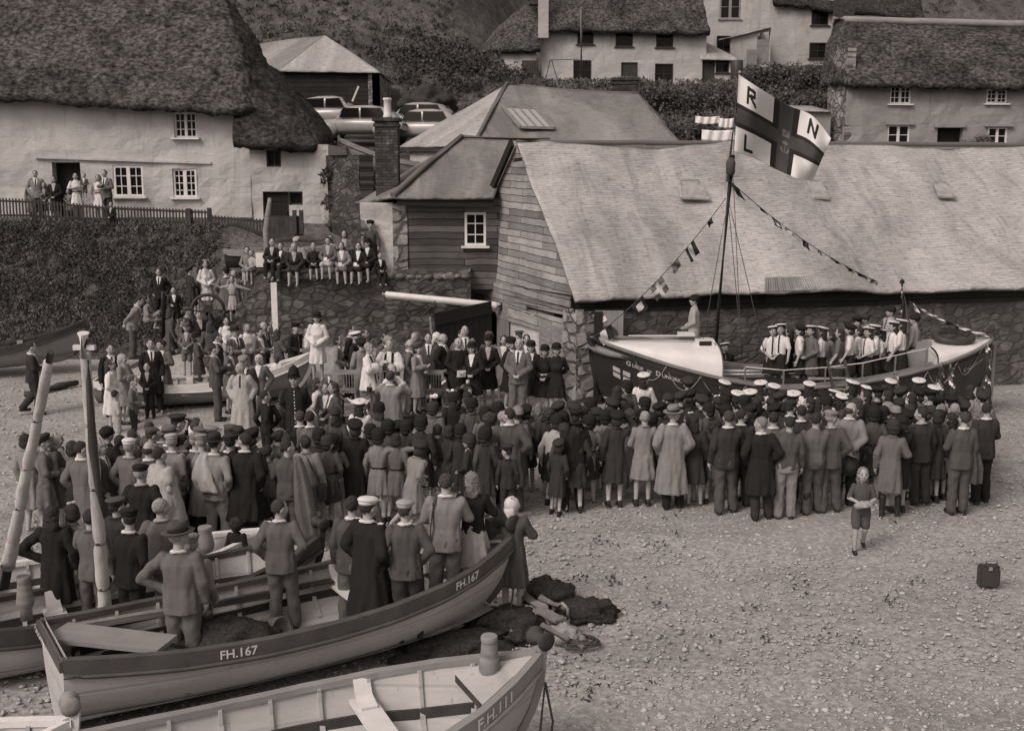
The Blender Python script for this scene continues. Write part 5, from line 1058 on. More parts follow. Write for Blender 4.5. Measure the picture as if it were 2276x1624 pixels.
def furled(label, a, b, Y0, Y1, r0, r1, n=14):
    r = tag(empty('furled_flag'), label, 'flag'); p, q = at(*a, Y=Y0), at(*b, Y=Y1); bm = bmesh.new(); tube(bm, [p, q + (q - p) * .06], .02, 8); finish(bm, 'pole', M_WOOD, r); bm = bmesh.new(); N = 26; P = [p.lerp(q, .12 + .86 * i / N) for i in range(N + 1)]; tube(bm, P, [lerp(r0, r1, i / N) * (1 + .15 * math.sin(i * 1.3)) for i in range(N + 1)], 14)
    for f in bm.faces:
        if len(f.verts) == 4: c = f.calc_center_median(); k = (c - p).dot((q - p).normalized()); a_ = math.atan2(c.y - lerp(p.y, q.y, .5), c.x - lerp(p.x, q.x, k / (q - p).length)); s = (k * 2.1 + a_ / 6.283 + .15 * math.sin(k * 9)) % 1; f.material_index = 1 if s < .12 else (2 if s < .34 else 0)
    finish(bm, 'cloth', [M_F1, M_FW, M_F3], r, True)
furled('furled striped flag leaning in front of the spindle chair', (1002, 925), (985, 838), 24.6, 25.0, .13, .06)
furled('furled striped flag draped on the post right of the spindle chair', (1036, 925), (1041, 852), 24.6, 24.9, .12, .09)
furled('white flagpole with furled cloth held above the white blouse and capped girl', (806, 985), (822, 858), 20.8, 21.2, .05, .05)
furled('pale furled standard held up under the lifeboat stern', (2088, 935), (2092, 812), 22.0, 22.2, .10, .05)
furled('darker furled standard right of the pale one by the lifeboat', (2119, 930), (2113, 815), 22.0, 22.2, .11, .04)
furled('slim striped standard in front of the lifeboat quarter', (2010, 890), (1989, 828), 22.2, 22.4, .06, .03)
furled('tall pale standard at the right end of the lifeboat', (2196, 920), (2196, 770), 23.0, 23.2, .07, .05)
rl = tag(empty('barrier'), 'barrier rail wound with striped flag cloth along the platform front', 'barrier')
def strip(parent, P, rr=.05):
    bm = bmesh.new(); tube(bm, P, [rr * (1 + .3 * math.sin(i * 2.3)) for i in range(len(P))], 8)
    for f in bm.faces: c = f.calc_center_median(); s = (c.x * 2.1 + c.z * 1.3) % 1; f.material_index = 1 if s < .4 else (0 if s < .75 else 2)
    finish(bm, 'flag_cloth', [M_F1, M_FW, M_F3], parent, True)
for pl, Ys in ((((733, 845), (748, 868), (760, 885), (790, 895), (806, 888)), 25.0), (((920, 880), (950, 882), (985, 878), (1010, 868), (1038, 856)), 24.9)):
    P = []
    for (xa, ya), (xb, yb) in zip(pl, pl[1:]):
        for i in range(6): P.append(at(lerp(xa, xb, i / 6), lerp(ya, yb, i / 6), Y=Ys))
    strip(rl, P)
for x, y in ((733, 845), (762, 886), (812, 880), (922, 880), (1040, 854)):
    a = at(x, y, Y=25.0); bm = bmesh.new(); tube(bm, [(a.x, 25.0, 0), (a.x, 25.0, a.z + .1)], .045, 10)
    for f in bm.faces: f.material_index = 1 if (f.calc_center_median().z * 4) % 1 < .4 else 0
    finish(bm, 'post', [M_F1, M_FW], rl)
# spars, posts, winch, sign
bm = bmesh.new(); a, b = at(850, 654, Y=31.6), G_(1112, 680, .12); tube(bm, [a, a.lerp(b, .03), a.lerp(b, .95), b], [.07, .095, .105, .09], 14); sp = tag(finish(bm, 'spar', M_WPAINT, None, True), 'long white spar lying from the stone wall to the board gable', 'spar')
bm = bmesh.new(); tube(bm, [a.lerp(b, .965), a.lerp(b, 1.0)], .118, 14); finish(bm, 'end_band', M_GPAINT, sp)
bm = bmesh.new(); tube(bm, [at(968, 668, Y=31.5), at(905, 740, Y=30.5), at(845, 792, Y=29)], .012, 6); tag(finish(bm, 'rope', M_ROPE_D), 'thin rope running down left from the long white spar', 'rope')
bm = bmesh.new(); p, q = at(611, 775, Y=30.6), at(611, 628, Y=30.6); box(bm, (p + q) / 2, (.16, .06, q.z - p.z)); tag(finish(bm, 'post', M_WPAINT), 'upright white painted post standing before the stone wall', 'post')
r = tag(empty('signpost'), 'crooked driftwood post carrying a blank white board beside the rowing boat', 'signpost'); Yp = 32.6; bm = bmesh.new(); tube(bm, [at(x, y, Y=Yp) for x, y in ((598, 600), (596, 560), (591, 515), (595, 480), (600, 440))], [.10, .1, .09, .085, .05], 10); finish(bm, 'pole', M_WOOD, r, True)
a, b = at(569, 594, Y=Yp - .12), at(587, 562, Y=Yp - .12); bm = bmesh.new(); box(bm, (a + b) / 2, (b.x - a.x, .03, b.z - a.z)); bmesh.ops.bevel(bm, geom=bm.edges[:], offset=.01, segments=2, affect='EDGES'); finish(bm, 'board', M_WPAINT, r)
r = tag(empty('capstan'), 'old iron capstan winch with a big spoked wheel below the girl with outstretched arms', 'winch'); c = at(462, 690, Y=32.6); bm = bmesh.new(); q = Euler((R(90), 0, R(12))).to_matrix(); n_ = 28
tube(bm, [c + q @ Vector((.46 * math.cos(a), .46 * math.sin(a), 0)) for a in [2 * math.pi * i / n_ for i in range(n_ + 1)]], .05, 8); finish(bm, 'wheel_rim', M_IRON, r)
for i in range(6): a = math.pi * i / 3; bm = bmesh.new(); bar(bm, c, c + q @ Vector((.45 * math.cos(a), .45 * math.sin(a), 0)), .05, .04); finish(bm, 'spoke', M_IRON, r)
bm = bmesh.new(); tube(bm, [c + q @ Vector((0, 0, -.3)), c + q @ Vector((0, 0, .3))], .14, 12); finish(bm, 'drum', M_IRON, r)
for s in (-1, 1): bm = bmesh.new(); o = q @ Vector((0, 0, .28 * s)); bar(bm, c + o, c + o + Vector((.35, 0, -1.1)), .1, .1); bar(bm, c + o, c + o + Vector((-.35, 0, -1.1)), .1, .1); finish(bm, 'frame', M_WOOD_D, r)
bm = bmesh.new(); p = at(363, 775, Y=33.6); q_ = at(363, 648, Y=33.6); tube(bm, [p, q_], [.08, .07], 10); tag(finish(bm, 'post', M_WOOD_D), 'tall dark mooring post in front of the seated woman on the bank', 'post')
bm = bmesh.new(); tube(bm, [at(60, 878, z=.05), at(130, 858, z=.1), at(172, 850, z=.1)], [.11, .1, .07], 10); tag(finish(bm, 'log', M_WOOD_D, None, True), 'driftwood log lying on the shingle at the far left', 'log')
# ------------------------------------------------------------------ heap of gear on the shingle
def gnd(x, y): p = at(x, y, z=0); return (p.x, p.y, 0)
for i, (nm, lab, x, y, s, m, rz) in enumerate((('cloth_heap', 'dark cloth heap at the right end of the gear pile', 1300, 1372, (.42, .26, .2), M_NET, .2), ('cloth_heap', 'dark coat thrown on the back of the gear pile', 1215, 1342, (.36, .22, .24), M_NET, .5), ('sack', 'pale sack in the middle of the gear pile', 1190, 1392, (.16, .22, .2), M_CANVAS, .4), ('canvas_roll', 'light folded canvas at the front of the gear pile', 1255, 1425, (.24, .16, .17), M_CANVAS, -.6), ('cloth_heap', 'black tarpaulin heap under the bow of the grey boat', 1120, 1400, (.55, .3, .22), M_NET, .3), ('sack', 'grey sack on the right edge of the gear pile', 1322, 1372, (.18, .14, .12), M_CANVAS, .1), ('bundle', 'dark bundle by the wooden post of the near boat', 1165, 1415, (.3, .2, .2), M_NET, .9), ('rag', 'crumpled pale rag beside the bow roller of the near boat', 1140, 1420, (.14, .12, .1), M_CANVAS, 0), ('net_pile', 'low dark net spread between the two boats', 1010, 1448, (.7, .3, .14), M_NET, .35))): lump(nm, lab, nm.split('_')[0], gnd(x, y), s, m, i + 10, rz, .4)
for i, (x0, y0, x1, y1, z0, z1, rr, lab) in enumerate(((1160, 1320, 1208, 1352, .25, .3, .07, 'thick wooden roller at the top of the gear pile'), (1200, 1330, 1255, 1352, .3, .25, .06, 'second wooden roller lying across the gear pile'), (1205, 1390, 1262, 1420, .2, .15, .045, 'short pipe beside the sack in the gear pile'), (1255, 1405, 1295, 1440, .16, .05, .04, 'pale pipe sticking out of the gear pile front'))):
    bm = bmesh.new(); tube(bm, [at(x0, y0, z=z0), at(x1, y1, z=z1)], rr, 12); tag(finish(bm, 'roller' if i < 2 else 'pipe', M_WOOD if i < 2 else M_GPAINT, None, True), lab, 'roller' if i < 2 else 'pipe')
bm = bmesh.new(); bar(bm, at(1195, 1352, z=.3), at(1245, 1378, z=.28), .16, .03); tag(finish(bm, 'plank', M_WOOD), 'short pale plank resting on top of the gear pile', 'plank')
bm = bmesh.new(); P = [at(x, y, z=zz) for x, y, zz in ((1240, 1350, .25), (1250, 1340, .45), (1262, 1352, .4), (1262, 1375, .2))]; tube(bm, P, .02, 8); tag(finish(bm, 'hose', M_CANVAS), 'curved pale hose looping over the gear pile', 'hose')
c = at(2192, 1304, z=0); r = tag(empty('suitcase'), 'dark upright suitcase standing alone on the shingle at the right edge', 'suitcase'); bm = bmesh.new(); box(bm, (c.x + .02, c.y, .17), (.28, .15, .31)); bmesh.ops.bevel(bm, geom=bm.edges[:], offset=.02, segments=2, affect='EDGES'); finish(bm, 'case', M_DPAINT, r)
bm = bmesh.new(); tube(bm, [(c.x - .03, c.y, .34), (c.x - .02, c.y, .39), (c.x + .12, c.y, .39), (c.x + .13, c.y, .34)], .012, 6); finish(bm, 'handle', M_GPAINT, r); bm = bmesh.new(); box(bm, (c.x + .0, c.y - .102, .30), (.05, .01, .05)); box(bm, (c.x + .15, c.y - .102, .30), (.05, .01, .05)); finish(bm, 'clasp', M_GPAINT, r)
# ------------------------------------------------------------------ parked cars
def car(label, px, py, Y, rz, tone, L=4.0):
    c = at(px, py, Y=Y); r = empty('car', (c.x, Y, c.z - 1.46), rz); tag(r, label, 'car', 'cars parked on the slope below the hill'); m = plain('car_paint_%d' % int(tone * 100), tone, tone * 1.15, 3, rough=.25, spec=.7)
    def loft(st, mats, gl):
        V, F, MI = [], [], []; K = 20
        for x, w, zb, zt in st:
            for k in range(K): a = 2 * math.pi * k / K; cx_, sx_ = math.cos(a), math.sin(a); V.append((x, w * math.copysign(abs(cx_) ** .55, cx_), (zb + zt) / 2 + (zt - zb) / 2 * math.copysign(abs(sx_) ** .6, sx_)))
        for i in range(len(st) - 1):
            for k in range(K): F.append((i * K + k, (i + 1) * K + k, (i + 1) * K + (k + 1) % K, i * K + (k + 1) % K)); MI.append(0)
        F += [tuple(range(K))[::-1], tuple(range((len(st) - 1) * K, len(st) * K))]; MI += [0, 0]; return V, F, MI
    V, F, MI = loft([(-2.0, .5, .45, .75), (-1.8, .66, .38, .88), (-1.3, .74, .32, .98), (0, .76, .3, 1.0), (.7, .72, .3, .98), (1.3, .5, .32, .96), (1.85, .42, .36, .92), (1.98, .3, .45, .85)], [m], 0); pm('body', V, F, m, r, True, MI)
    V, F, MI = loft([(-1.75, .42, .8, .92), (-1.55, .52, .8, 1.2), (-1.2, .6, .8, 1.42), (-.6, .64, .8, 1.52), (.1, .64, .8, 1.52), (.5, .61, .8, 1.44), (.85, .56, .8, 1.1), (.95, .54, .8, .95)], [m], 0); pm('cabin', V, F, m, r, True, MI)
    for s in (-1, 1):
        for x0, x1, x2, x3 in ((-1.35, -.25, -.25, -1.15), (-.17, .72, .5, -.17)):
            V = [(x0, s * .662, 1.0), (x1, s * .668, 1.0), (x2, s * .63, 1.40), (x3, s * .625, 1.38)]; pm('window', V, [(0, 1, 2, 3)], M_GLASS, r)
        for x in (-1.25, 1.3):
            bm = bmesh.new(); bmesh.ops.create_icosphere(bm, subdivisions=3, radius=1, matrix=Matrix.Translation((x, s * .66, .5)) @ Matrix.Diagonal((.5, .17, .34, 1))); finish(bm, 'mudguard', m, r, True)
            bm = bmesh.new(); lathe(bm, [(.1, -.08), (.3, -.08), (.32, 0), (.3, .08), (.1, .08)], (x, s * .68, .32), 18, rot=Euler((R(90), 0, 0)).to_matrix()); finish(bm, 'wheel', M_IRON, r)
    for x, h, zt in ((.66, .5, 1.2), (-1.52, .36, 1.12)): pm('windscreen', [(x + (.2 if x > 0 else -.17), -h, zt - .16), (x + (.2 if x > 0 else -.17), h, zt - .16), (x - (.08 if x > 0 else -.10), h * .9, zt + .22), (x - (.08 if x > 0 else -.10), -h * .9, zt + .22)], [(0, 1, 2, 3)], M_GLASS, r)
car('pale round roofed car nearest the thatch of the low wing', 742, 217, 53, R(-12), .34); car('pale car with a sloping back just left of the tall chimney', 800, 238, 49.5, R(168), .34); car('pale car behind, right of the tall chimney, with a dark side', 927, 231, 53, R(168), .30); car('pale car right of the chimney cut off by the slate roof', 938, 246, 50, R(166), .36)
bm = bmesh.new(); bar(bm, at(783, 226, Y=55), at(797, 192, Y=55), .08, .08); tag(finish(bm, 'post', M_WPAINT), 'slanting white post behind the parked cars', 'post')
lump('nets', 'heap of dark nets and timber behind the cars near the hill path', 'heap', (at(955, 222, Y=57).x, 57, at(955, 222, Y=57).z - .5), (1.2, .8, .8), M_NET, 33, 0, .5)
# ------------------------------------------------------------------ people: bodies grown as one surface, clothes and hair as parts
TN = {'k': .024, 'd': .042, 'g': .085, 'm': .13, 'l': .22, 'p': .36, 'w': .64}
def cloth(t):
    if t in _mc: return _mc[t]
    v = TN[t]; s = NT('cloth_' + t, .92, .08); a = s.noise(s.coord('Object', (1, 1, .5)), 9, 5, .65); f = s.noise(s.coord('Object'), 60, 2, .6)
    c = s.ramp(a, [(.3, v * .94), (.7, v * 1.06)]); s.bump(f, .25, .004, s.bump(a, .3, .02)); _mc[t] = s.col(c); return s.m
M_SKIN = plain('skin', .33, .40, 14, rough=.6); M_EYE = plain('eye', .07, .09); M_MOUTH = plain('mouth', .16, .2); M_SHOE = plain('shoe_leather', .018, .03, 8, rough=.45); M_SOCK = plain('white_sock', .5, .6, 20)
HAIR = {'d': plain('dark_hair', .022, .05, 40, bump=.5), 'b': plain('brown_hair', .035, .08, 40, bump=.5), 'f': plain('fair_hair', .14, .26, 40, bump=.5), 'g': plain('grey_hair', .22, .36, 40, bump=.5)}
def ball(bm, c, r, rot=None):
    m = Matrix.Translation(c) @ (rot.to_matrix().to_4x4() if rot else Matrix()) @ Matrix.Diagonal((*((r,) * 3 if isinstance(r, (int, float)) else r), 1)); bmesh.ops.create_icosphere(bm, subdivisions=3, radius=1, matrix=m)
def cap(bm, p, q, r0, r1, n=14):
    p, q = Vector(p), Vector(q); d = (q - p).normalized(); pts, rr = [], []
    for k in (-.95, -.7, -.35, 0): pts.append(p + d * r0 * k); rr.append(r0 * math.sqrt(1 - k * k))
    for k in (0, .35, .7, .95): pts.append(q + d * r1 * k); rr.append(r1 * math.sqrt(1 - k * k))
    tube(bm, pts, rr, n)
def loft(bm, rings, n=28):                # (z, rx, ry, y)
    R_ = []
    for z, rx, ry, *y in rings: R_.append([bm.verts.new((rx * math.copysign(abs(math.cos(a)) ** .85, math.cos(a)), (y[0] if y else 0) + ry * math.copysign(abs(math.sin(a)) ** .85, math.sin(a)), z)) for a in [2 * math.pi * k / n for k in range(n)]])
    if R_[0][0].co.z > R_[-1][0].co.z: R_.reverse()
    for a, b in zip(R_, R_[1:]):
        for k in range(n): bm.faces.new((a[k], a[(k + 1) % n], b[(k + 1) % n], b[k]))
    bm.faces.new(R_[0][::-1]); bm.faces.new(R_[-1])
def remesh(bm, vox, sm=3, name='m'):
    me = bpy.data.meshes.new(name); bm.to_mesh(me); bm.free(); ob = bpy.data.objects.new(name, me)
    r = ob.modifiers.new('r', 'REMESH'); r.mode = 'VOXEL'; r.voxel_size = vox
    if sm: s = ob.modifiers.new('s', 'SMOOTH'); s.factor = .5; s.iterations = sm
    o = evalmesh(ob); o.name = name; return o
ARM = {  # elbow, wrist for the right arm (+x); the left arm mirrors unless given
 'stand': (((.235, -.03, 1.12), (.245, .05, .87)),) * 2, 'clasp': (((.25, .0, 1.12), (.065, .19, .98)),) * 2, 'behind': (((.25, -.09, 1.14), (.05, -.17, .95)),) * 2,
 'folded': (((.245, .06, 1.14), (-.07, .19, 1.15)), ((.245, .06, 1.13), (-.09, .20, 1.11))), 'pockets': (((.29, -.09, 1.13), (.20, .05, .95)),) * 2, 'akimbo': (((.25, -.03, 1.12), (.23, .04, .89)), ((.40, -.07, 1.16), (.19, .02, 1.02))),
 'read': (((.245, .05, 1.13), (.08, .27, 1.14)),) * 2, 'camera': (((.29, .17, 1.27), (.075, .19, 1.53)),) * 2, 'spread': (((.43, .02, 1.33), (.66, .05, 1.44)), ((.43, .02, 1.28), (.66, .04, 1.22))),
 'salute': (((.38, .10, 1.44), (.14, .13, 1.66)), ((.235, -.03, 1.12), (.245, .05, .87))), 'carry': (((.235, -.03, 1.12), (.245, .05, .87)), ((.26, .02, 1.12), (.16, .22, 1.08))), 'round': (((.42, .06, 1.36), (.64, .14, 1.38)), ((.235, -.03, 1.12), (.245, .05, .87))),
 'walk': (((.25, .03, 1.13), (.08, .24, 1.10)), ((.25, .03, 1.13), (.06, .25, 1.06))), 'run': (((.25, -.14, 1.14), (.22, .05, 1.02)), ((.25, .1, 1.14), (.2, .3, 1.1))), 'sit': (((.25, .05, 1.12), (.09, .28, 1.02)),) * 2, 'rail': (((.24, .02, 1.13), (.26, .14, .92)),) * 2,
 'relax': (((.26, .04, 1.13), (.12, .22, 1.08)), ((.235, -.05, 1.12), (.25, .02, .87))), 'easy': (((.25, -.06, 1.13), (.20, .08, .93)), ((.24, .0, 1.12), (.22, .12, .89))),
 'hold': (((.26, .08, 1.16), (.05, .22, 1.2)), ((.25, .05, 1.13), (.0, .22, 1.08))), 'backhat': (((.25, -.09, 1.14), (.06, -.17, .97)), ((.25, -.09, 1.14), (.02, -.18, .94)))}
def legs(pose):
    if pose == 'sit': return [((s * .09, 0, .50), (s * .11, .43, .50), (s * .12, .46, .09)) for s in (1, -1)]
    if pose == 'walk': return [((.09, 0, .9), (.10, .12, .50), (.10, .10, .09)), ((-.09, 0, .9), (-.09, .03, .48), (-.10, -.22, .16))]
    if pose == 'run': return [((.09, 0, .9), (.10, .20, .52), (.10, .30, .10)), ((-.09, 0, .9), (-.09, -.10, .50), (-.10, -.42, .28))]
    if pose == 'squat': return [((s * .09, 0, .3), (s * .13, .36, .52), (s * .12, .22, .09)) for s in (1, -1)]
    if pose in ('relax', 'easy', 'folded', 'pockets', 'akimbo'): k = 1 if pose in ('relax', 'pockets') else -1; return [((.09, 0, .90), (.10 + .02 * k, .015 + .05 * max(0, k), .50), (.12 + .03 * k, .05 * k, .09)), ((-.09, 0, .90), (-.10 + .02 * k, .015 + .05 * max(0, -k), .50), (-.12 + .03 * k, -.05 * k, .09))]
    return [((s * .09, 0, .90), (s * .10, .015, .49), (s * .105, -.01, .09)) for s in (1, -1)]
DZ = {'sit': -.42, 'squat': -.62}
def warp(co, lean, yaw, dz):
    v = Vector(co)
    if yaw and v.z > 1.44: a = R(yaw) * sstep(1.44, 1.51, v.z); v = Vector((v.x * math.cos(a) - v.y * math.sin(a), v.x * math.sin(a) + v.y * math.cos(a), v.z))
    if lean and v.z > .85: a = -R(lean) * sstep(.85, 1.12, v.z); y, z = v.y, v.z - .95; v = Vector((v.x, y * math.cos(a) - z * math.sin(a), .95 + y * math.sin(a) + z * math.cos(a)))
    v.z += dz; return v
def arms(pose): return ARM.get(pose, ARM['sit' if pose == 'squat' else 'stand'])
_tp = {}
def body(pose, sex, lean, yaw, sock):
    key = ('b', pose, sex, lean, yaw, sock)
    if key in _tp: return _tp[key]
    hs = 1.17 if sex == 'c' else (1.08 if sex == 'y' else 1.0); sw = {'m': .175, 'w': .155, 'c': .16, 'y': .155}[sex]; dz = DZ.get(pose, 0); bm = bmesh.new(); H = lambda x, y, z: Vector((x * hs, y * hs, 1.49 + (z - 1.49) * hs))
    ball(bm, H(0, .015, 1.605), (.078 * hs, .096 * hs, .108 * hs)); ball(bm, H(0, .04, 1.545), (.062 * hs, .064 * hs, .058 * hs)); cap(bm, H(0, .106, 1.615), H(0, .118, 1.588), .011 * hs, .015 * hs)
    for s in (-1, 1): ball(bm, H(s * .079, .005, 1.592), (.013 * hs, .026 * hs, .034 * hs)); ball(bm, H(s * .04, .078, 1.575), (.026 * hs, .03 * hs, .03 * hs))
    cap(bm, H(0, -.005, 1.52), (0, -.01, 1.40), .052, .058)
    loft(bm, [(1.44, .05, .05), (1.38, sw * .8, .06), (1.25, sw * .84, .082), (1.08, .112, .078), (.95, .13, .095), (.86, .11, .09)])
    for s, (el, wr) in zip((1, -1), arms(pose)):
        el, wr = Vector(el), Vector(wr); el.x *= s; wr.x *= s; sh = Vector((s * sw, 0, 1.375)); cap(bm, sh, el, .044, .038); cap(bm, el, wr, .04, .028)
        d = (wr - el).normalized(); side = Vector((0, 1, 0)) if abs(d.y) < .75 else Vector((0, 0, 1)); w = (side - d * side.dot(d)).normalized(); nrm = d.cross(w).normalized() * (-s)
        cap(bm, wr + d * .02, wr + d * .075, .026, .03); ball(bm, wr + d * .05, .034)
        for k, (o, ln) in enumerate(((.031, .062), (.011, .074), (-.010, .070), (-.030, .054))):
            b = wr + d * .088 + w * o; m = b + d * ln * .55 + nrm * .010; cap(bm, b, m, .0105, .0098, 8); cap(bm, m, m + (d * .8 + nrm * .6).normalized() * ln * .5, .0098, .0085, 8)
        t0 = wr + d * .03 + w * .03; t1 = t0 + (d * .7 + w * .75).normalized() * .045; cap(bm, t0, t1, .0125, .011, 8); cap(bm, t1, t1 + d * .03, .011, .0095, 8)
    for hip, kn, an in legs(pose):
        hip = Vector(hip) - Vector((0, 0, dz if pose in DZ else 0)) if False else Vector(hip)
        o = Vector((0, 0, -dz)); cap(bm, hip + o, Vector(kn) + o, .075, .052); cap(bm, Vector(kn) + o, Vector(kn).lerp(Vector(an), .35) + o, .05, .05); cap(bm, Vector(kn).lerp(Vector(an), .35) + o, Vector(an) + o, .05, .033); cap(bm, Vector(an) + o + Vector((0, -.01, -.03)), Vector(an) + o + Vector((0, .13, -.055)), .035, .028)
    me = remesh(bm, .0115, 2, 'person'); mi = []
    cs = [p.center.copy() for p in me.polygons]
    an = [Vector(l[2]) - Vector((0, 0, dz)) for l in legs(pose)]
    for c in cs:
        k = 0; q = Vector((abs(c.x) / hs, c.y / hs, 1.49 + (c.z - 1.49) / hs))
        if q.z > 1.5 and q.y > .06:
            if (q - Vector((.033, .098, 1.612))).length < .0165 or (abs(q.z - 1.640) < .007 and .016 < q.x < .05): k = 1
            elif abs(q.z - 1.541) < .007 and q.x < .024 and q.y > .085: k = 2
        if sock and min((c - a).length for a in an) < .16 and c.z - an[0].z < .11: k = 3
        mi.append(k)
    me.polygons.foreach_set('material_index', mi)
    for m in (M_SKIN, M_EYE, M_MOUTH, M_SOCK): me.materials.append(m)
    for v in me.vertices: v.co = warp(v.co, lean, yaw, dz)
    me.polygons.foreach_set('use_smooth', [True] * len(me.polygons)); _tp[key] = me; return me
def shoes(pose, hi):
    key = ('s', pose, hi)
    if key in _tp: return _tp[key]
    out = []
    for hip, kn, an in legs(pose):
        bm = bmesh.new(); a = Vector(an); cap(bm, a + Vector((0, -.03, -.045)), a + Vector((0, .15, -.055)), .042, .037); ball(bm, a + Vector((0, -.02, -.01)), (.044, .05, .05)); box(bm, a + Vector((0, .05, -.08)), (.08, .25, .02))
        if hi: cap(bm, a + Vector((0, -.01, 0)), a + Vector((0, -.0, .26)), .05, .062)
        me = remesh(bm, .014, 2, 'shoe'); me.materials.append(M_SHOE); me.polygons.foreach_set('use_smooth', [True] * len(me.polygons)); out.append(me)
    _tp[key] = out; return out
TOPS = {  # hem, rings below the chest, waist size, sleeve end (1 = wrist), sleeve radii, fold depth, front opening, belt
 'jacket': dict(r=[(.78, .19, .14), (.90, .185, .135), (1.06, .162, .118)], sl=1, sr=(.068, .058, .052), v=1), 'coat': dict(r=[(.46, .235, .20), (.70, .21, .17), (.92, .19, .145), (1.06, .165, .122)], sl=1, sr=(.072, .064, .058), v=1, fold=.02),
 'longcoat': dict(r=[(.30, .27, .22), (.60, .235, .19), (.92, .205, .155), (1.08, .19, .135)], sl=1, sr=(.082, .072, .064), v=1, fold=.025), 'cassock': dict(r=[(.05, .24, .22), (.4, .21, .18), (.92, .18, .14), (1.06, .165, .122)], sl=1, sr=(.066, .058, .054), v=2, fold=.018),
 'surplice': dict(r=[(.70, .25, .21), (.95, .215, .17), (1.15, .19, .14)], sl=.86, sr=(.085, .10, .12), v=3, fold=.02), 'dress': dict(r=[(.50, .245, .21), (.70, .21, .175), (.92, .175, .14), (1.06, .132, .105)], sl=.5, sr=(.062, .056, .056), v=0, fold=.022, belt=1),
 'tunic': dict(r=[(.56, .22, .18), (.74, .20, .16), (.92, .18, .14), (1.06, .138, .108)], sl=1, sr=(.062, .055, .05), v=0, fold=.016, belt=1), 'shirt': dict(r=[(.96, .145, .112), (1.02, .155, .12), (1.10, .155, .12)], sl=.5, sr=(.066, .062, .064), v=4), 'blouse': dict(r=[(.96, .145, .112), (1.02, .158, .125), (1.10, .16, .128)], sl=.98, sr=(.064, .056, .05), v=0),
 'jersey': dict(r=[(.86, .168, .128), (.94, .172, .132), (1.08, .152, .115)], sl=.97, sr=(.062, .053, .048), v=0), 'polo': dict(r=[(.88, .165, .125), (1.06, .15, .115)], sl=.48, sr=(.06, .056, .056), v=0), 'cape': dict(r=[(.62, .34, .24), (.9, .30, .21), (1.15, .25, .17), (1.3, .225, .15)], sl=.3, sr=(.08, .08, .08), v=0, fold=.03), 'uniform': dict(r=[(.72, .195, .145), (.90, .19, .14), (1.05, .165, .122)], sl=1, sr=(.068, .058, .052), v=5, belt=1)}
def top(kind, pose, sex, lean):
    key = ('t', kind, pose, sex, lean)
    if key in _tp: return _tp[key]
    T = TOPS[kind]; dz = DZ.get(pose, 0); k = {'m': 1.06, 'w': .93, 'c': .92, 'y': .92}[sex]; sw = {'m': .178, 'w': .155, 'c': .158, 'y': .155}[sex]; bm = bmesh.new(); rg = [(max(z, .80) if pose in DZ else z, a * k, b * k) for z, a, b in T['r'] if not (pose in DZ and z < .78)]
    bust = .02 if sex == 'w' else 0
    loft(bm, rg + [(1.20, .170 * k, .122 * k + bust, bust), (1.31, .188 * k, .115 * k), (1.385, sw * .92, .092), (1.435, .092, .075), (1.465, .066, .064)])
    for s, (el, wr) in zip((1, -1), arms(pose)):
        el, wr = Vector(el), Vector(wr); el.x *= s; wr.x *= s; sh = Vector((s * sw, 0, 1.372)); a, b, c = T['sr']; sl = T['sl']
        ball(bm, sh - Vector((0, 0, .012)), a * 1.02)
        if sl > .55: cap(bm, sh, el, a, b); cap(bm, el, el.lerp(wr, (sl - .5) * 2 * .97), b, c)
        else: cap(bm, sh, sh.lerp(el, min(1, sl * 1.75)), a, b)
    if T['v'] in (1, 5): tube(bm, [(.082 * math.sin(a), -.078 * math.cos(a) - .004, 1.462 - .022 * (1 - math.cos(a))) for a in [R(-125 + 12.5 * i) for i in range(21)]], .017, 8)
    me = remesh(bm, .0145, 2, kind); fold = T.get('fold', .006); mi = []; zh = T['r'][0][0]; nr = [v.normal.copy() for v in me.vertices]
    for v, n in zip(me.vertices, nr):
        c = v.co; d = .016 * noise.noise((c.x * 14, c.y * 14, c.z * 4)) + .004 * noise.noise((c.x * 26 + c.z * 9, c.y * 26, c.z * 16))
        if fold > .01 and c.z < 1.05 and math.hypot(c.x, c.y) > .08 and abs(n.z) < .8: a = math.atan2(c.y, c.x); d += fold * sstep(1.05, zh, c.z) * (math.sin(a * 9 + 2 * noise.noise((0, 0, c.z * 3))) * .6 + noise.noise((a * 3, c.z * 1.5, 7)))
        v.co = c + n * d
    for p in me.polygons:
        c = p.center; x = abs(c.x); q = 0; fr = c.y > .03 and p.normal.y > .1; v = T['v']
        if v in (1, 5) and fr and 1.17 < c.z < 1.47 and c.y < .16 and x < .012 + (c.z - 1.17) * .24: q = 1 if v == 1 else 0
        if v == 1 and q == 1 and x < .02 and sex == 'm': q = 2
        if v == 1 and c.z > 1.446 and sex == 'm': q = 1
        if v == 2 and c.z > 1.44: q = 1
        if v == 3 and fr and c.z > .85 and .05 < x < .11 and c.y < .2: q = 2
        if v == 4 and fr and x < .022 and c.z > 1.02: q = 2
        if v == 5 and fr and x < .012 and (c.z * 16) % 1 < .4 and c.z < 1.42: q = 1
        if T.get('belt') and abs(c.z - 1.05) < .022 and math.hypot(c.x, c.y * 1.3) < .20: q = 2
        mi.append(q)
    me.polygons.foreach_set('material_index', mi); [me.materials.append(cloth('d')) for _ in range(3)]
    for v in me.vertices: v.co = warp(v.co, lean, 0, dz)
    me.polygons.foreach_set('use_smooth', [True] * len(me.polygons)); _tp[key] = me; return me
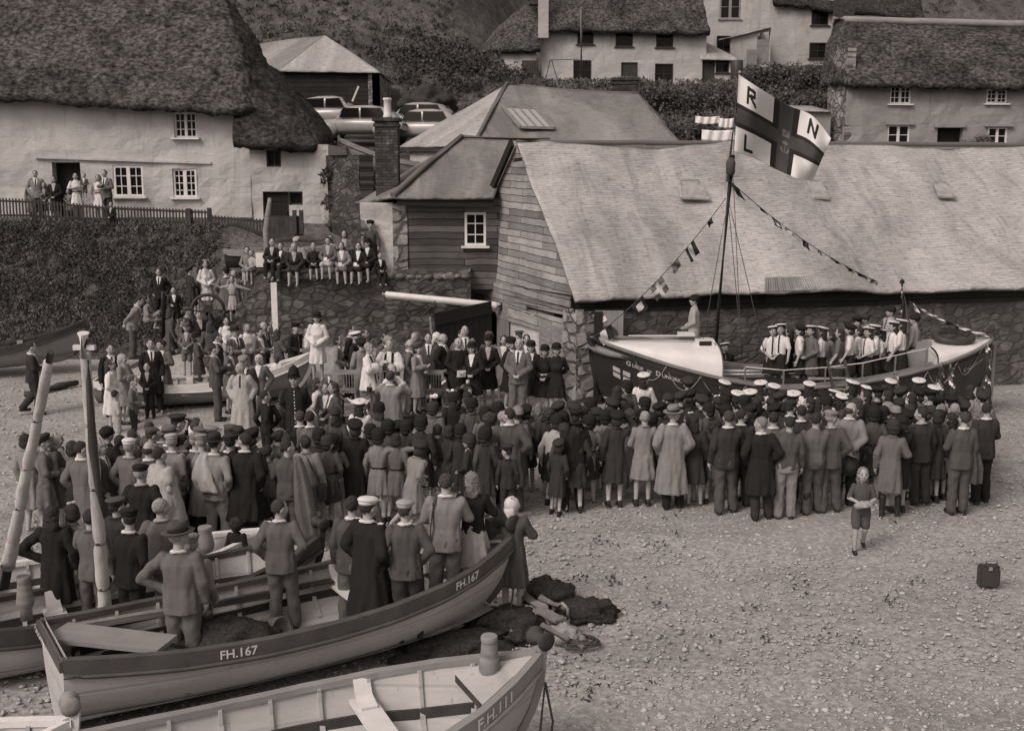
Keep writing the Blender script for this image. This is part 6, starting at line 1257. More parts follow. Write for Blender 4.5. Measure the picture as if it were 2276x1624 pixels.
def bottom(kind, pose, sex):
    key = ('o', kind, pose, sex)
    if key in _tp: return _tp[key]
    dz = DZ.get(pose, 0); k = {'m': 1.05, 'w': .98, 'c': .92, 'y': .94}[sex]; bm = bmesh.new()
    if pose in DZ:
        z0 = .92 + dz; ball(bm, (0, .0, z0 + .02), (.17 * k, .15 * k, .14))
        for hip, kn, an in legs(pose):
            cap(bm, hip, kn, .105 * k, .085 * k)
            if kind == 'trousers': cap(bm, kn, Vector(an) + Vector((0, 0, .02)), .08, .068)
        if kind == 'skirt': ball(bm, (0, .24, z0 + .01), (.21, .26, .09))
    elif kind == 'skirt': loft(bm, [(.50, .225 * k, .19 * k), (.70, .205 * k, .168 * k), (.90, .178 * k, .14 * k), (1.0, .145 * k, .11 * k), (1.05, .135 * k, .10 * k)])
    elif kind == 'longskirt': loft(bm, [(.12, .24 * k, .21 * k), (.6, .2 * k, .17 * k), (.90, .175 * k, .14 * k), (1.05, .135 * k, .10 * k)])
    else:
        loft(bm, [(.80, .165 * k, .125 * k), (.92, .172 * k, .13 * k), (1.04, .15 * k, .11 * k)])
        for hip, kn, an in legs(pose):
            if kind == 'shorts': cap(bm, hip, Vector(hip).lerp(Vector(kn), .8), .098 * k, .098 * k)
            elif kind == 'breeches': cap(bm, hip, kn, .11, .10); cap(bm, kn, Vector(kn).lerp(Vector(an), .3), .09, .065)
            else: cap(bm, hip, kn, .098 * k, .082 * k); cap(bm, kn, Vector(an) + Vector((0, 0, .0)), .08 * k, .076 * k)
    me = remesh(bm, .015, 3, kind); nr = [v.normal.copy() for v in me.vertices]
    for v, n in zip(me.vertices, nr):
        c = v.co; d = .015 * noise.noise((c.x * 13, c.y * 13, c.z * 8)) + .003 * noise.noise((c.x * 26, c.y * 26, c.z * 16))
        if 'skirt' in kind and pose not in DZ and abs(n.z) < .8: a = math.atan2(c.y, c.x); d += .02 * sstep(1.0, .5, c.z) * (math.sin(a * 8) * .5 + noise.noise((a * 3, c.z * 2, 3)))
        v.co = c + n * d
    me.materials.append(cloth('d')); me.polygons.foreach_set('use_smooth', [True] * len(me.polygons)); _tp[key] = me; return me
def hair(kind, sex, lean, yaw, dz):
    key = ('h', kind, sex, lean, yaw, dz)
    if key in _tp: return _tp[key]
    hs = 1.17 if sex == 'c' else (1.08 if sex == 'y' else 1.0); bm = bmesh.new()
    B = lambda c, r: ball(bm, c, r)
    if kind == 'bald': B((0, -.026, 1.59), (.086, .086, .056))
    else:
        B((0, -.010, 1.628), (.0845, .098, .100))
        if kind != 'short': B((0, -.012, 1.62), (.092, .101, .110))
        if kind in ('bob', 'curly', 'long', 'frizz'): B((0, -.035, 1.555), (.100, .078, .085))
        if kind in ('long', 'curly'): B((0, -.055, 1.48), (.105, .055, .11))
        if kind == 'frizz': B((0, -.02, 1.62), (.125, .12, .125))
        if kind == 'updo': B((0, -.10, 1.64), (.05, .045, .055)); B((0, .05, 1.70), (.06, .04, .03))
        if kind == 'plaits':
            for s in (-1, 1): cap(bm, (s * .075, -.05, 1.55), (s * .09, -.085, 1.33), .028, .014)
    me = remesh(bm, .012, 2, 'hair'); A = {'curly': .022, 'frizz': .03}.get(kind, .008)
    for v in me.vertices:
        n = v.normal.copy(); c = v.co; d = A * noise.noise(c * 38) + A * .5 * noise.noise((c.x * 80, c.y * 80, c.z * 25)); c = c + n * d; v.co = warp((c.x * hs, c.y * hs, 1.49 + (c.z - 1.49) * hs), lean, yaw, dz)
    me.materials.append(HAIR['d']); me.polygons.foreach_set('use_smooth', [True] * len(me.polygons)); _tp[key] = me; return me
def hat(kind, sex, lean, yaw, dz):
    key = ('c', kind, sex, lean, yaw, dz)
    if key in _tp: return _tp[key]
    hs = 1.17 if sex == 'c' else (1.08 if sex == 'y' else 1.0); bm = bmesh.new(); c0 = Vector((0, .0, 0)); rot = Euler((0, 0, 0))
    L = lambda prof, z, mi=0, sx=1, sy=1.12, rt=None: lathe(bm, prof, (0, -.002, z), 24, mi, sx, sy, (rt or Euler((0, 0, 0))).to_matrix())
    if kind == 'flatcap': ball(bm, (0, .012, 1.695), (.108, .132, .046), Euler((R(-10), 0, 0))); ball(bm, (0, .132, 1.668), (.078, .055, .012), Euler((R(-14), 0, 0))); L([(.092, 0), (.094, .04)], 1.655)
    elif kind == 'seacap': rt = Euler((R(9), R(9), 0)); L([(.088, -.005), (.092, .0), (.093, .036), (.09, .038)], 1.650, 1, rt=rt); L([(.08, .03), (.122, .042), (.132, .056), (.126, .070), (.09, .078), (.01, .08)], 1.650, 0, rt=rt)
    elif kind == 'trilby': L([(.09, 0), (.150, -.004), (.158, .010), (.154, .014), (.096, .010)], 1.655, 0, 1, 1.16); L([(.098, .0), (.097, .028)], 1.664, 1); L([(.098, .02), (.096, .06), (.088, .098), (.062, .112), (.035, .104), (.01, .088)], 1.664, 0, .86, 1.15)
    elif kind == 'guide': L([(.10, .0), (.122, -.022), (.134, -.014), (.126, .002), (.110, .014)], 1.655, 0, 1, 1.1); L([(.109, .0), (.109, .025)], 1.662, 1); L([(.110, .02), (.108, .05), (.094, .082), (.06, .104), (.01, .112)], 1.664, 0)
    elif kind == 'beret': rt = Euler((R(20), R(-8), 0)); L([(.098, -.03), (.100, .0), (.124, .024), (.131, .05), (.118, .076), (.075, .095), (.015, .10)], 1.652, 0, rt=rt)
    elif kind == 'round': L([(.108, -.055), (.121, -.062), (.124, -.05), (.113, -.02), (.114, .02), (.104, .062), (.075, .092), (.035, .104), (.008, .107)], 1.655, 0, 1, 1.08, Euler((R(6), 0, 0)))
    elif kind == 'peaked': L([(.092, 0), (.094, .04), (.12, .06), (.125, .075), (.10, .088), (.01, .092)], 1.650, 0); ball(bm, (0, .125, 1.655), (.075, .05, .010), Euler((R(-18), 0, 0)))
    elif kind == 'helmet': L([(.10, -.01), (.128, -.018), (.132, -.006), (.104, .01)], 1.655, 0, 1, 1.15); L([(.105, .0), (.104, .06), (.09, .13), (.055, .18), (.02, .20), (.018, .215)], 1.655, 0); ball(bm, (0, .118, 1.71), (.022, .008, .028)); 
    elif kind == 'scarf':
        ball(bm, (0, -.012, 1.612), (.093, .108, .116)); ball(bm, (0, -.06, 1.53), (.088, .055, .10)); cap(bm, (0, -.08, 1.52), (0, -.10, 1.40), .06, .018); ball(bm, (0, .05, 1.475), (.035, .03, .025))
    elif kind == 'cloche': L([(.104, -.02), (.120, -.018), (.112, .0), (.106, .03), (.092, .075), (.05, .1), (.01, .104)], 1.665)
    elif kind == 'woolly': ball(bm, (0, -.005, 1.66), (.112, .122, .10))
    elif kind == 'widehat': L([(.09, 0), (.185, .012), (.19, .022), (.1, .012)], 1.66, 0, 1, 1.05); L([(.1, 0), (.095, .05), (.06, .08), (.01, .085)], 1.665)
    elif kind == 'ribbon': ball(bm, (.03, -.02, 1.735), (.035, .014, .02)); ball(bm, (-.03, -.02, 1.735), (.035, .014, .02))
    me = bpy.data.meshes.new(kind); bm.to_mesh(me); bm.free()
    A = .02 if kind == 'woolly' else .004
    for v in me.vertices: c = v.co; c = c + c.normalized() * A * noise.noise(c * 45); v.co = warp((c.x * hs, c.y * hs, 1.49 + (c.z - 1.49) * hs), lean, yaw, dz)
    me.materials.append(cloth('d')); me.materials.append(cloth('k')); me.polygons.foreach_set('use_smooth', [True] * len(me.polygons)); _tp[key] = me; return me
def put(name, me, parent, mats):
    o = bpy.data.objects.new(name, me); C.objects.link(o); o.parent = parent
    for i, m in enumerate(mats):
        if i < len(o.material_slots): o.material_slots[i].link = 'OBJECT'; o.material_slots[i].material = m
    return o
PEOPLE = []; NAMED = []
TOPNAME = {'polo': 'shirt', 'longcoat': 'raincoat', 'cape': 'draped_coat'}
def person(loc, rot, h, sex, pose='stand', top_='jacket g', bot='trousers d', hr='short d', ht=None, label=None, nm=None, lean=0, yaw=0, feet=False, sock=False, boots=False, group=None, look=None, shirt=None, tie='d', px=None):
    if shirt is None: shirt = 'w' if random.random() < .7 else 'p'
    if pose == 'stand': pose = random.choice(('stand', 'relax', 'easy', 'clasp' if 80 < abs(rot) else 'relax', 'easy'))
    if yaw == 0 and abs(rot) < 60 and pose not in ('camera',): yaw = random.choice((0, 0, 0, 30, -30, 55, -55))
    dz = DZ.get(pose, 0); o = bpy.data.objects.new('person', body(pose, sex, lean, yaw, sock)); C.objects.link(o); s = h / (1.72 if sex in 'mw' else (1.755 if sex == 'c' else 1.75))
    o.location = loc; o.rotation_euler = (R(random.uniform(-2.2, 2.2)), R(random.uniform(-2.2, 2.2)), R(rot)); w_ = random.uniform(.96, 1.06) * (1.0 if sex != 'c' else .97); o.scale = (s * w_, s * w_, s); o['category'] = 'person'
    if group: o['group'] = group
    k, t = top_.split()[:2]; b_ = top_.split()[2] if len(top_.split()) > 2 else ('k' if 'belt' in TOPS[k] else tie)
    put(TOPNAME.get(k, k), top(k, pose, sex, lean), o, [cloth(t), cloth(shirt), cloth(b_)])
    if bot: k2, t2 = bot.split(); put('skirt' if 'skirt' in k2 else k2, bottom(k2, pose, sex), o, [cloth(t2)])
    if hr: k3, t3 = hr.split(); put('hair', hair(k3, sex, lean, yaw, dz), o, [HAIR[t3]])
    if ht: k4, t4 = ht.split()[:2]; put('headscarf' if k4 == 'scarf' else ('hair_ribbon' if k4 == 'ribbon' else 'hat'), hat(k4, sex, lean, yaw, dz), o, [cloth(t4), cloth('k')])
    if feet:
        for me in shoes(pose, boots): put('boot' if boots else 'shoe', me, o, [])
    if label: o['label'] = label
    p = px or proj((loc[0], loc[1], loc[2] + h)); PEOPLE.append((o, p, look)); 
    if nm: NAMED.append((p, nm, o))
    return o
REG = {'A': (60, 680, .30783), 'B': (700, 680, .30783), 'C': (1200, 700, .30783), 'D': (1600, 700, .30783), 'E': (2100, 700, .30783), 'F': (60, 1100, .30783), 'G': (700, 1100, .30783), 'H': (1350, 1100, .30783), 'I': (2000, 1100, .35149), 'J': (60, 1500, .31404), 'K': (700, 1400, .37561), 'L': (1350, 1080, .21968), 'M': (1820, 1040, .21968), 'N': (2300, 1040, .21968), 'W': (600, 580, .22847), 'T': (60, 440, .17575)}
def D2(reg, zx, zy): x, y, k = REG[reg]; q = .793031; return (x + zx * k) * q, (y + zy * k) * q
def P(reg, zx, zy, h, rot, sex, *a, z=0.0, Y=None, **k):
    px = D2(reg, zx, zy)
    ho = h
    if a and a[0] in DZ: ho = h + DZ[a[0]] * h / 1.72
    if Y is not None: p = at(*px, Y=Y); p.z -= ho
    else:
        p = at(*px, z=z + ho); g = 0
        if z == 0:
            for _ in range(12):
                if p.y > 31.2: p = at(*px, Y=31.2); g = max(0, p.z - ho); break
                g = .5 * g + .5 * rise(p.x, p.y); p = at(*px, z=g + ho)
        p.z = z + g
    return person(p, rot + random.uniform(-6, 6), h, sex, *a, px=px, **k)
def thing(fn_bm, name, m, label, cat, smooth=False, group=None): return tag(finish(fn_bm, name, m, None, smooth), label, cat, group)
# ------------------------------------------------------------------ who stands where (regions are parts of the photo)
GW, GT, GB, GP, GL, GC = 'people seated or standing on the stone wall', 'people watching from the cottage terrace', 'spectators on the left of the beach', 'official party on the platform', 'girls and crew aboard the lifeboat', 'crowd standing on the shingle'
GF = 'onlookers standing in the fishing boats'
# terrace before the big cottage
T_ = dict(Y=39.7, group=GT)
P('T', 240, 215, 1.72, 200, 'm', 'pockets', 'jacket l', 'trousers g', 'short d', None, 'man in grey jacket leaning at the left end of the terrace', **T_)
P('T', 150, 345, 1.6, 190, 'w', 'stand', 'coat m', None, 'bob b', None, 'blurred woman in grey coat furthest left on the terrace', **T_)
P('T', 340, 400, 1.4, 200, 'c', 'clasp', 'jacket g', 'shorts d', 'short d', None, 'low dark haired child between two adults at the terrace left end', **T_)
P('T', 522, 310, 1.62, 180, 'w', 'clasp', 'coat k', None, 'long d', None, 'woman in open dark coat with hands joined left of the cottage doorway', **T_)
P('T', 865, 255, 1.64, 205, 'w', 'hold', 'dress w', None, 'bob d', None, 'woman in white dress holding a small child by the cottage doorway', **T_)
P('T', 985, 265, .95, 170, 'c', 'clasp', 'jacket g', 'shorts m', 'short b', None, 'small child in dark clothes carried by the woman in white', Y=39.5, group=GT, sock=True)
P('T', 1215, 285, 1.62, 180, 'w', 'stand', 'dress w', None, 'curly d', None, 'dark curly haired woman in a pale long dress at the picket fence', **T_)
P('T', 1340, 210, 1.76, 175, 'm', 'hold', 'jacket m', 'trousers d', 'short d', None, 'tall man in tweed jacket beside the double cottage window', **T_)
P('T', 740, 520, 1.0, 180, 'c', 'stand', 'dress p', None, 'short f', None, 'toddler in pale clothes low in the dark cottage doorway', Y=39.9, group=GT)
P('T', 1420, 715, 1.15, 160, 'c', 'clasp', 'jacket k', 'shorts d', 'short b', None, 'dark dressed child crouched outside the picket fence corner', Y=38.5, group=GT)
# on top of the stone wall
W_ = dict(Y=32.25, group=GW)
P('W', 705, 385, 1.5, 180, 'y', 'sit', 'jacket k', 'trousers k', 'short b', None, 'boy in dark suit and white collar seated next to the white board', **W_)
P('W', 815, 440, 1.4, 170, 'c', 'sit', 'jacket d', 'trousers d', 'short d', None, 'hunched boy in dark jacket, second on the wall from the board', **W_)
P('W', 770, 505, 1.2, 180, 'c', 'sit', 'jacket g', 'shorts g', 'short d', None, 'small face peeping between the first two seated boys', Y=32.7, group=GW)
P('W', 985, 430, 1.6, 180, 'w', 'sit', 'coat d', 'skirt d', 'bob g', None, 'woman in plain dark coat leaning forward on the wall', lean=12, **W_)
P('W', 1030, 370, 1.72, 175, 'm', 'sit', 'jacket p', 'trousers g', 'short b', 'flatcap p', 'man in pale jacket and flat cap behind the leaning dark coated woman', Y=32.7, group=GW, lean=8)
P('W', 1225, 435, 1.42, 180, 'c', 'sit', 'jersey k', 'shorts k', 'short d', None, 'boy in black jersey with bare knees drawn up on the wall', feet=True, **W_)
P('W', 1405, 365, 1.6, 180, 'w', 'sit', 'jacket m', 'skirt p', 'updo d', None, 'woman in grey jacket and pale skirt seated with knees apart', nm='pale skirted seated woman', feet=True, **W_)
P('W', 1420, 350, 1.6, 170, 'w', 'stand', 'coat l', None, 'bob f', 'scarf l', 'pale scarfed woman half hidden behind the pale skirted seated woman', Y=33.4, group=GW)
P('W', 1580, 430, 1.58, 180, 'w', 'sit', 'coat l', 'skirt m', 'bob b', None, 'seated woman in light grey belted coat holding a small paper', feet=True, **W_)
P('W', 1615, 285, 1.62, 180, 'w', 'hold', 'coat m', None, 'bob d', 'scarf d', 'woman in dark headscarf standing on the wall with folded arms', Y=33.0, group=GW)
P('W', 1765, 435, 1.58, 178, 'w', 'sit', 'coat k', 'skirt k', 'bob d', None, 'seated woman in black coat with a white paper on her lap', feet=True, **W_)
P('W', 1900, 395, 1.58, 170, 'w', 'sit', 'coat k', 'skirt k', 'bob d', 'guide k', 'seated woman in black hat and coat near the shed pier', Y=32.4, group=GW)
P('W', 1935, 170, 1.5, 190, 'y', 'stand', 'jersey g', 'trousers d', 'short d', 'beret k', 'youth in dark beret standing against the shed pier', Y=32.6, group=GW)
P('W', 2030, 560, 1.2, 200, 'c', 'sit', 'jacket k', 'trousers k', 'short d', None, 'smallest dark child crouched at the right end of the wall', group=GW, Y=32.3)
P('W', 400, 490, 1.4, 200, 'c', 'sit', 'jersey l', 'shorts m', 'bob d', None, 'dark haired child in light top left of the white board', Y=33.0, group=GW)
P('W', 460, 530, 1.2, 150, 'c', 'sit', 'polo p', 'shorts l', 'short f', None, 'fair small child squatting just left of the white board', Y=32.9, group=GW)
# left of the beach, around bank and winch
B_ = dict(group=GB)
P('A', 985, 480, 1.78, -75, 'm', 'behind', 'jacket l', 'trousers g', 'short d', None, 'man in tweed jacket leaning forward with hands behind his back', lean=18, feet=True, **B_)
P('A', 1140, 485, 1.62, -80, 'w', 'squat', 'coat l', 'skirt l', 'long d', None, 'woman in light grey coat squatting on the bank chin on hand', Y=34.8, **B_)
P('A', 1255, 235, 1.75, 185, 'm', 'pockets', 'jacket k', 'trousers k', 'short d', None, 'man in black suit standing high on the bank behind the mooring post', Y=35.6, **B_)
P('A', 1395, 405, 1.4, 190, 'c', 'stand', 'jacket k', 'shorts k', 'short d', None, 'dark clothed child beside the man in black on the bank', Y=34.6, **B_)
P('A', 1545, 225, 1.62, -60, 'w', 'stand', 'jacket d', 'skirt d', 'short d', 'beret d', 'woman in dark costume and beret left of the capstan', Y=34.2, **B_)
P('A', 1575, 155, 1.62, -70, 'w', 'stand', 'jacket m', 'skirt d', 'bob d', None, 'dark haired woman with white collar topmost in the capstan group', Y=35.2, **B_)
P('A', 1680, 165, 1.65, -150, 'w', 'clasp', 'coat w', None, 'bob d', 'ribbon w', 'woman in white coat and white hat above the capstan', Y=34.4, **B_)
P('A', 1845, 230, 1.76, 10, 'm', 'pockets', 'coat m', 'trousers d', 'short d', 'trilby d', 'man in grey overcoat and dark hat with his back turned', Y=33.9, **B_)
P('A', 1930, 250, 1.55, -160, 'w', 'stand', 'coat l', None, 'short b', 'scarf p', 'pale scarfed woman behind the girl with outstretched arms', Y=33.7, **B_)
P('A', 1920, 300, 1.38, 195, 'c', 'spread', 'dress p', None, 'bob d', None, 'girl in pale pinafore dress with both arms stretched out', Y=32.7, nm='girl with outstretched arms', feet=True, **B_)
for zx, zy, h, rt, sx, po, tp, bt, hr_, ht_, lab in (
 (1340, 600, 1.6, -60, 'w', 'stand', 'coat g', None, 'curly b', None, 'woman with light curly hair low beside the mooring post'),
 (1525, 590, 1.74, -70, 'm', 'stand', 'jacket d', 'trousers d', 'short b', 'flatcap g', 'man in dark cap directly below the capstan wheel left side'),
 (1625, 620, 1.62, -140, 'w', 'stand', 'jacket k', 'skirt d', 'updo b', None, 'woman in black jacket and white blouse below the capstan'),
 (1450, 680, 1.5, -90, 'y', 'stand', 'jacket g', 'shorts d', 'short b', None, 'youth looking right behind the capped boy in the boat'),
 (1370, 700, 1.6, -70, 'w', 'stand', 'coat k', None, 'bob d', None, 'woman in black coat left of the capped boy in the boat'),
 (1520, 690, 1.6, -100, 'y', 'stand', 'jacket k', 'trousers k', 'short d', None, 'dark suited youth with pale shirt right of the capped boy'),
 (1710, 715, 1.62, 20, 'w', 'stand', 'coat g', None, 'long b', None, 'woman with long brown hair in dark grey coat, back turned'),
 (1790, 810, 1.74, -75, 'm', 'stand', 'jacket d', 'trousers d', 'short d', None, 'dark jacketed man right of the woman in a black hat'),
 (1870, 680, 1.62, -150, 'w', 'clasp', 'jacket w', 'skirt p', 'long d', None, 'dark haired woman in white jacket under the outstretched girl'),
 (1935, 770, 1.75, -120, 'm', 'read', 'jacket m', 'trousers g', 'short d', 'trilby d', 'man in grey suit and dark trilby reading a paper'),
 (2050, 735, 1.62, -160, 'w', 'clasp', 'jacket w', 'skirt l', 'short b', 'scarf l', 'woman in pale jacket and headscarf seated by the boat'),
 (2190, 715, 1.74, -110, 'm', 'stand', 'jacket g', 'trousers d', 'bald b', None, 'balding man under the white painted post')):
    P('A', zx, zy, h, rt, sx, po, tp, bt, hr_, ht_, lab, **B_)
P('A', 1490, 735, 1.42, 182, 'c', 'stand', 'jacket m', 'shorts m', 'short d', 'flatcap g', 'capped boy in jacket and shorts standing in a rowing boat', z=.35, feet=True, **B_)
P('A', 1610, 820, 1.64, -80, 'w', 'folded', 'coat g', None, 'bob d', 'guide k', 'woman in long grey coat and black brimmed hat facing right', feet=True, **B_)
P('A', 1765, 925, 1.8, -85, 'm', 'hold', 'jacket g', 'trousers g', 'short d', None, 'tall man in dark suit holding a small camera, facing right', feet=True, nm='tall man holding a camera', **B_)
P('A', 1870, 935, 1.64, -100, 'w', 'clasp', 'coat m', None, 'bob b', 'scarf l', 'woman in belted coat beside the tall man holding a camera', feet=True, **B_)
P('A', 2000, 1090, 1.7, 180, 'm', 'pockets', 'longcoat p', 'trousers l', 'bald g', None, 'bald man in pale belted raincoat facing the camera', feet=True, nm='bald man in pale raincoat', yaw=-40, **B_)
P('A', 2045, 1030, 1.72, 185, 'm', 'stand', 'jacket d', 'trousers d', 'short d', 'flatcap l', 'man in light flat cap behind the bald man in pale raincoat', **B_)
P('A', 2145, 1020, 1.62, 178, 'w', 'pockets', 'longcoat m', None, 'short b', 'scarf w', 'woman in white headscarf and open grey coat', feet=True, **B_)
P('A', 2225, 1360, 1.45, 20, 'c', 'pockets', 'jacket k', 'trousers k', 'short b', None, 'boy in black suit with white collar below the white scarfed woman', feet=True, **B_)
P('A', 805, 920, 1.76, -150, 'm', 'stand', 'coat k', 'trousers k', 'short d', None, 'man in black overcoat behind the woman in white costume', **B_)
P('A', 790, 1060, 1.64, -85, 'w', 'clasp', 'coat w', None, 'curly b', None, 'woman in white costume facing right at the left of the beach', feet=True, nm='woman in white costume', **B_)
P('A', 930, 1010, 1.62, -100, 'w', 'folded', 'coat l', None, 'short f', 'scarf p', 'woman in pale coat and headscarf with crossed arms', feet=True, **B_)
P('A', 1180, 880, 1.78, -160, 'm', 'stand', 'coat k', 'trousers k', 'short d', None, 'man in black coat and tie above the small dark boy', **B_)
P('A', 1150, 1095, 1.3, 182, 'c', 'stand', 'jacket k', 'trousers k', 'short b', None, 'small boy in black suit facing the camera', feet=True, **B_)
P('A', 1280, 890, 1.66, 180, 'w', 'folded', 'coat m', None, 'updo d', None, 'woman in grey coat with folded arms and white socks', feet=True, sock=True, yaw=-40, **B_)
P('A', 985, 1220, 1.45, -90, 'c', 'stand', 'jacket m', 'trousers d', 'short b', None, 'boy in grey jacket with open white collar facing right', feet=True, **B_)
P('A', 850, 1340, 1.25, -60, 'c', 'clasp', 'blouse p', 'shorts p', 'short d', None, 'dark haired small boy all in pale clothes', feet=True, **B_)
P('A', 60, 905, 1.74, -70, 'm', 'walk', 'jacket d', 'trousers d', 'short d', None, 'blurred man in dark suit walking at the left edge by the boat', feet=True, **B_)
# around the pale rowing boat
for zx, zy, h, rt, sx, po, tp, bt, hr_, ht_, lab, kw in (
 (75, 780, 1.66, -120, 'w', 'folded', 'coat m', None, 'updo d', None, 'dark haired woman in tweed coat with folded arms looking up', {}),
 (180, 700, 1.0, -100, 'c', 'clasp', 'dress l', None, 'bob b', None, 'little girl in light coat lifted up beside the white post', dict(z=.75)),
 (270, 790, 1.6, -60, 'w', 'hold', 'coat g', None, 'curly b', None, 'brown curly haired woman right of the lifted little girl', {}),
 (390, 735, 1.76, -120, 'm', 'stand', 'uniform k', 'trousers k', 'short d', 'peaked k', 'man in long black belted uniform and peaked cap', dict(nm='black uniformed man in peaked cap')),
 (520, 770, 1.6, 170, 'w', 'stand', 'coat p', None, 'bob d', None, 'pale coated woman behind the woman in the long white dress', {}),
 (235, 1030, 1.12, -10, 'c', 'stand', 'dress w', None, 'bob b', None, 'little girl in short white dress seen from behind', dict(feet=True)),
 (600, 1225, 1.6, -85, 'w', 'stand', 'jacket w', 'skirt l', 'long b', None, 'long haired girl in white jacket beside the policeman', dict(feet=False)),
 (710, 1280, 1.55, 170, 'w', 'clasp', 'coat g', None, 'bob d', 'scarf g', 'girl in dark coat and hood facing the camera right of the policeman', {}),
 (775, 1265, 1.6, 120, 'w', 'stand', 'coat g', None, 'curly b', None, 'curly haired woman behind the hooded girl', {}),
 (150, 1345, 1.5, -60, 'c', 'stand', 'jacket k', 'trousers k', 'short d', None, 'dark jacketed boy with bowed head left of the policeman', {}),
 (300, 1375, 1.35, -30, 'c', 'stand', 'jacket g', 'shorts d', 'short d', None, 'short haired boy close to the policeman right arm', {})):
    P('B', zx, zy, h, rt, sx, po, tp, bt, hr_, ht_, lab, group=GB, **kw)
P('B', 605, 640, 1.68, 182, 'w', 'clasp', 'coat w', None, 'bob d', 'guide k', 'woman in long white dress and black hat standing in a rowing boat', Y=27.2, nm='woman in long white dress', group=GB)
P('B', 420, 1185, 1.84, 180, 'm', 'behind', 'uniform k', 'trousers k', 'short d', 'helmet k', 'police sergeant in helmet and dark tunic with bright buttons', nm='policeman in helmet', group=GB, feet=True)
# official party
Q_ = dict(z=.26, group=GP)
for zx, zy, h, rt, sx, po, tp, bt, hr_, ht_, lab, kw in (
 (900, 755, 1.8, -100, 'm', 'stand', 'jacket k', 'trousers k', 'short d', None, 'tall man in black suit at the left end of the platform', {}),
 (810, 845, 1.6, -100, 'w', 'stand', 'coat l', None, 'bob d', None, 'woman in light coat at the platform rail left end', {}),
 (945, 815, 1.72, -100, 'm', 'stand', 'uniform k', 'trousers k', 'short g', 'seacap w', 'naval officer in white topped cap and black coat', {}),
 (1060, 785, 1.75, -100, 'm', 'stand', 'jacket g', 'trousers g', 'short b', None, 'balding man in dark suit behind the elderly clergyman', {}),
 (1030, 880, 1.62, 20, 'w', 'stand', 'coat l', None, 'short d', 'beret k', 'woman in black beret and pale coat beside the elderly clergyman', {}),
 (1085, 912, 1.74, -100, 'm', 'hold', 'surplice w', 'longskirt m', 'short g', None, 'elderly white haired clergyman in white surplice over a grey gown', dict(tie='k', nm='elderly clergyman in surplice')),
 (1265, 885, 1.74, 172, 'm', 'hold', 'surplice w', 'longskirt k', 'bald d', None, 'bishop in white surplice and black stole facing the camera', dict(tie='k', nm='bishop in surplice')),
 (1195, 825, 1.62, -100, 'w', 'stand', 'coat m', None, 'curly b', None, 'curly haired woman between the two surpliced clergymen', {}),
 (1240, 845, 1.7, -110, 'm', 'stand', 'jacket l', 'trousers g', 'short g', None, 'grey haired man just behind the bishop', dict(Y=26.6)),
 (1490, 820, 1.74, 160, 'm', 'stand', 'jacket m', 'trousers g', 'short g', None, 'older man in grey jacket left of the dark barn door', {}),
 (1455, 878, 1.72, -90, 'm', 'stand', 'jacket m', 'trousers m', 'bald g', None, 'bald man in grey suit in profile beside the woman in a beret', {}),
 (1515, 915, 1.64, -120, 'w', 'hold', 'coat l', None, 'bob d', 'beret g', 'woman in pale costume and dark beret holding up her hand', dict(feet=True)),
 (1640, 818, 1.76, 178, 'm', 'behind', 'jacket g', 'trousers g', 'short d', None, 'high browed man in grey suit with long tie', {}),
 (1760, 822, 1.74, -110, 'm', 'stand', 'jacket k', 'trousers k', 'bald g', None, 'balding man in black suit left of the cassocked clergyman', {}),
 (1700, 815, 1.6, -100, 'w', 'stand', 'coat d', None, 'short g', 'scarf w', 'white veiled nurse behind the balding man in black', dict(Y=26.6)),
 (1868, 858, 1.74, -160, 'm', 'clasp', 'cassock k', None, 'bald d', None, 'clergyman in long black cassock holding a white paper', dict(nm='clergyman in black cassock')),
 (1912, 795, 1.74, -160, 'm', 'stand', 'jacket m', 'trousers g', 'short d', None, 'dark haired man behind the cassocked clergyman', {}),
 (1950, 755, 1.86, -170, 'm', 'stand', 'jacket l', 'trousers g', 'bald g', None, 'very tall bald man in pale suit at the back', {}),
 (2040, 918, 1.6, 172, 'w', 'clasp', 'coat k', None, 'bob d', 'guide k', 'short woman in black brimmed hat right of the cassocked clergyman', {}),
 (2175, 850, 1.68, 175, 'w', 'clasp', 'coat k', None, 'bob d', 'guide k', 'taller woman in black hat holding gloves in front of the barn door', {})):
    kk = dict(Q_); kk.update(kw)
    if 'Y' in kk: kk.pop('z')
    P('B', zx, zy, h, rt, sx, po, tp, bt, hr_, ht_, lab, **kk)
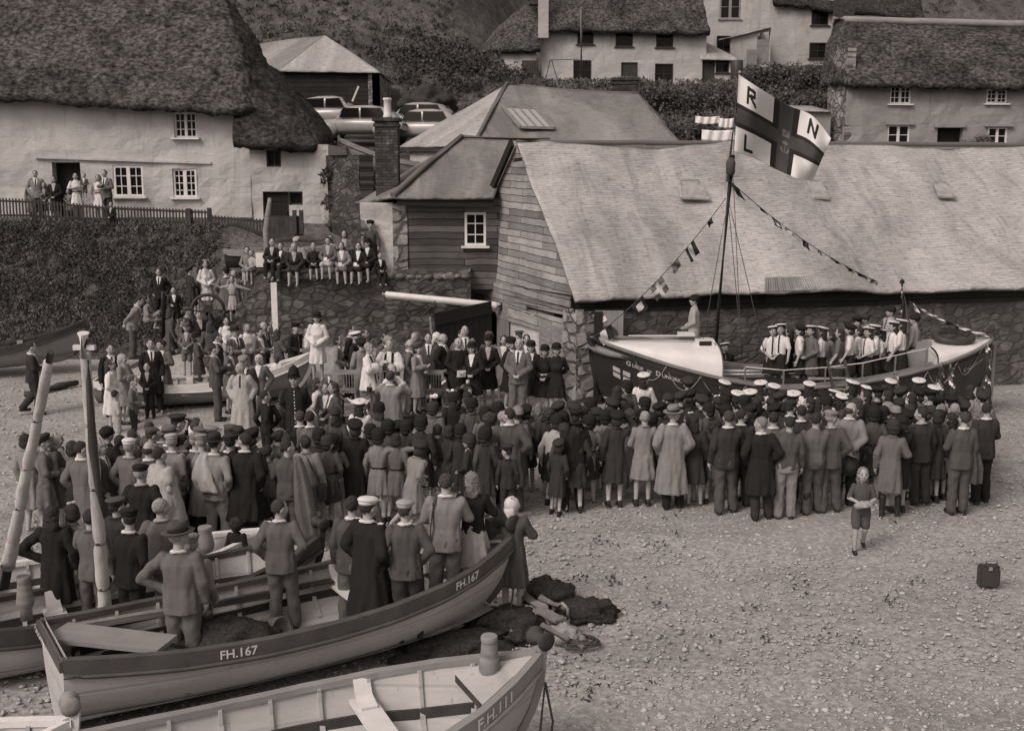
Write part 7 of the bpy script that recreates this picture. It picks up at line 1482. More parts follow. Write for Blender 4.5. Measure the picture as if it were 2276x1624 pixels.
for zx, zy, h, rt, sx, po, tp, bt, hr_, ht_, lab, kw in (
 (545, 760, 1.66, 180, 'w', 'stand', 'coat m', None, 'bob b', 'guide g', 'woman in pale banded hat half hidden at the back of the party', dict(Y=26.8)),
 (685, 780, 1.62, 175, 'w', 'stand', 'coat l', None, 'curly d', None, 'dark curly haired woman at the back beside the shed doorway', dict(Y=26.8)),
 (735, 805, 1.66, -120, 'w', 'stand', 'coat k', None, 'bob g', 'guide k', 'woman in black hat and coat left of the bald man in grey', {}),
 (812, 805, 1.84, 172, 'm', 'clasp', 'jacket m', 'trousers m', 'bald g', None, 'tall bald man in grey suit facing the camera with hands joined', dict(nm='tall bald man in grey suit', feet=True)),
 (820, 745, 1.7, 185, 'm', 'stand', 'uniform g', 'trousers g', 'short d', 'peaked g', 'soldier in peaked cap behind the tall bald man in grey', dict(Y=27)),
 (885, 770, 1.62, 180, 'w', 'stand', 'coat m', None, 'curly d', None, 'dark wavy haired woman right of the soldier at the back', dict(Y=26.9)),
 (930, 842, 1.64, 178, 'w', 'stand', 'coat k', None, 'bob d', 'guide k', 'woman in black hat and white shirt just right of the tall bald man', {}),
 (1040, 880, 1.6, 178, 'w', 'clasp', 'tunic k w', 'skirt k', 'bob d', 'guide k', 'guide leader in black uniform with a white belt buckle', {}),
 (1168, 860, 1.66, 180, 'w', 'behind', 'tunic k', 'skirt k', 'bob d', 'guide k', 'guide leader in black uniform at the right end by the quoins', dict(nm='guide leader by the quoins'))):
    kk = dict(Q_); kk.update(kw)
    if 'Y' in kk: kk.pop('z')
    P('C', zx, zy, h, rt, sx, po, tp, bt, hr_, ht_, lab, **kk)
ph = P('B', 1275, 1165, 1.76, -18, 'm', 'camera', 'longcoat l', 'trousers d', 'short b', None, 'photographer in long pale raincoat raising a camera, back to us', nm='photographer in pale raincoat', z=.1, group=GP)
P('B', 1305, 1100, 1.68, -100, 'm', 'stand', 'jacket l', 'trousers g', 'bald b', None, 'bald headed man hidden behind the raised camera', group=GP, z=.26)
P('B', 1245, 1370, 1.35, -100, 'c', 'stand', 'blouse l', 'shorts g', 'short d', None, 'child in light shirt crouching left of the photographer', group=GP)
# aboard the lifeboat
V_ = dict(group=GL)
for zx, zy, h, rt, sx, po, tp, bt, hr_, ht_, lab, Yk in (
 (200, 688, 1.6, 175, 'y', 'clasp', 'shirt w', 'skirt k', 'bob d', 'seacap w', 'leftmost capped sea girl facing the camera aboard the lifeboat', 25.7),
 (290, 673, 1.62, 150, 'y', 'rail', 'shirt w', 'skirt k', 'long d', 'seacap w', 'second capped sea girl with head bowed, arm on the rail', 25.6),
 (375, 705, 1.58, 60, 'y', 'stand', 'tunic k', 'skirt k', 'long d', None, 'dark dressed girl with long dark hair behind the second capped girl', 26.2),
 (465, 688, 1.6, 80, 'y', 'stand', 'shirt w', 'skirt k', 'bob d', 'beret k', 'girl in white shirt and dark beret in left profile', 25.7),
 (590, 688, 1.6, 110, 'y', 'stand', 'blouse m', 'skirt g', 'long d', 'seacap w', 'girl in badge covered grey blouse and white cap', 25.6),
 (670, 702, 1.6, 60, 'y', 'stand', 'shirt w', 'skirt k', 'long d', 'seacap w', 'capped sea girl turned away beside the badge covered blouse', 25.7),
 (820, 705, 1.6, 70, 'y', 'rail', 'shirt m', 'skirt d', 'long d', None, 'bare headed girl in khaki shirt leaning on the lifeboat rail', 25.6),
 (930, 680, 1.62, 80, 'y', 'rail', 'shirt w', 'skirt k', 'bob d', 'beret k', 'girl in dark cap looking left, mid lifeboat, reaching down', 25.6),
 (1075, 705, 1.55, 110, 'y', 'clasp', 'shirt w', 'skirt k', 'long d', 'seacap w', 'capped girl with plaits and head tilted mid lifeboat', 25.7),
 (1155, 678, 1.6, 80, 'y', 'rail', 'shirt w', 'skirt k', 'bob d', 'seacap w', 'capped girl leaning forward over the lifeboat rail', 25.9),
 (1230, 718, 1.5, 60, 'y', 'stand', 'shirt w', 'skirt k', 'long d', 'seacap w', 'shortest capped girl between the two rightmost groups aboard', 26.0),
 (1315, 648, 1.62, 90, 'y', 'rail', 'shirt w', 'skirt k', 'long d', 'seacap w', 'capped girl second from the right aboard the lifeboat', 25.7),
 (1410, 635, 1.64, 60, 'y', 'rail', 'shirt w', 'skirt k', 'curly d', 'seacap w', 'rightmost capped sea girl seen from behind aboard the lifeboat', 25.6),
 (745, 735, 1.55, 90, 'y', 'stand', 'blouse l', 'skirt d', 'bob b', None, 'fair girl peeping between two girls mid lifeboat', 26.3),
 (530, 712, 1.55, 100, 'y', 'stand', 'shirt w', 'skirt k', 'long d', None, 'bare headed girl in white shirt left of the badge covered blouse', 26.1),
 (1010, 700, 1.52, 80, 'y', 'stand', 'shirt w', 'skirt k', 'bob d', None, 'bare headed girl in white shirt under the peaked cap crewman', 26.1),
 (995, 618, 1.72, 100, 'm', 'stand', 'jacket m', 'trousers d', 'short d', 'peaked k', 'crewman in dark peaked cap behind the girls aboard', 26.8),
 (1060, 592, 1.74, 100, 'm', 'stand', 'jacket g', 'trousers d', 'short d', 'woolly d', 'crewman in knitted cap right of the peaked cap crewman', 27.0),
 (1275, 520, 1.74, 100, 'm', 'stand', 'jacket p', 'trousers d', 'short d', 'woolly k', 'crewman in pale lifejacket standing highest behind the girls', 26.9),
 (1530, 590, 1.74, 60, 'm', 'rail', 'blouse l', 'trousers k', 'short d', 'woolly k', 'crewman in pale oilskin sleeves at the lifeboat steering post', 26.0)):
    P('E', zx, zy, h, rt, sx, po, tp, bt, hr_, ht_, lab, Y=Yk, **V_)
cm = P('D', 1125, 418, 1.76, 85, 'm', 'clasp', 'blouse p', 'trousers p', 'short d', 'woolly k', 'crewman in padded lifejacket and knitted cap standing on the foredeck', Y=26.9, nm='crewman on the foredeck', **V_)
P('D', 1390, 848, 1.66, 180, 'm', 'stand', 'uniform k', 'trousers k', 'short d', 'seacap w', 'white capped man just visible over the lifeboat well by the mast', Y=27.9, **V_)
# in and beside the fishing boats
F_ = dict(group=GF)
P('G', 265, 980, 1.62, 8, 'm', 'pockets', 'jacket m', 'trousers m', 'short b', None, 'youth in grey suit standing in the middle of the grey boat', z=.24, feet=True, nm='youth in grey suit', **F_)
P('G', 905, 935, 1.74, -15, 'm', 'stand', 'jacket g', 'trousers m', 'short d', None, 'bare headed man in brown jacket behind the long black coat', z=.1, **F_)
P('G', 1085, 962, 1.74, -35, 'm', 'pockets', 'longcoat k', 'trousers k', 'short d', 'flatcap w', 'man in white flat cap and long black coat in the grey boat', z=.24, nm='man in long black coat', **F_)
P('G', 1425, 980, 1.68, 0, 'm', 'pockets', 'jacket g k', 'breeches d', 'short b', 'flatcap p', 'man in pale cap, belted tweed jacket and breeches in the boat', z=.3, feet=True, boots=True, nm='man in tweed breeches', **F_)
P('G', 1760, 745, 1.76, 0, 'm', 'hold', 'jacket l', 'trousers m', 'short b', None, 'man in light grey jacket with a strap over his shoulder', z=.3, feet=True, **F_)
P('G', 2050, 715, 1.7, -10, 'w', 'hold', 'jersey k', 'skirt p', 'curly f', None, 'fair curly haired woman in black jersey and pale checked skirt', z=.3, nm='woman in black jersey', **F_)
P('H', 285, 945, 1.6, -10, 'w', 'hold', 'coat g', None, 'short b', 'scarf w', 'woman in white headscarf standing beyond the grey boat bow', **F_)
P('F', 1440, 1225, 1.74, -8, 'm', 'akimbo', 'jacket m', 'trousers m', 'short g', 'trilby g', 'man in trilby and grey suit with hand on hip in the boat', z=.24, feet=True, nm='man with hand on hip', **F_)
P('F', 1575, 1280, 1.66, -15, 'm', 'stand', 'jacket l', 'trousers g', 'short g', 'flatcap l', 'man in flat cap and pale jacket touching the man in trilby', z=.1, **F_)
P('F', 940, 1065, 1.74, -20, 'm', 'stand', 'jacket k', 'trousers k', 'short d', 'flatcap k', 'burly man in black suit and cap just right of the wrapped mast', nm='burly man in black cap', **F_)
P('F', 885, 965, 1.55, -30, 'm', 'stand', 'uniform d', 'trousers k', 'short d', 'peaked g', 'man in flat peaked cap low behind the burly man in black', **F_)
P('F', 285, 1040, 1.62, 0, 'w', 'akimbo', 'coat k', None, 'long d', None, 'long haired woman in black coat with hand on hip at far left', z=.1, **F_)
P('F', 480, 1010, 1.6, -8, 'w', 'stand', 'coat m', None, 'bob d', 'ribbon w', 'girl with white hair bow and grey coat left of the wrapped mast', z=.1, **F_)
P('F', 595, 1050, 1.6, -10, 'y', 'stand', 'jacket m', 'trousers m', 'short d', None, 'boy with broad white collar half hidden by the wrapped mast', z=.1, **F_)
P('F', 1945, 1145, 1.1, -10, 'c', 'stand', 'jersey k', 'skirt k', 'frizz d', None, 'dark haired child in black top beside the white railed boat', nm='dark haired child in black', **F_)
# left crowd
L_ = dict(group=GC)
for zx, zy, h, rt, sx, po, tp, bt, hr_, ht_, lab, kw in (
 (205, 385, 1.62, -70, 'w', 'stand', 'jacket m', 'skirt m', 'short d', 'beret d', 'woman in grey costume at the far left reaching to her neighbour', dict(feet=True)),
 (60, 375, 1.62, -30, 'w', 'stand', 'coat l', None, 'bob d', None, 'dark haired woman in pale coat cut by the left edge', {}),
 (300, 360, 1.62, -80, 'w', 'stand', 'coat g', None, 'short b', 'scarf p', 'woman in pale pointed headscarf at the far left', {}),
 (490, 440, 1.66, -50, 'w', 'stand', 'coat m', None, 'bob d', None, 'dark haired woman above the stooping woman in black', {}),
 (478, 508, 1.62, -40, 'w', 'clasp', 'longcoat k', None, 'short g', 'scarf w', 'stooping woman in full black coat and white headscarf', dict(lean=18)),
 (565, 445, 1.74, -20, 'm', 'pockets', 'coat m', 'trousers g', 'short d', None, 'man in tweed overcoat half behind the wrapped mast', {}),
 (730, 425, 1.7, -90, 'm', 'stand', 'coat g', 'trousers d', 'curly g', None, 'white haired old man facing right by the wrapped mast', {}),
 (790, 328, 1.66, -30, 'w', 'stand', 'coat k', None, 'short d', 'woolly k', 'woman in black fur hat and black coat', dict(nm='woman in black fur hat')),
 (915, 375, 1.55, -10, 'y', 'stand', 'jacket m', 'shorts d', 'short d', None, 'dark haired boy behind the man in white flat cap', {}),
 (968, 418, 1.74, -20, 'm', 'pockets', 'coat m', 'trousers l', 'short g', 'flatcap w', 'man in white flat cap and long grey jacket', dict(nm='man in white flat cap', feet=True)),
 (975, 328, 1.5, -20, 'y', 'stand', 'jacket g', 'shorts d', 'short b', None, 'brown haired boy nearest the black fur hat', {}),
 (1040, 348, 1.5, -60, 'y', 'stand', 'jacket g', 'shorts d', 'short d', None, 'boy looking right behind the white flat cap', {}),
 (1155, 320, 1.66, -50, 'm', 'stand', 'jacket m', 'trousers d', 'short b', 'flatcap g', 'capped youth in grey jacket near the trilby', {}),
 (1172, 265, 1.45, -20, 'c', 'stand', 'jacket g', 'shorts d', 'short b', None, 'small child farthest back on the bare shingle', {}),
 (1240, 305, 1.68, -20, 'm', 'stand', 'jacket m', 'trousers d', 'bald f', None, 'pale bald head left of the grey trilby', {}),
 (1340, 325, 1.74, -30, 'm', 'stand', 'coat m', 'trousers d', 'short d', 'trilby m', 'man in wide grey trilby at the back of the left crowd', dict(nm='man in wide grey trilby')),
 (1420, 205, 1.78, -70, 'm', 'camera', 'jacket k', 'trousers k', 'short d', 'peaked d', 'man in tall dark cap raising a box camera', dict(nm='man raising a box camera')),
 (1572, 255, 1.72, -50, 'm', 'stand', 'jacket m', 'trousers d', 'short b', None, 'bare headed man right of the box camera', {}),
 (1182, 440, 1.74, -10, 'm', 'stand', 'jacket g', 'trousers d', 'bald d', None, 'balding dark man left of the pale draped raincoat', {}),
 (1365, 390, 1.72, -30, 'm', 'stand', 'jacket l', 'trousers g', 'short g', 'flatcap p', 'man in large pale cap above the pale draped raincoat', {}),
 (1295, 490, 1.76, -40, 'm', 'stand', 'cape p', 'trousers p', 'short d', None, 'man with a pale raincoat draped over his shoulders', dict(nm='man in draped pale raincoat', feet=True)),
 (1485, 380, 1.68, -10, 'm', 'stand', 'jacket g', 'trousers d', 'short d', None, 'dark haired man between the two pale caps', {}),
 (1562, 378, 1.7, -30, 'm', 'stand', 'jacket m', 'trousers d', 'short g', 'flatcap l', 'man in light cap behind the trilby man with coat', {}),
 (1640, 390, 1.7, -20, 'm', 'stand', 'coat l', 'trousers d', 'short g', 'flatcap l', 'shorter light capped man close to the trilby man with coat', {}),
 (1650, 308, 1.7, -80, 'm', 'stand', 'jacket g', 'trousers d', 'short d', 'flatcap m', 'capped man turning right below the box camera', {}),
 (1725, 310, 1.7, -80, 'm', 'stand', 'jacket g', 'trousers d', 'short d', 'flatcap l', 'rear capped man beside the one turning right', {}),
 (1732, 400, 1.78, -25, 'm', 'pockets', 'jacket l', 'trousers l', 'short d', 'trilby d', 'trilby man in grey flannels with a pale coat on his shoulder', dict(nm='trilby man with coat', feet=True)),
 (1872, 300, 1.7, -70, 'm', 'stand', 'jacket g', 'trousers d', 'short b', 'flatcap g', 'man in brown cap at the back edge of the left crowd', {}),
 (1890, 385, 1.68, -40, 'm', 'stand', 'jacket d', 'trousers d', 'short d', 'flatcap d', 'dark capped man left of the tall black suited man', {}),
 (1992, 370, 1.82, 0, 'm', 'stand', 'coat k', 'trousers k', 'short d', None, 'tall broad man all in black with his back to us', dict(nm='tall broad man in black', feet=True)),
 (2015, 328, 1.66, -20, 'm', 'stand', 'jacket d', 'trousers d', 'short d', 'trilby d', 'small dark hat behind the tall broad man in black', {}),
 (2125, 345, 1.68, -30, 'w', 'stand', 'longcoat d', None, 'bob d', 'beret k', 'woman in black beret and long dark coat right of the tall broad man', {}),
 (1105, 655, 1.72, -10, 'm', 'pockets', 'jacket k', 'trousers k', 'short g', 'flatcap k', 'stout man in black jacket and black cap before the white flat cap', dict(nm='stout man in black')),
 (1295, 950, 1.72, 0, 'm', 'pockets', 'jacket m', 'trousers m', 'short g', None, 'grey haired man in grey suit below the draped raincoat', {})):
    P('F', zx, zy, h, rt, sx, po, tp, bt, hr_, ht_, lab, **kw, **L_)
# middle crowd
for zx, zy, h, rt, sx, po, tp, bt, hr_, ht_, lab, kw in (
 (430, 170, 1.7, 10, 'm', 'stand', 'jacket k', 'trousers k', 'short b', None, 'youth in black suit with white collar in front of the policeman', {}),
 (560, 160, 1.72, 5, 'm', 'stand', 'jacket m', 'trousers g', 'short d', None, 'youth in grey suit below the girl in white jacket', {}),
 (775, 155, 1.6, 0, 'w', 'stand', 'jacket g', 'skirt g', 'long d', 'cloche d', 'woman in close dark cap and leather jacket', {}),
 (992, 65, 1.6, 0, 'w', 'stand', 'blouse w', 'skirt k', 'curly d', 'seacap w', 'capped sea girl in white blouse with a black cross strap', dict(nm='sea girl with black strap')),
 (1195, 105, 1.62, 0, 'w', 'stand', 'coat m', None, 'long b', 'round k', 'long haired woman in black hat right of the strapped sea girl', {}),
 (1650, 100, 1.6, -10, 'w', 'stand', 'coat m', None, 'bob d', 'round d', 'woman in dark hat below the spindle chair', {}),
 (1870, 5, 1.62, 0, 'w', 'stand', 'coat k', None, 'long d', 'round k', 'long haired girl in black hat beneath the furled flag', {}),
 (2010, 60, 1.62, 0, 'w', 'stand', 'coat g', None, 'bob d', 'round k', 'girl in black hat right of the furled striped flag', {}),
 (1535, 215, 1.66, 0, 'w', 'stand', 'tunic d', 'skirt d', 'bob d', 'round k', 'tall guide in black hat and dark belted tunic', dict(nm='tall guide in dark tunic')),
 (1275, 262, 1.55, 0, 'y', 'stand', 'tunic g', 'skirt g', 'bob d', 'round k', 'round in black hat above the two embracing girls', {}),
 (1345, 278, 1.5, 0, 'y', 'stand', 'tunic g', 'skirt g', 'short d', 'beret k', 'round in small dark beret above the two embracing girls', {}),
 (1430, 252, 1.55, 0, 'y', 'stand', 'tunic d', 'skirt d', 'bob d', 'round k', 'round in black hat left of the tall guide', {}),
 (1080, 295, 1.5, 0, 'y', 'stand', 'tunic g', 'skirt d', 'bob d', 'round k', 'round in black hat peeping left of the embracing girls', {}),
 (1150, 330, 1.58, -5, 'y', 'round', 'tunic l', None, 'bob d', 'round k', 'girl in pale belted dress with her arm round her friend', dict(nm='girl in pale belted dress', feet=True, sock=True)),
 (1315, 365, 1.52, 0, 'y', 'stand', 'tunic m', None, 'bob d', None, 'bare headed girl in darker dress hugged by her friend', dict(feet=True, sock=True)),
 (925, 265, 1.7, 0, 'w', 'stand', 'coat k', None, 'bob d', 'beret k', 'woman in black beret and long black coat left of the embracing girls', dict(nm='woman in black beret and coat')),
 (770, 390, 1.5, -5, 'y', 'stand', 'tunic m', None, 'bob d', 'round k', 'round in belted tunic with black hat and bare legs', dict(nm='round in belted tunic', feet=True, sock=True)),
 (715, 400, 1.48, 0, 'y', 'stand', 'tunic g', 'skirt d', 'bob d', 'round d', 'second guide hat close behind the belted tunic guide', dict(z=.08)),
 (545, 388, 1.66, -10, 'w', 'stand', 'jacket l', 'skirt m', 'updo d', None, 'woman in pale jacket with a shoulder bag', dict(nm='woman with shoulder bag', feet=True)),
 (600, 345, 1.62, 0, 'w', 'stand', 'coat d', None, 'bob d', 'round k', 'dark hatted woman behind the woman with shoulder bag', {}),
 (335, 425, 1.72, -5, 'm', 'carry', 'jersey g', 'trousers g', 'short d', None, 'dark haired man in pullover with a raincoat over his arm', dict(nm='man in pullover', feet=True)),
 (350, 378, 1.6, -30, 'w', 'stand', 'jacket g', 'skirt d', 'curly d', None, 'curly dark haired girl behind the man in pullover', {}),
 (245, 345, 1.6, -40, 'w', 'stand', 'jacket m', 'skirt d', 'updo d', None, 'woman with rolled dark hair left of the man in pullover', {}),
 (270, 318, 1.6, -40, 'w', 'stand', 'jacket m', 'skirt d', 'curly f', None, 'fair haired woman behind the rolled dark hair', {}),
 (185, 475, 1.46, -20, 'c', 'stand', 'jacket m', 'shorts m', 'short d', None, 'boy in grey jacket and shorts left of the man in pullover', dict(feet=True)),
 (1475, 455, 1.5, -50, 'y', 'run', 'coat l', None, 'bob d', 'beret d', 'girl in pale coat and beret striding off to the right', dict(nm='girl striding in pale coat', lean=12)),
 (1700, 285, 1.5, 0, 'y', 'stand', 'tunic d', 'skirt d', 'plaits d', None, 'girl with plaits and dark tunic', dict(nm='girl with plaits')),
 (1795, 290, 1.5, -10, 'y', 'stand', 'tunic d', 'skirt d', 'bob d', None, 'dark haired girl right of the girl with plaits', {}),
 (1910, 298, 1.5, 0, 'y', 'stand', 'coat d', None, 'bob d', 'round k', 'round in dark coat and hat right of the plaits', dict(feet=True)),
 (2000, 388, 1.4, 70, 'c', 'clasp', 'coat d', None, 'bob d', 'round d', 'small guide turned round so that her pale face shows', dict(nm='small guide with face showing')),
 (2155, 340, 1.5, 0, 'y', 'stand', 'coat d', None, 'bob d', 'round k', 'round in dark coat next to the broad overcoated man', dict(nm='round by the broad man'))):
    P('G', zx, zy, h, rt, sx, po, tp, bt, hr_, ht_, lab, **kw, **L_)
# right crowd: those who can be told apart
for zx, zy, h, rt, sx, po, tp, bt, hr_, ht_, lab, kw in (
 (255, 145, 1.8, 0, 'm', 'pockets', 'coat g', 'trousers g', 'short d', None, 'broad shouldered man in heavy dark overcoat', dict(nm='broad man in overcoat')),
 (530, 95, 1.0, -40, 'c', 'hold', 'coat g', None, 'curly f', None, 'blonde child in dark coat held up above the crowd', dict(nm='blonde child held up', z=.62)),
 (655, 222, 1.55, -35, 'y', 'stand', 'blouse p', 'skirt k', 'bob d', 'round k', 'girl in pale blouse and dark skirt bending to the right', dict(lean=16, nm='girl bending in pale blouse', feet=True, sock=True)),
 (855, 265, 1.56, 0, 'y', 'stand', 'tunic d', 'skirt d', 'bob d', 'peaked k', 'girl in dark flat cap and dark uniform with white socks', dict(nm='girl in dark flat cap', feet=True, sock=True)),
 (740, 290, 1.5, -10, 'y', 'stand', 'tunic g', 'skirt d', 'bob d', 'cloche d', 'girl in close dark cap above the smallest guide', {}),
 (682, 438, 1.28, -25, 'c', 'stand', 'coat d', None, 'bob d', 'beret d', 'smallest guide in beret and flared dark coat with white socks', dict(nm='smallest guide in beret', feet=True, sock=True)),
 (240, 475, 1.3, 0, 'c', 'stand', 'jacket d', 'trousers d', 'short d', 'peaked d', 'small boy in dark cap before the broad overcoated man', dict(feet=True)),
 (1215, 190, 1.64, 10, 'w', 'salute', 'coat d', None, 'bob d', 'beret k', 'woman in pinned beret shading her eyes with a raised arm', dict(nm='woman shading her eyes', feet=True, sock=True)),
 (1475, 172, 1.66, 0, 'w', 'clasp', 'jacket l', 'skirt l', 'short g', None, 'grey haired woman in pale costume, jacket and skirt', dict(nm='grey haired woman in costume', feet=True)),
 (1745, 130, 1.78, 0, 'm', 'pockets', 'longcoat l', 'trousers k', 'short g', 'trilby l', 'man in pale trilby and long pale raincoat', dict(nm='man in pale trilby', feet=True)),
 (1880, 185, 1.6, -5, 'w', 'stand', 'jacket p', 'skirt d', 'bob d', 'ribbon w', 'girl in pale jacket and white hair band beside the pale trilby', {}),
 (2105, 250, 1.48, 0, 'y', 'stand', 'tunic g', None, 'frizz d', None, 'frizzy haired girl in grey dress and white socks', dict(feet=True, sock=True, nm='frizzy haired girl')),
 (2235, 160, 1.78, 0, 'm', 'stand', 'jacket d', 'trousers g', 'short b', None, 'fair haired man in dark jacket with white collar showing', dict(feet=True, nm='fair haired man in dark jacket'))):
    P('H', zx, zy, h, rt, sx, po, tp, bt, hr_, ht_, lab, **kw, **L_)
for zx, zy, h, rt, sx, po, tp, bt, hr_, ht_, lab, kw in (
 (290, 155, 1.62, -20, 'w', 'stand', 'blouse p', 'skirt m', 'curly d', None, 'curly haired woman in pale flowered blouse', dict(feet=True, nm='woman in flowered blouse')),
 (400, 185, 1.76, 0, 'm', 'pockets', 'coat k', 'trousers d', 'short f', None, 'man in long black overcoat at the crowd front edge', dict(feet=True, nm='man in long black overcoat')),
 (500, 150, 1.72, -5, 'm', 'stand', 'jacket m', 'trousers m', 'short d', None, 'man in light grey jacket behind the black overcoat', {}),
 (595, 180, 1.76, -5, 'm', 'stand', 'jersey g', 'trousers l', 'short d', None, 'dark haired youth in pullover and pale flannels', dict(feet=True, nm='youth in pale flannels')),
 (710, 95, 1.76, 0, 'm', 'stand', 'jacket d', 'trousers d', 'short d', None, 'dark suited man with white collar behind the two youths', {}),
 (805, 155, 1.76, 0, 'm', 'stand', 'jersey m', 'trousers g', 'short d', None, 'dark haired youth in grey jumper and rubber boots', dict(feet=True, boots=True, nm='youth in rubber boots')),
 (950, 145, 1.76, -10, 'm', 'pockets', 'jacket g', 'trousers g', 'short g', 'flatcap l', 'man in light flat cap and dark grey suit', dict(feet=True, nm='man in light flat cap')),
 (1070, 75, 1.82, -5, 'm', 'backhat', 'jacket l', 'trousers k', 'bald b', None, 'tall bald man in pale jacket holding his hat behind', dict(nm='tall bald man with hat', feet=True)),
 (1500, 195, 1.64, 10, 'w', 'hold', 'coat k', None, 'bob d', 'cloche k', 'woman in black coat holding a folded white paper', dict(feet=True, nm='woman with white paper')),
 (1430, 230, 1.62, -30, 'w', 'stand', 'coat m', None, 'bob d', 'round d', 'woman in light grey coat left of the folded white paper', dict(feet=True, boots=True)),
 (1625, 180, 1.52, 0, 'y', 'stand', 'tunic m', None, 'bob d', 'round k', 'girl in grey tunic and dark hat right of the white paper', dict(feet=True, nm='girl in grey tunic')),
 (1775, 145, 1.62, 5, 'w', 'stand', 'coat d', None, 'bob d', None, 'woman in dark coat with arm linked to the curly girl', dict(feet=True)),
 (1905, 150, 1.56, 20, 'y', 'round', 'tunic m', None, 'curly d', None, 'long curly haired girl in belted dress, arm around her neighbour', dict(feet=True, nm='long curly haired girl')),
 (1990, 150, 1.76, 5, 'm', 'carry', 'jacket g', 'trousers g', 'short b', None, 'young man with white collar and a plaid coat on his arm', dict(feet=True, nm='young man with plaid coat')),
 (2170, 80, 1.78, 5, 'm', 'stand', 'jacket d', 'trousers k', 'short d', None, 'man in black suit cut by the right edge of the crowd', dict(feet=True)),
 (1290, 122, 1.64, 0, 'w', 'stand', 'tunic g', 'skirt d', 'bob d', 'round k', 'woman in wide dark hat right of the bald man with hat', dict(nm='woman in wide dark hat'))):
    P('I', zx, zy, h, rt, sx, po, tp, bt, hr_, ht_, lab, **kw, **L_)
wb_ = P('I', 1195, 595, 1.32, 172, 'c', 'walk', 'polo g', 'shorts g', 'curly f', None, 'fair curly haired boy in shorts walking away from the crowd', feet=True, nm='walking boy', group=GC)
# the packed rows behind them: kind and place; their labels name the nearest neighbour one can find
KIND = {'g': ('y', 1.54, 'tunic d', 'skirt d', 'bob d', 'round k', 'girl in round dark hat'), 'G': ('w', 1.62, 'coat g', None, 'bob d', 'round k', 'woman in deep dark hat'), 'b': ('y', 1.54, 'tunic d', 'skirt d', 'bob d', 'beret k', 'girl in dark beret'),
 'B': ('w', 1.64, 'coat k', None, 'short d', 'beret d', 'woman in full dark beret'), 's': ('y', 1.6, 'blouse w', 'skirt k', 'curly d', 'seacap w', 'sea girl in white cap'), 'h': ('w', 1.6, 'coat d', None, 'long d', None, 'dark haired woman'), 'm': ('m', 1.72, 'jacket d', 'trousers d', 'short d', None, 'dark haired man in dark jacket'),
 'f': ('w', 1.6, 'coat m', None, 'frizz b', None, 'woman with frizzy hair'), 'c': ('w', 1.6, 'jacket m', 'skirt d', 'curly f', None, 'woman with fair curls'), 'l': ('w', 1.6, 'coat m', None, 'short b', 'cloche l', 'woman in pale close hat'), 'p': ('m', 1.74, 'uniform k', 'trousers k', 'short d', 'peaked k', 'man in black peaked cap'), 'k': ('m', 1.7, 'jacket d', 'trousers d', 'short d', 'flatcap d', 'man in dark cap'), 'o': ('m', 1.7, 'jacket m', 'trousers d', 'short g', None, 'grey haired man'), 'q': ('y', 1.5, 'tunic g', 'skirt d', 'bob d', 'cloche d', 'girl in close dark hat'), 'P': ('w', 1.62, 'coat p', None, 'bob d', 'round k', 'woman in pale coat and dark hat')}
ROWS = {'L': [(35, 285, 'g'), (245, 235, 'G'), (85, 350, 'f'), (75, 522, 'g'), (265, 318, 'o'), (440, 308, 'l'), (482, 250, 'c'), (590, 268, 'b'), (880, 278, 'f'), (965, 232, 'B'), (1138, 235, 'B'), (1055, 343, 'g'), (1190, 320, 'p'), (1375, 175, 'P'), (1370, 388, 'g'), (1275, 285, 'q'), (1465, 300, 'q'), (1550, 325, 'g'), (1640, 290, 'q'), (1620, 185, 'B'), (1820, 190, 'h'), (1890, 240, 'g'), (2045, 168, 'G'), (1920, 318, 'f'), (2240, 230, 'b'), (2215, 362, 'g'), (1710, 0, 'h'), (1830, -55, 'G')],
 'M': [(230, 310, 'q'), (115, 410, 'g'), (385, 280, 'B'), (500, 250, 'b'), (465, 92, 'B'), (685, 250, 'b'), (675, 330, 'B'), (745, 425, 'G'), (610, 558, 'h'), (915, 118, 's'), (965, 242, 'b'), (970, 328, 'g'), (870, 345, 'q'), (1105, 258, 's'), (1020, 440, 'g'), (1165, 488, 'm'), (1240, 318, 'g'), (1295, 240, 's'), (1360, 350, 'h'), (1455, 300, 'h'), (1310, 440, 'b'), (1440, 128, 's'), (1588, 165, 's'), (1690, 280, 'B'), (1600, 422, 'b'), (1795, 388, 'k'), (1725, 430, 'b'), (1810, 255, 's'), (1830, 478, 'q'), (2028, 142, 's'), (2050, 330, 'h'), (2235, 270, 'b'), (2160, 330, 'h'), (1580, 362, 'q'), (2245, 440, 'h')],
 'N': [(75, 325, 'G'), (180, 245, 's'), (375, 115, 's'), (240, 292, 's'), (335, 300, 'h'), (445, 365, 'f'), (600, 188, 's'), (575, 240, 'h'), (690, 208, 'p'), (885, 105, 's'), (845, 180, 'h'), (880, 250, 'h'), (1030, 220, 'B'), (1040, 363, 'q'), (855, 418, 'l'), (955, 468, 'l'), (1170, 280, 'h'), (1230, 97, 's'), (1290, 240, 'b'), (1400, 262, 'p'), (1450, 195, 's'), (1545, 340, 'b'), (1680, 335, 'p'), (1790, 330, 'h'), (1830, 400, 'B'), (1585, 422, 'c'), (1450, 462, 'q'), (1490, 505, 'g'), (800, 468, 'G'), (1140, 448, 'q'), (1110, 500, 'b'), (1340, 465, 'm'), (1935, 165, 'h'), (2020, 200, 'h'), (2110, 282, 'B'), (1710, 412, 'o'), (2005, 440, 'c'), (520, 400, 'h')]}
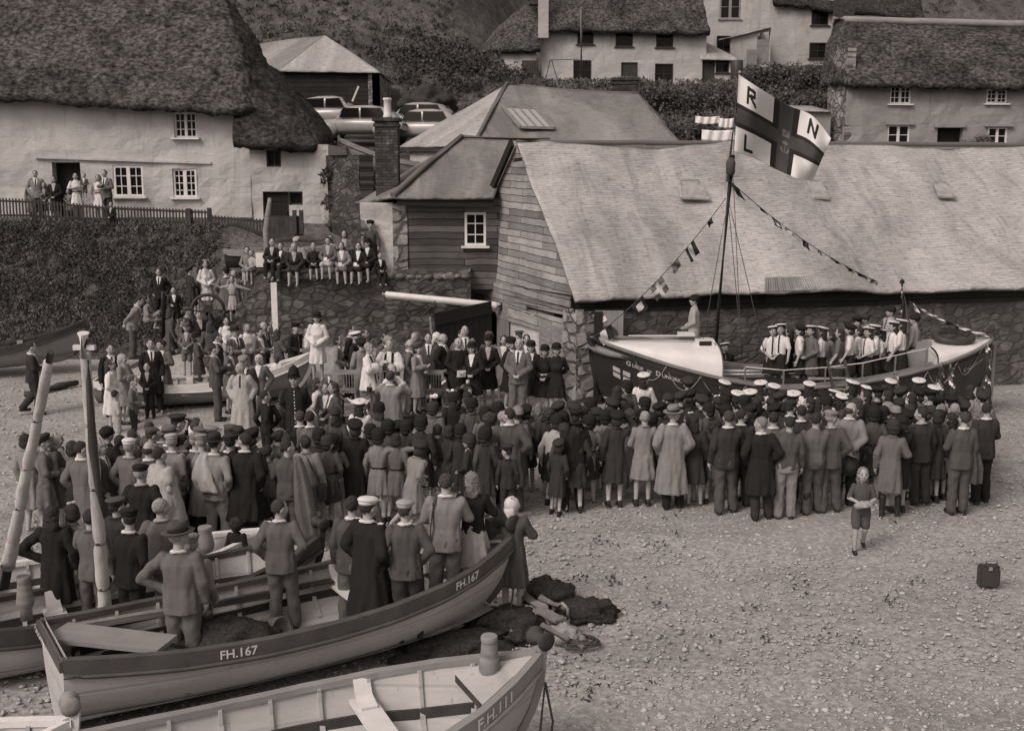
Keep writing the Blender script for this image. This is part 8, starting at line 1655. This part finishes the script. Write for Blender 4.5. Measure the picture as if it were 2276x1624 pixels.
for reg, rows in ROWS.items():
    for zx, zy, kd in rows:
        sx, h, tp, bt, hr_, ht_, lk = KIND[kd]; tp = tp.split()[0] + ' ' + random.choice('ddkggml') if kd in 'gGbBhqf' else tp; px = D2(reg, zx, zy)
        rt = random.uniform(-25, 25) if kd != 's' else random.uniform(-30, 30)
        P(reg, zx, zy, h, rt, sx, 'stand', tp, bt, hr_, ht_, None, look=lk, yaw=random.choice((0, 0, 40, -40)), group=GC)
P('D', 650, 1125, 1.66, 0, 'w', 'stand', 'blouse w', 'skirt k', 'curly d', 'seacap w', 'sea girl in white cap and blouse alone under the name DUNKIRK', nm='white sea girl under the lettering', group=GC)
used = {o['label'] for o, p, l in PEOPLE if 'label' in o}
nms = [(p, n) for p, n, o in NAMED]
for o, p, lk in PEOPLE:
    if 'label' in o: continue
    cand = sorted(nms, key=lambda q: math.hypot(q[0][0] - p[0], 1.4 * (q[0][1] - p[1])))
    def where(q):
        dx, dy = p[0] - q[0], p[1] - q[1]
        if abs(dx) > abs(dy) * 1.6: return 'left of' if dx < 0 else 'right of'
        s = '' if abs(dx) < abs(dy) * .5 else (' and left' if dx < 0 else ' and right')
        return ('behind' if dy < 0 else 'in front') + s + ' of'
    done = False
    opts_ = [f"{lk}, {w} the {n}".replace('behind of', 'behind') for q, n in cand[:6] for w in [where(q)]] + [f"{lk} between the {a[1]} and the {b[1]}" for a in cand[:4] for b in cand[1:5] if a[1] != b[1]]
    for t in opts_:
        t = t.replace('behind of', 'behind')
        if t not in used and len(t.split()) <= 16: o['label'] = t; used.add(t); done = True; break
    if not done: o['label'] = f"{lk} in the packed crowd, beside the {cand[0][1]}"; used.add(o['label'])
# ------------------------------------------------------------------ things held or worn loose
def held(o, local, s=1): return o.matrix_basis @ Vector(local)
def hand(lbl): return next(o for o, p, l in PEOPLE if o.get('label', '').startswith(lbl))
def mat_of(o): return Matrix.Translation(o.location) @ o.rotation_euler.to_matrix().to_4x4() @ Matrix.Diagonal((*o.scale, 1))
def pack(lbl, name, label, cat, parts, m):
    o = hand(lbl); M = mat_of(o); bm = bmesh.new()
    for kind, a, b in parts:
        if kind == 'box': box(bm, a, b)
        elif kind == 'tube': tube(bm, a, b, 12)
        elif kind == 'lathe': lathe(bm, b, a, 16, rot=Euler((R(80), 0, 0)).to_matrix())
    for v in bm.verts: v.co = M @ v.co
    return tag(finish(bm, name, m), label, cat)
pack('photographer in long', 'camera', 'black plate camera held to the photographer face', 'camera', [('box', (.0, .23, 1.58), (.17, .11, .15)), ('tube', [(.0, .28, 1.58), (.0, .36, 1.58)], .04)], M_IRON)
pack('man in tall dark cap', 'camera', 'box camera raised by the man in tall dark cap', 'camera', [('box', (.0, .24, 1.58), (.15, .16, .14))], M_IRON)
pack('tall man in dark suit', 'camera', 'small folding camera in the tall man hands', 'camera', [('box', (.02, .27, 1.17), (.12, .08, .09))], M_IRON)
pack('fair curly haired boy', 'parcel', 'pale wrapped parcel carried by the walking boy', 'parcel', [('tube', [(-.18, .25, 1.08), (-.1, .26, 1.09), (.1, .26, 1.05), (.17, .26, 1.02)], [.04, .075, .08, .04])], M_CANVAS)
pack('woman in black coat holding', 'paper', 'folded white paper held by the woman in black coat', 'paper', [('box', (-.08, .27, 1.16), (.16, .02, .12))], M_PAPER)
pack('clergyman in long black', 'paper', 'white service sheet held by the cassocked clergyman', 'paper', [('box', (.0, .25, .94), (.20, .012, .15))], M_PAPER)
pack('bishop in white', 'book', 'open dark prayer book held by the bishop', 'book', [('box', (.0, .27, 1.17), (.26, .05, .16))], M_DPAINT)
pack('elderly white haired', 'paper', 'white papers held by the elderly clergyman', 'paper', [('box', (.02, .27, 1.16), (.2, .02, .15))], M_PAPER)
pack('woman in pale jacket with', 'shoulder_bag', 'brown leather bag hanging at the woman side by its long strap', 'bag', [('box', (.24, -.06, .80), (.1, .2, .26)), ('tube', [(.24, -.1, .93), (.12, -.13, 1.2), (.0, -.06, 1.44), (-.0, .0, 1.46)], .012)], M_WOOD_D)
pack('tall bald man in pale', 'hat', 'dark trilby held behind the back of the tall bald man', 'hat', [('lathe', (.02, -.20, .72), [(.16, 0), (.165, .015), (.1, .02), (.085, .1), (.01, .11)])], M_IRON)
for i, (lb_, lab) in enumerate((('woman in grey jacket and pale', 'white folded paper on the lap of the pale skirted woman'), ('seated woman in light grey', 'small white paper held by the seated woman in belted coat'), ('seated woman in black coat', 'white paper bag on the black coated lap'))): pack(lb_, 'paper', lab, 'paper', [('box', (.0, .30, .62), (.17, .12, .03)), ('box', (.03, .32, .66), (.1, .02, .1))], M_PAPER)
def drape(lbl, name, label, pts, w, t):
    o = hand(lbl); M = mat_of(o); bm = bmesh.new()
    P = [Vector(p) for p in pts]
    R_ = []
    for i, (p, (a, b)) in enumerate(zip(P, w)): R_.append([bm.verts.new(p + Vector((a * math.cos(2 * math.pi * k / 20), b * math.sin(2 * math.pi * k / 20) * (1 + .3 * math.sin(k * 1.9)), 0))) for k in range(20)])
    for a, b in zip(R_, R_[1:]):
        for k in range(20): bm.faces.new((a[k], b[k], b[(k + 1) % 20], a[(k + 1) % 20]))
    bm.faces.new(R_[0]); bm.faces.new(R_[-1][::-1])
    me = remesh(bm, .018, 2, name)
    for v in me.vertices: c = v.co.copy(); n = v.normal.copy(); v.co = M @ (c + n * .02 * noise.noise((c.x * 12, c.y * 12, c.z * 4)))
    me.materials.append(cloth(t)); me.polygons.foreach_set('use_smooth', [True] * len(me.polygons)); tag(link(name, me), label, 'coat')
drape('dark haired man in pullover', 'raincoat', 'long pale raincoat hanging from the shoulder of the man in pullover', [(.16, -.02, 1.46), (.20, -.05, 1.30), (.25, -.08, 1.0), (.30, -.10, .6), (.36, -.10, .25)], [(.06, .08), (.10, .10), (.14, .11), (.17, .12), (.12, .09)], 'm')
drape('trilby man in grey', 'coat', 'pale folded coat slung over the trilby man left shoulder', [(-.13, -.04, 1.46), (-.14, -.10, 1.32), (-.10, -.17, 1.1), (.0, -.18, .92)], [(.08, .08), (.13, .08), (.19, .07), (.19, .06)], 'p')
drape('young man with white', 'coat', 'dark plaid coat hanging over the young man right arm', [(.20, .12, 1.14), (.24, .1, 1.0), (.28, .06, .75), (.30, .04, .5)], [(.08, .14), (.12, .15), (.15, .14), (.14, .1)], 'g')
# cross strap of the sea girl, shoulder strap of the man in the boat
for lb_, lab, pts in (('capped sea girl in white', 'black cross strap over the sea girl white blouse', [(-.12, -.02, 1.44), (-.06, -.115, 1.32), (.04, -.135, 1.18), (.14, -.10, 1.04)]), ('man in light grey jacket with', 'dark camera strap across the man grey jacket', [(-.10, -.0, 1.455), (-.13, -.12, 1.36), (-.155, -.135, 1.1), (-.17, -.10, .85)])):
    o = hand(lb_); M = mat_of(o); bm = bmesh.new(); P_ = [Vector(p) for p in pts]
    for a, b in zip(P_, P_[1:]): bar(bm, a, b, .035, .012)
    for v in bm.verts: v.co = M @ v.co
    tag(finish(bm, 'strap', M_IRON), lab, 'strap')
bpy.data.scenes.remove(TMP)
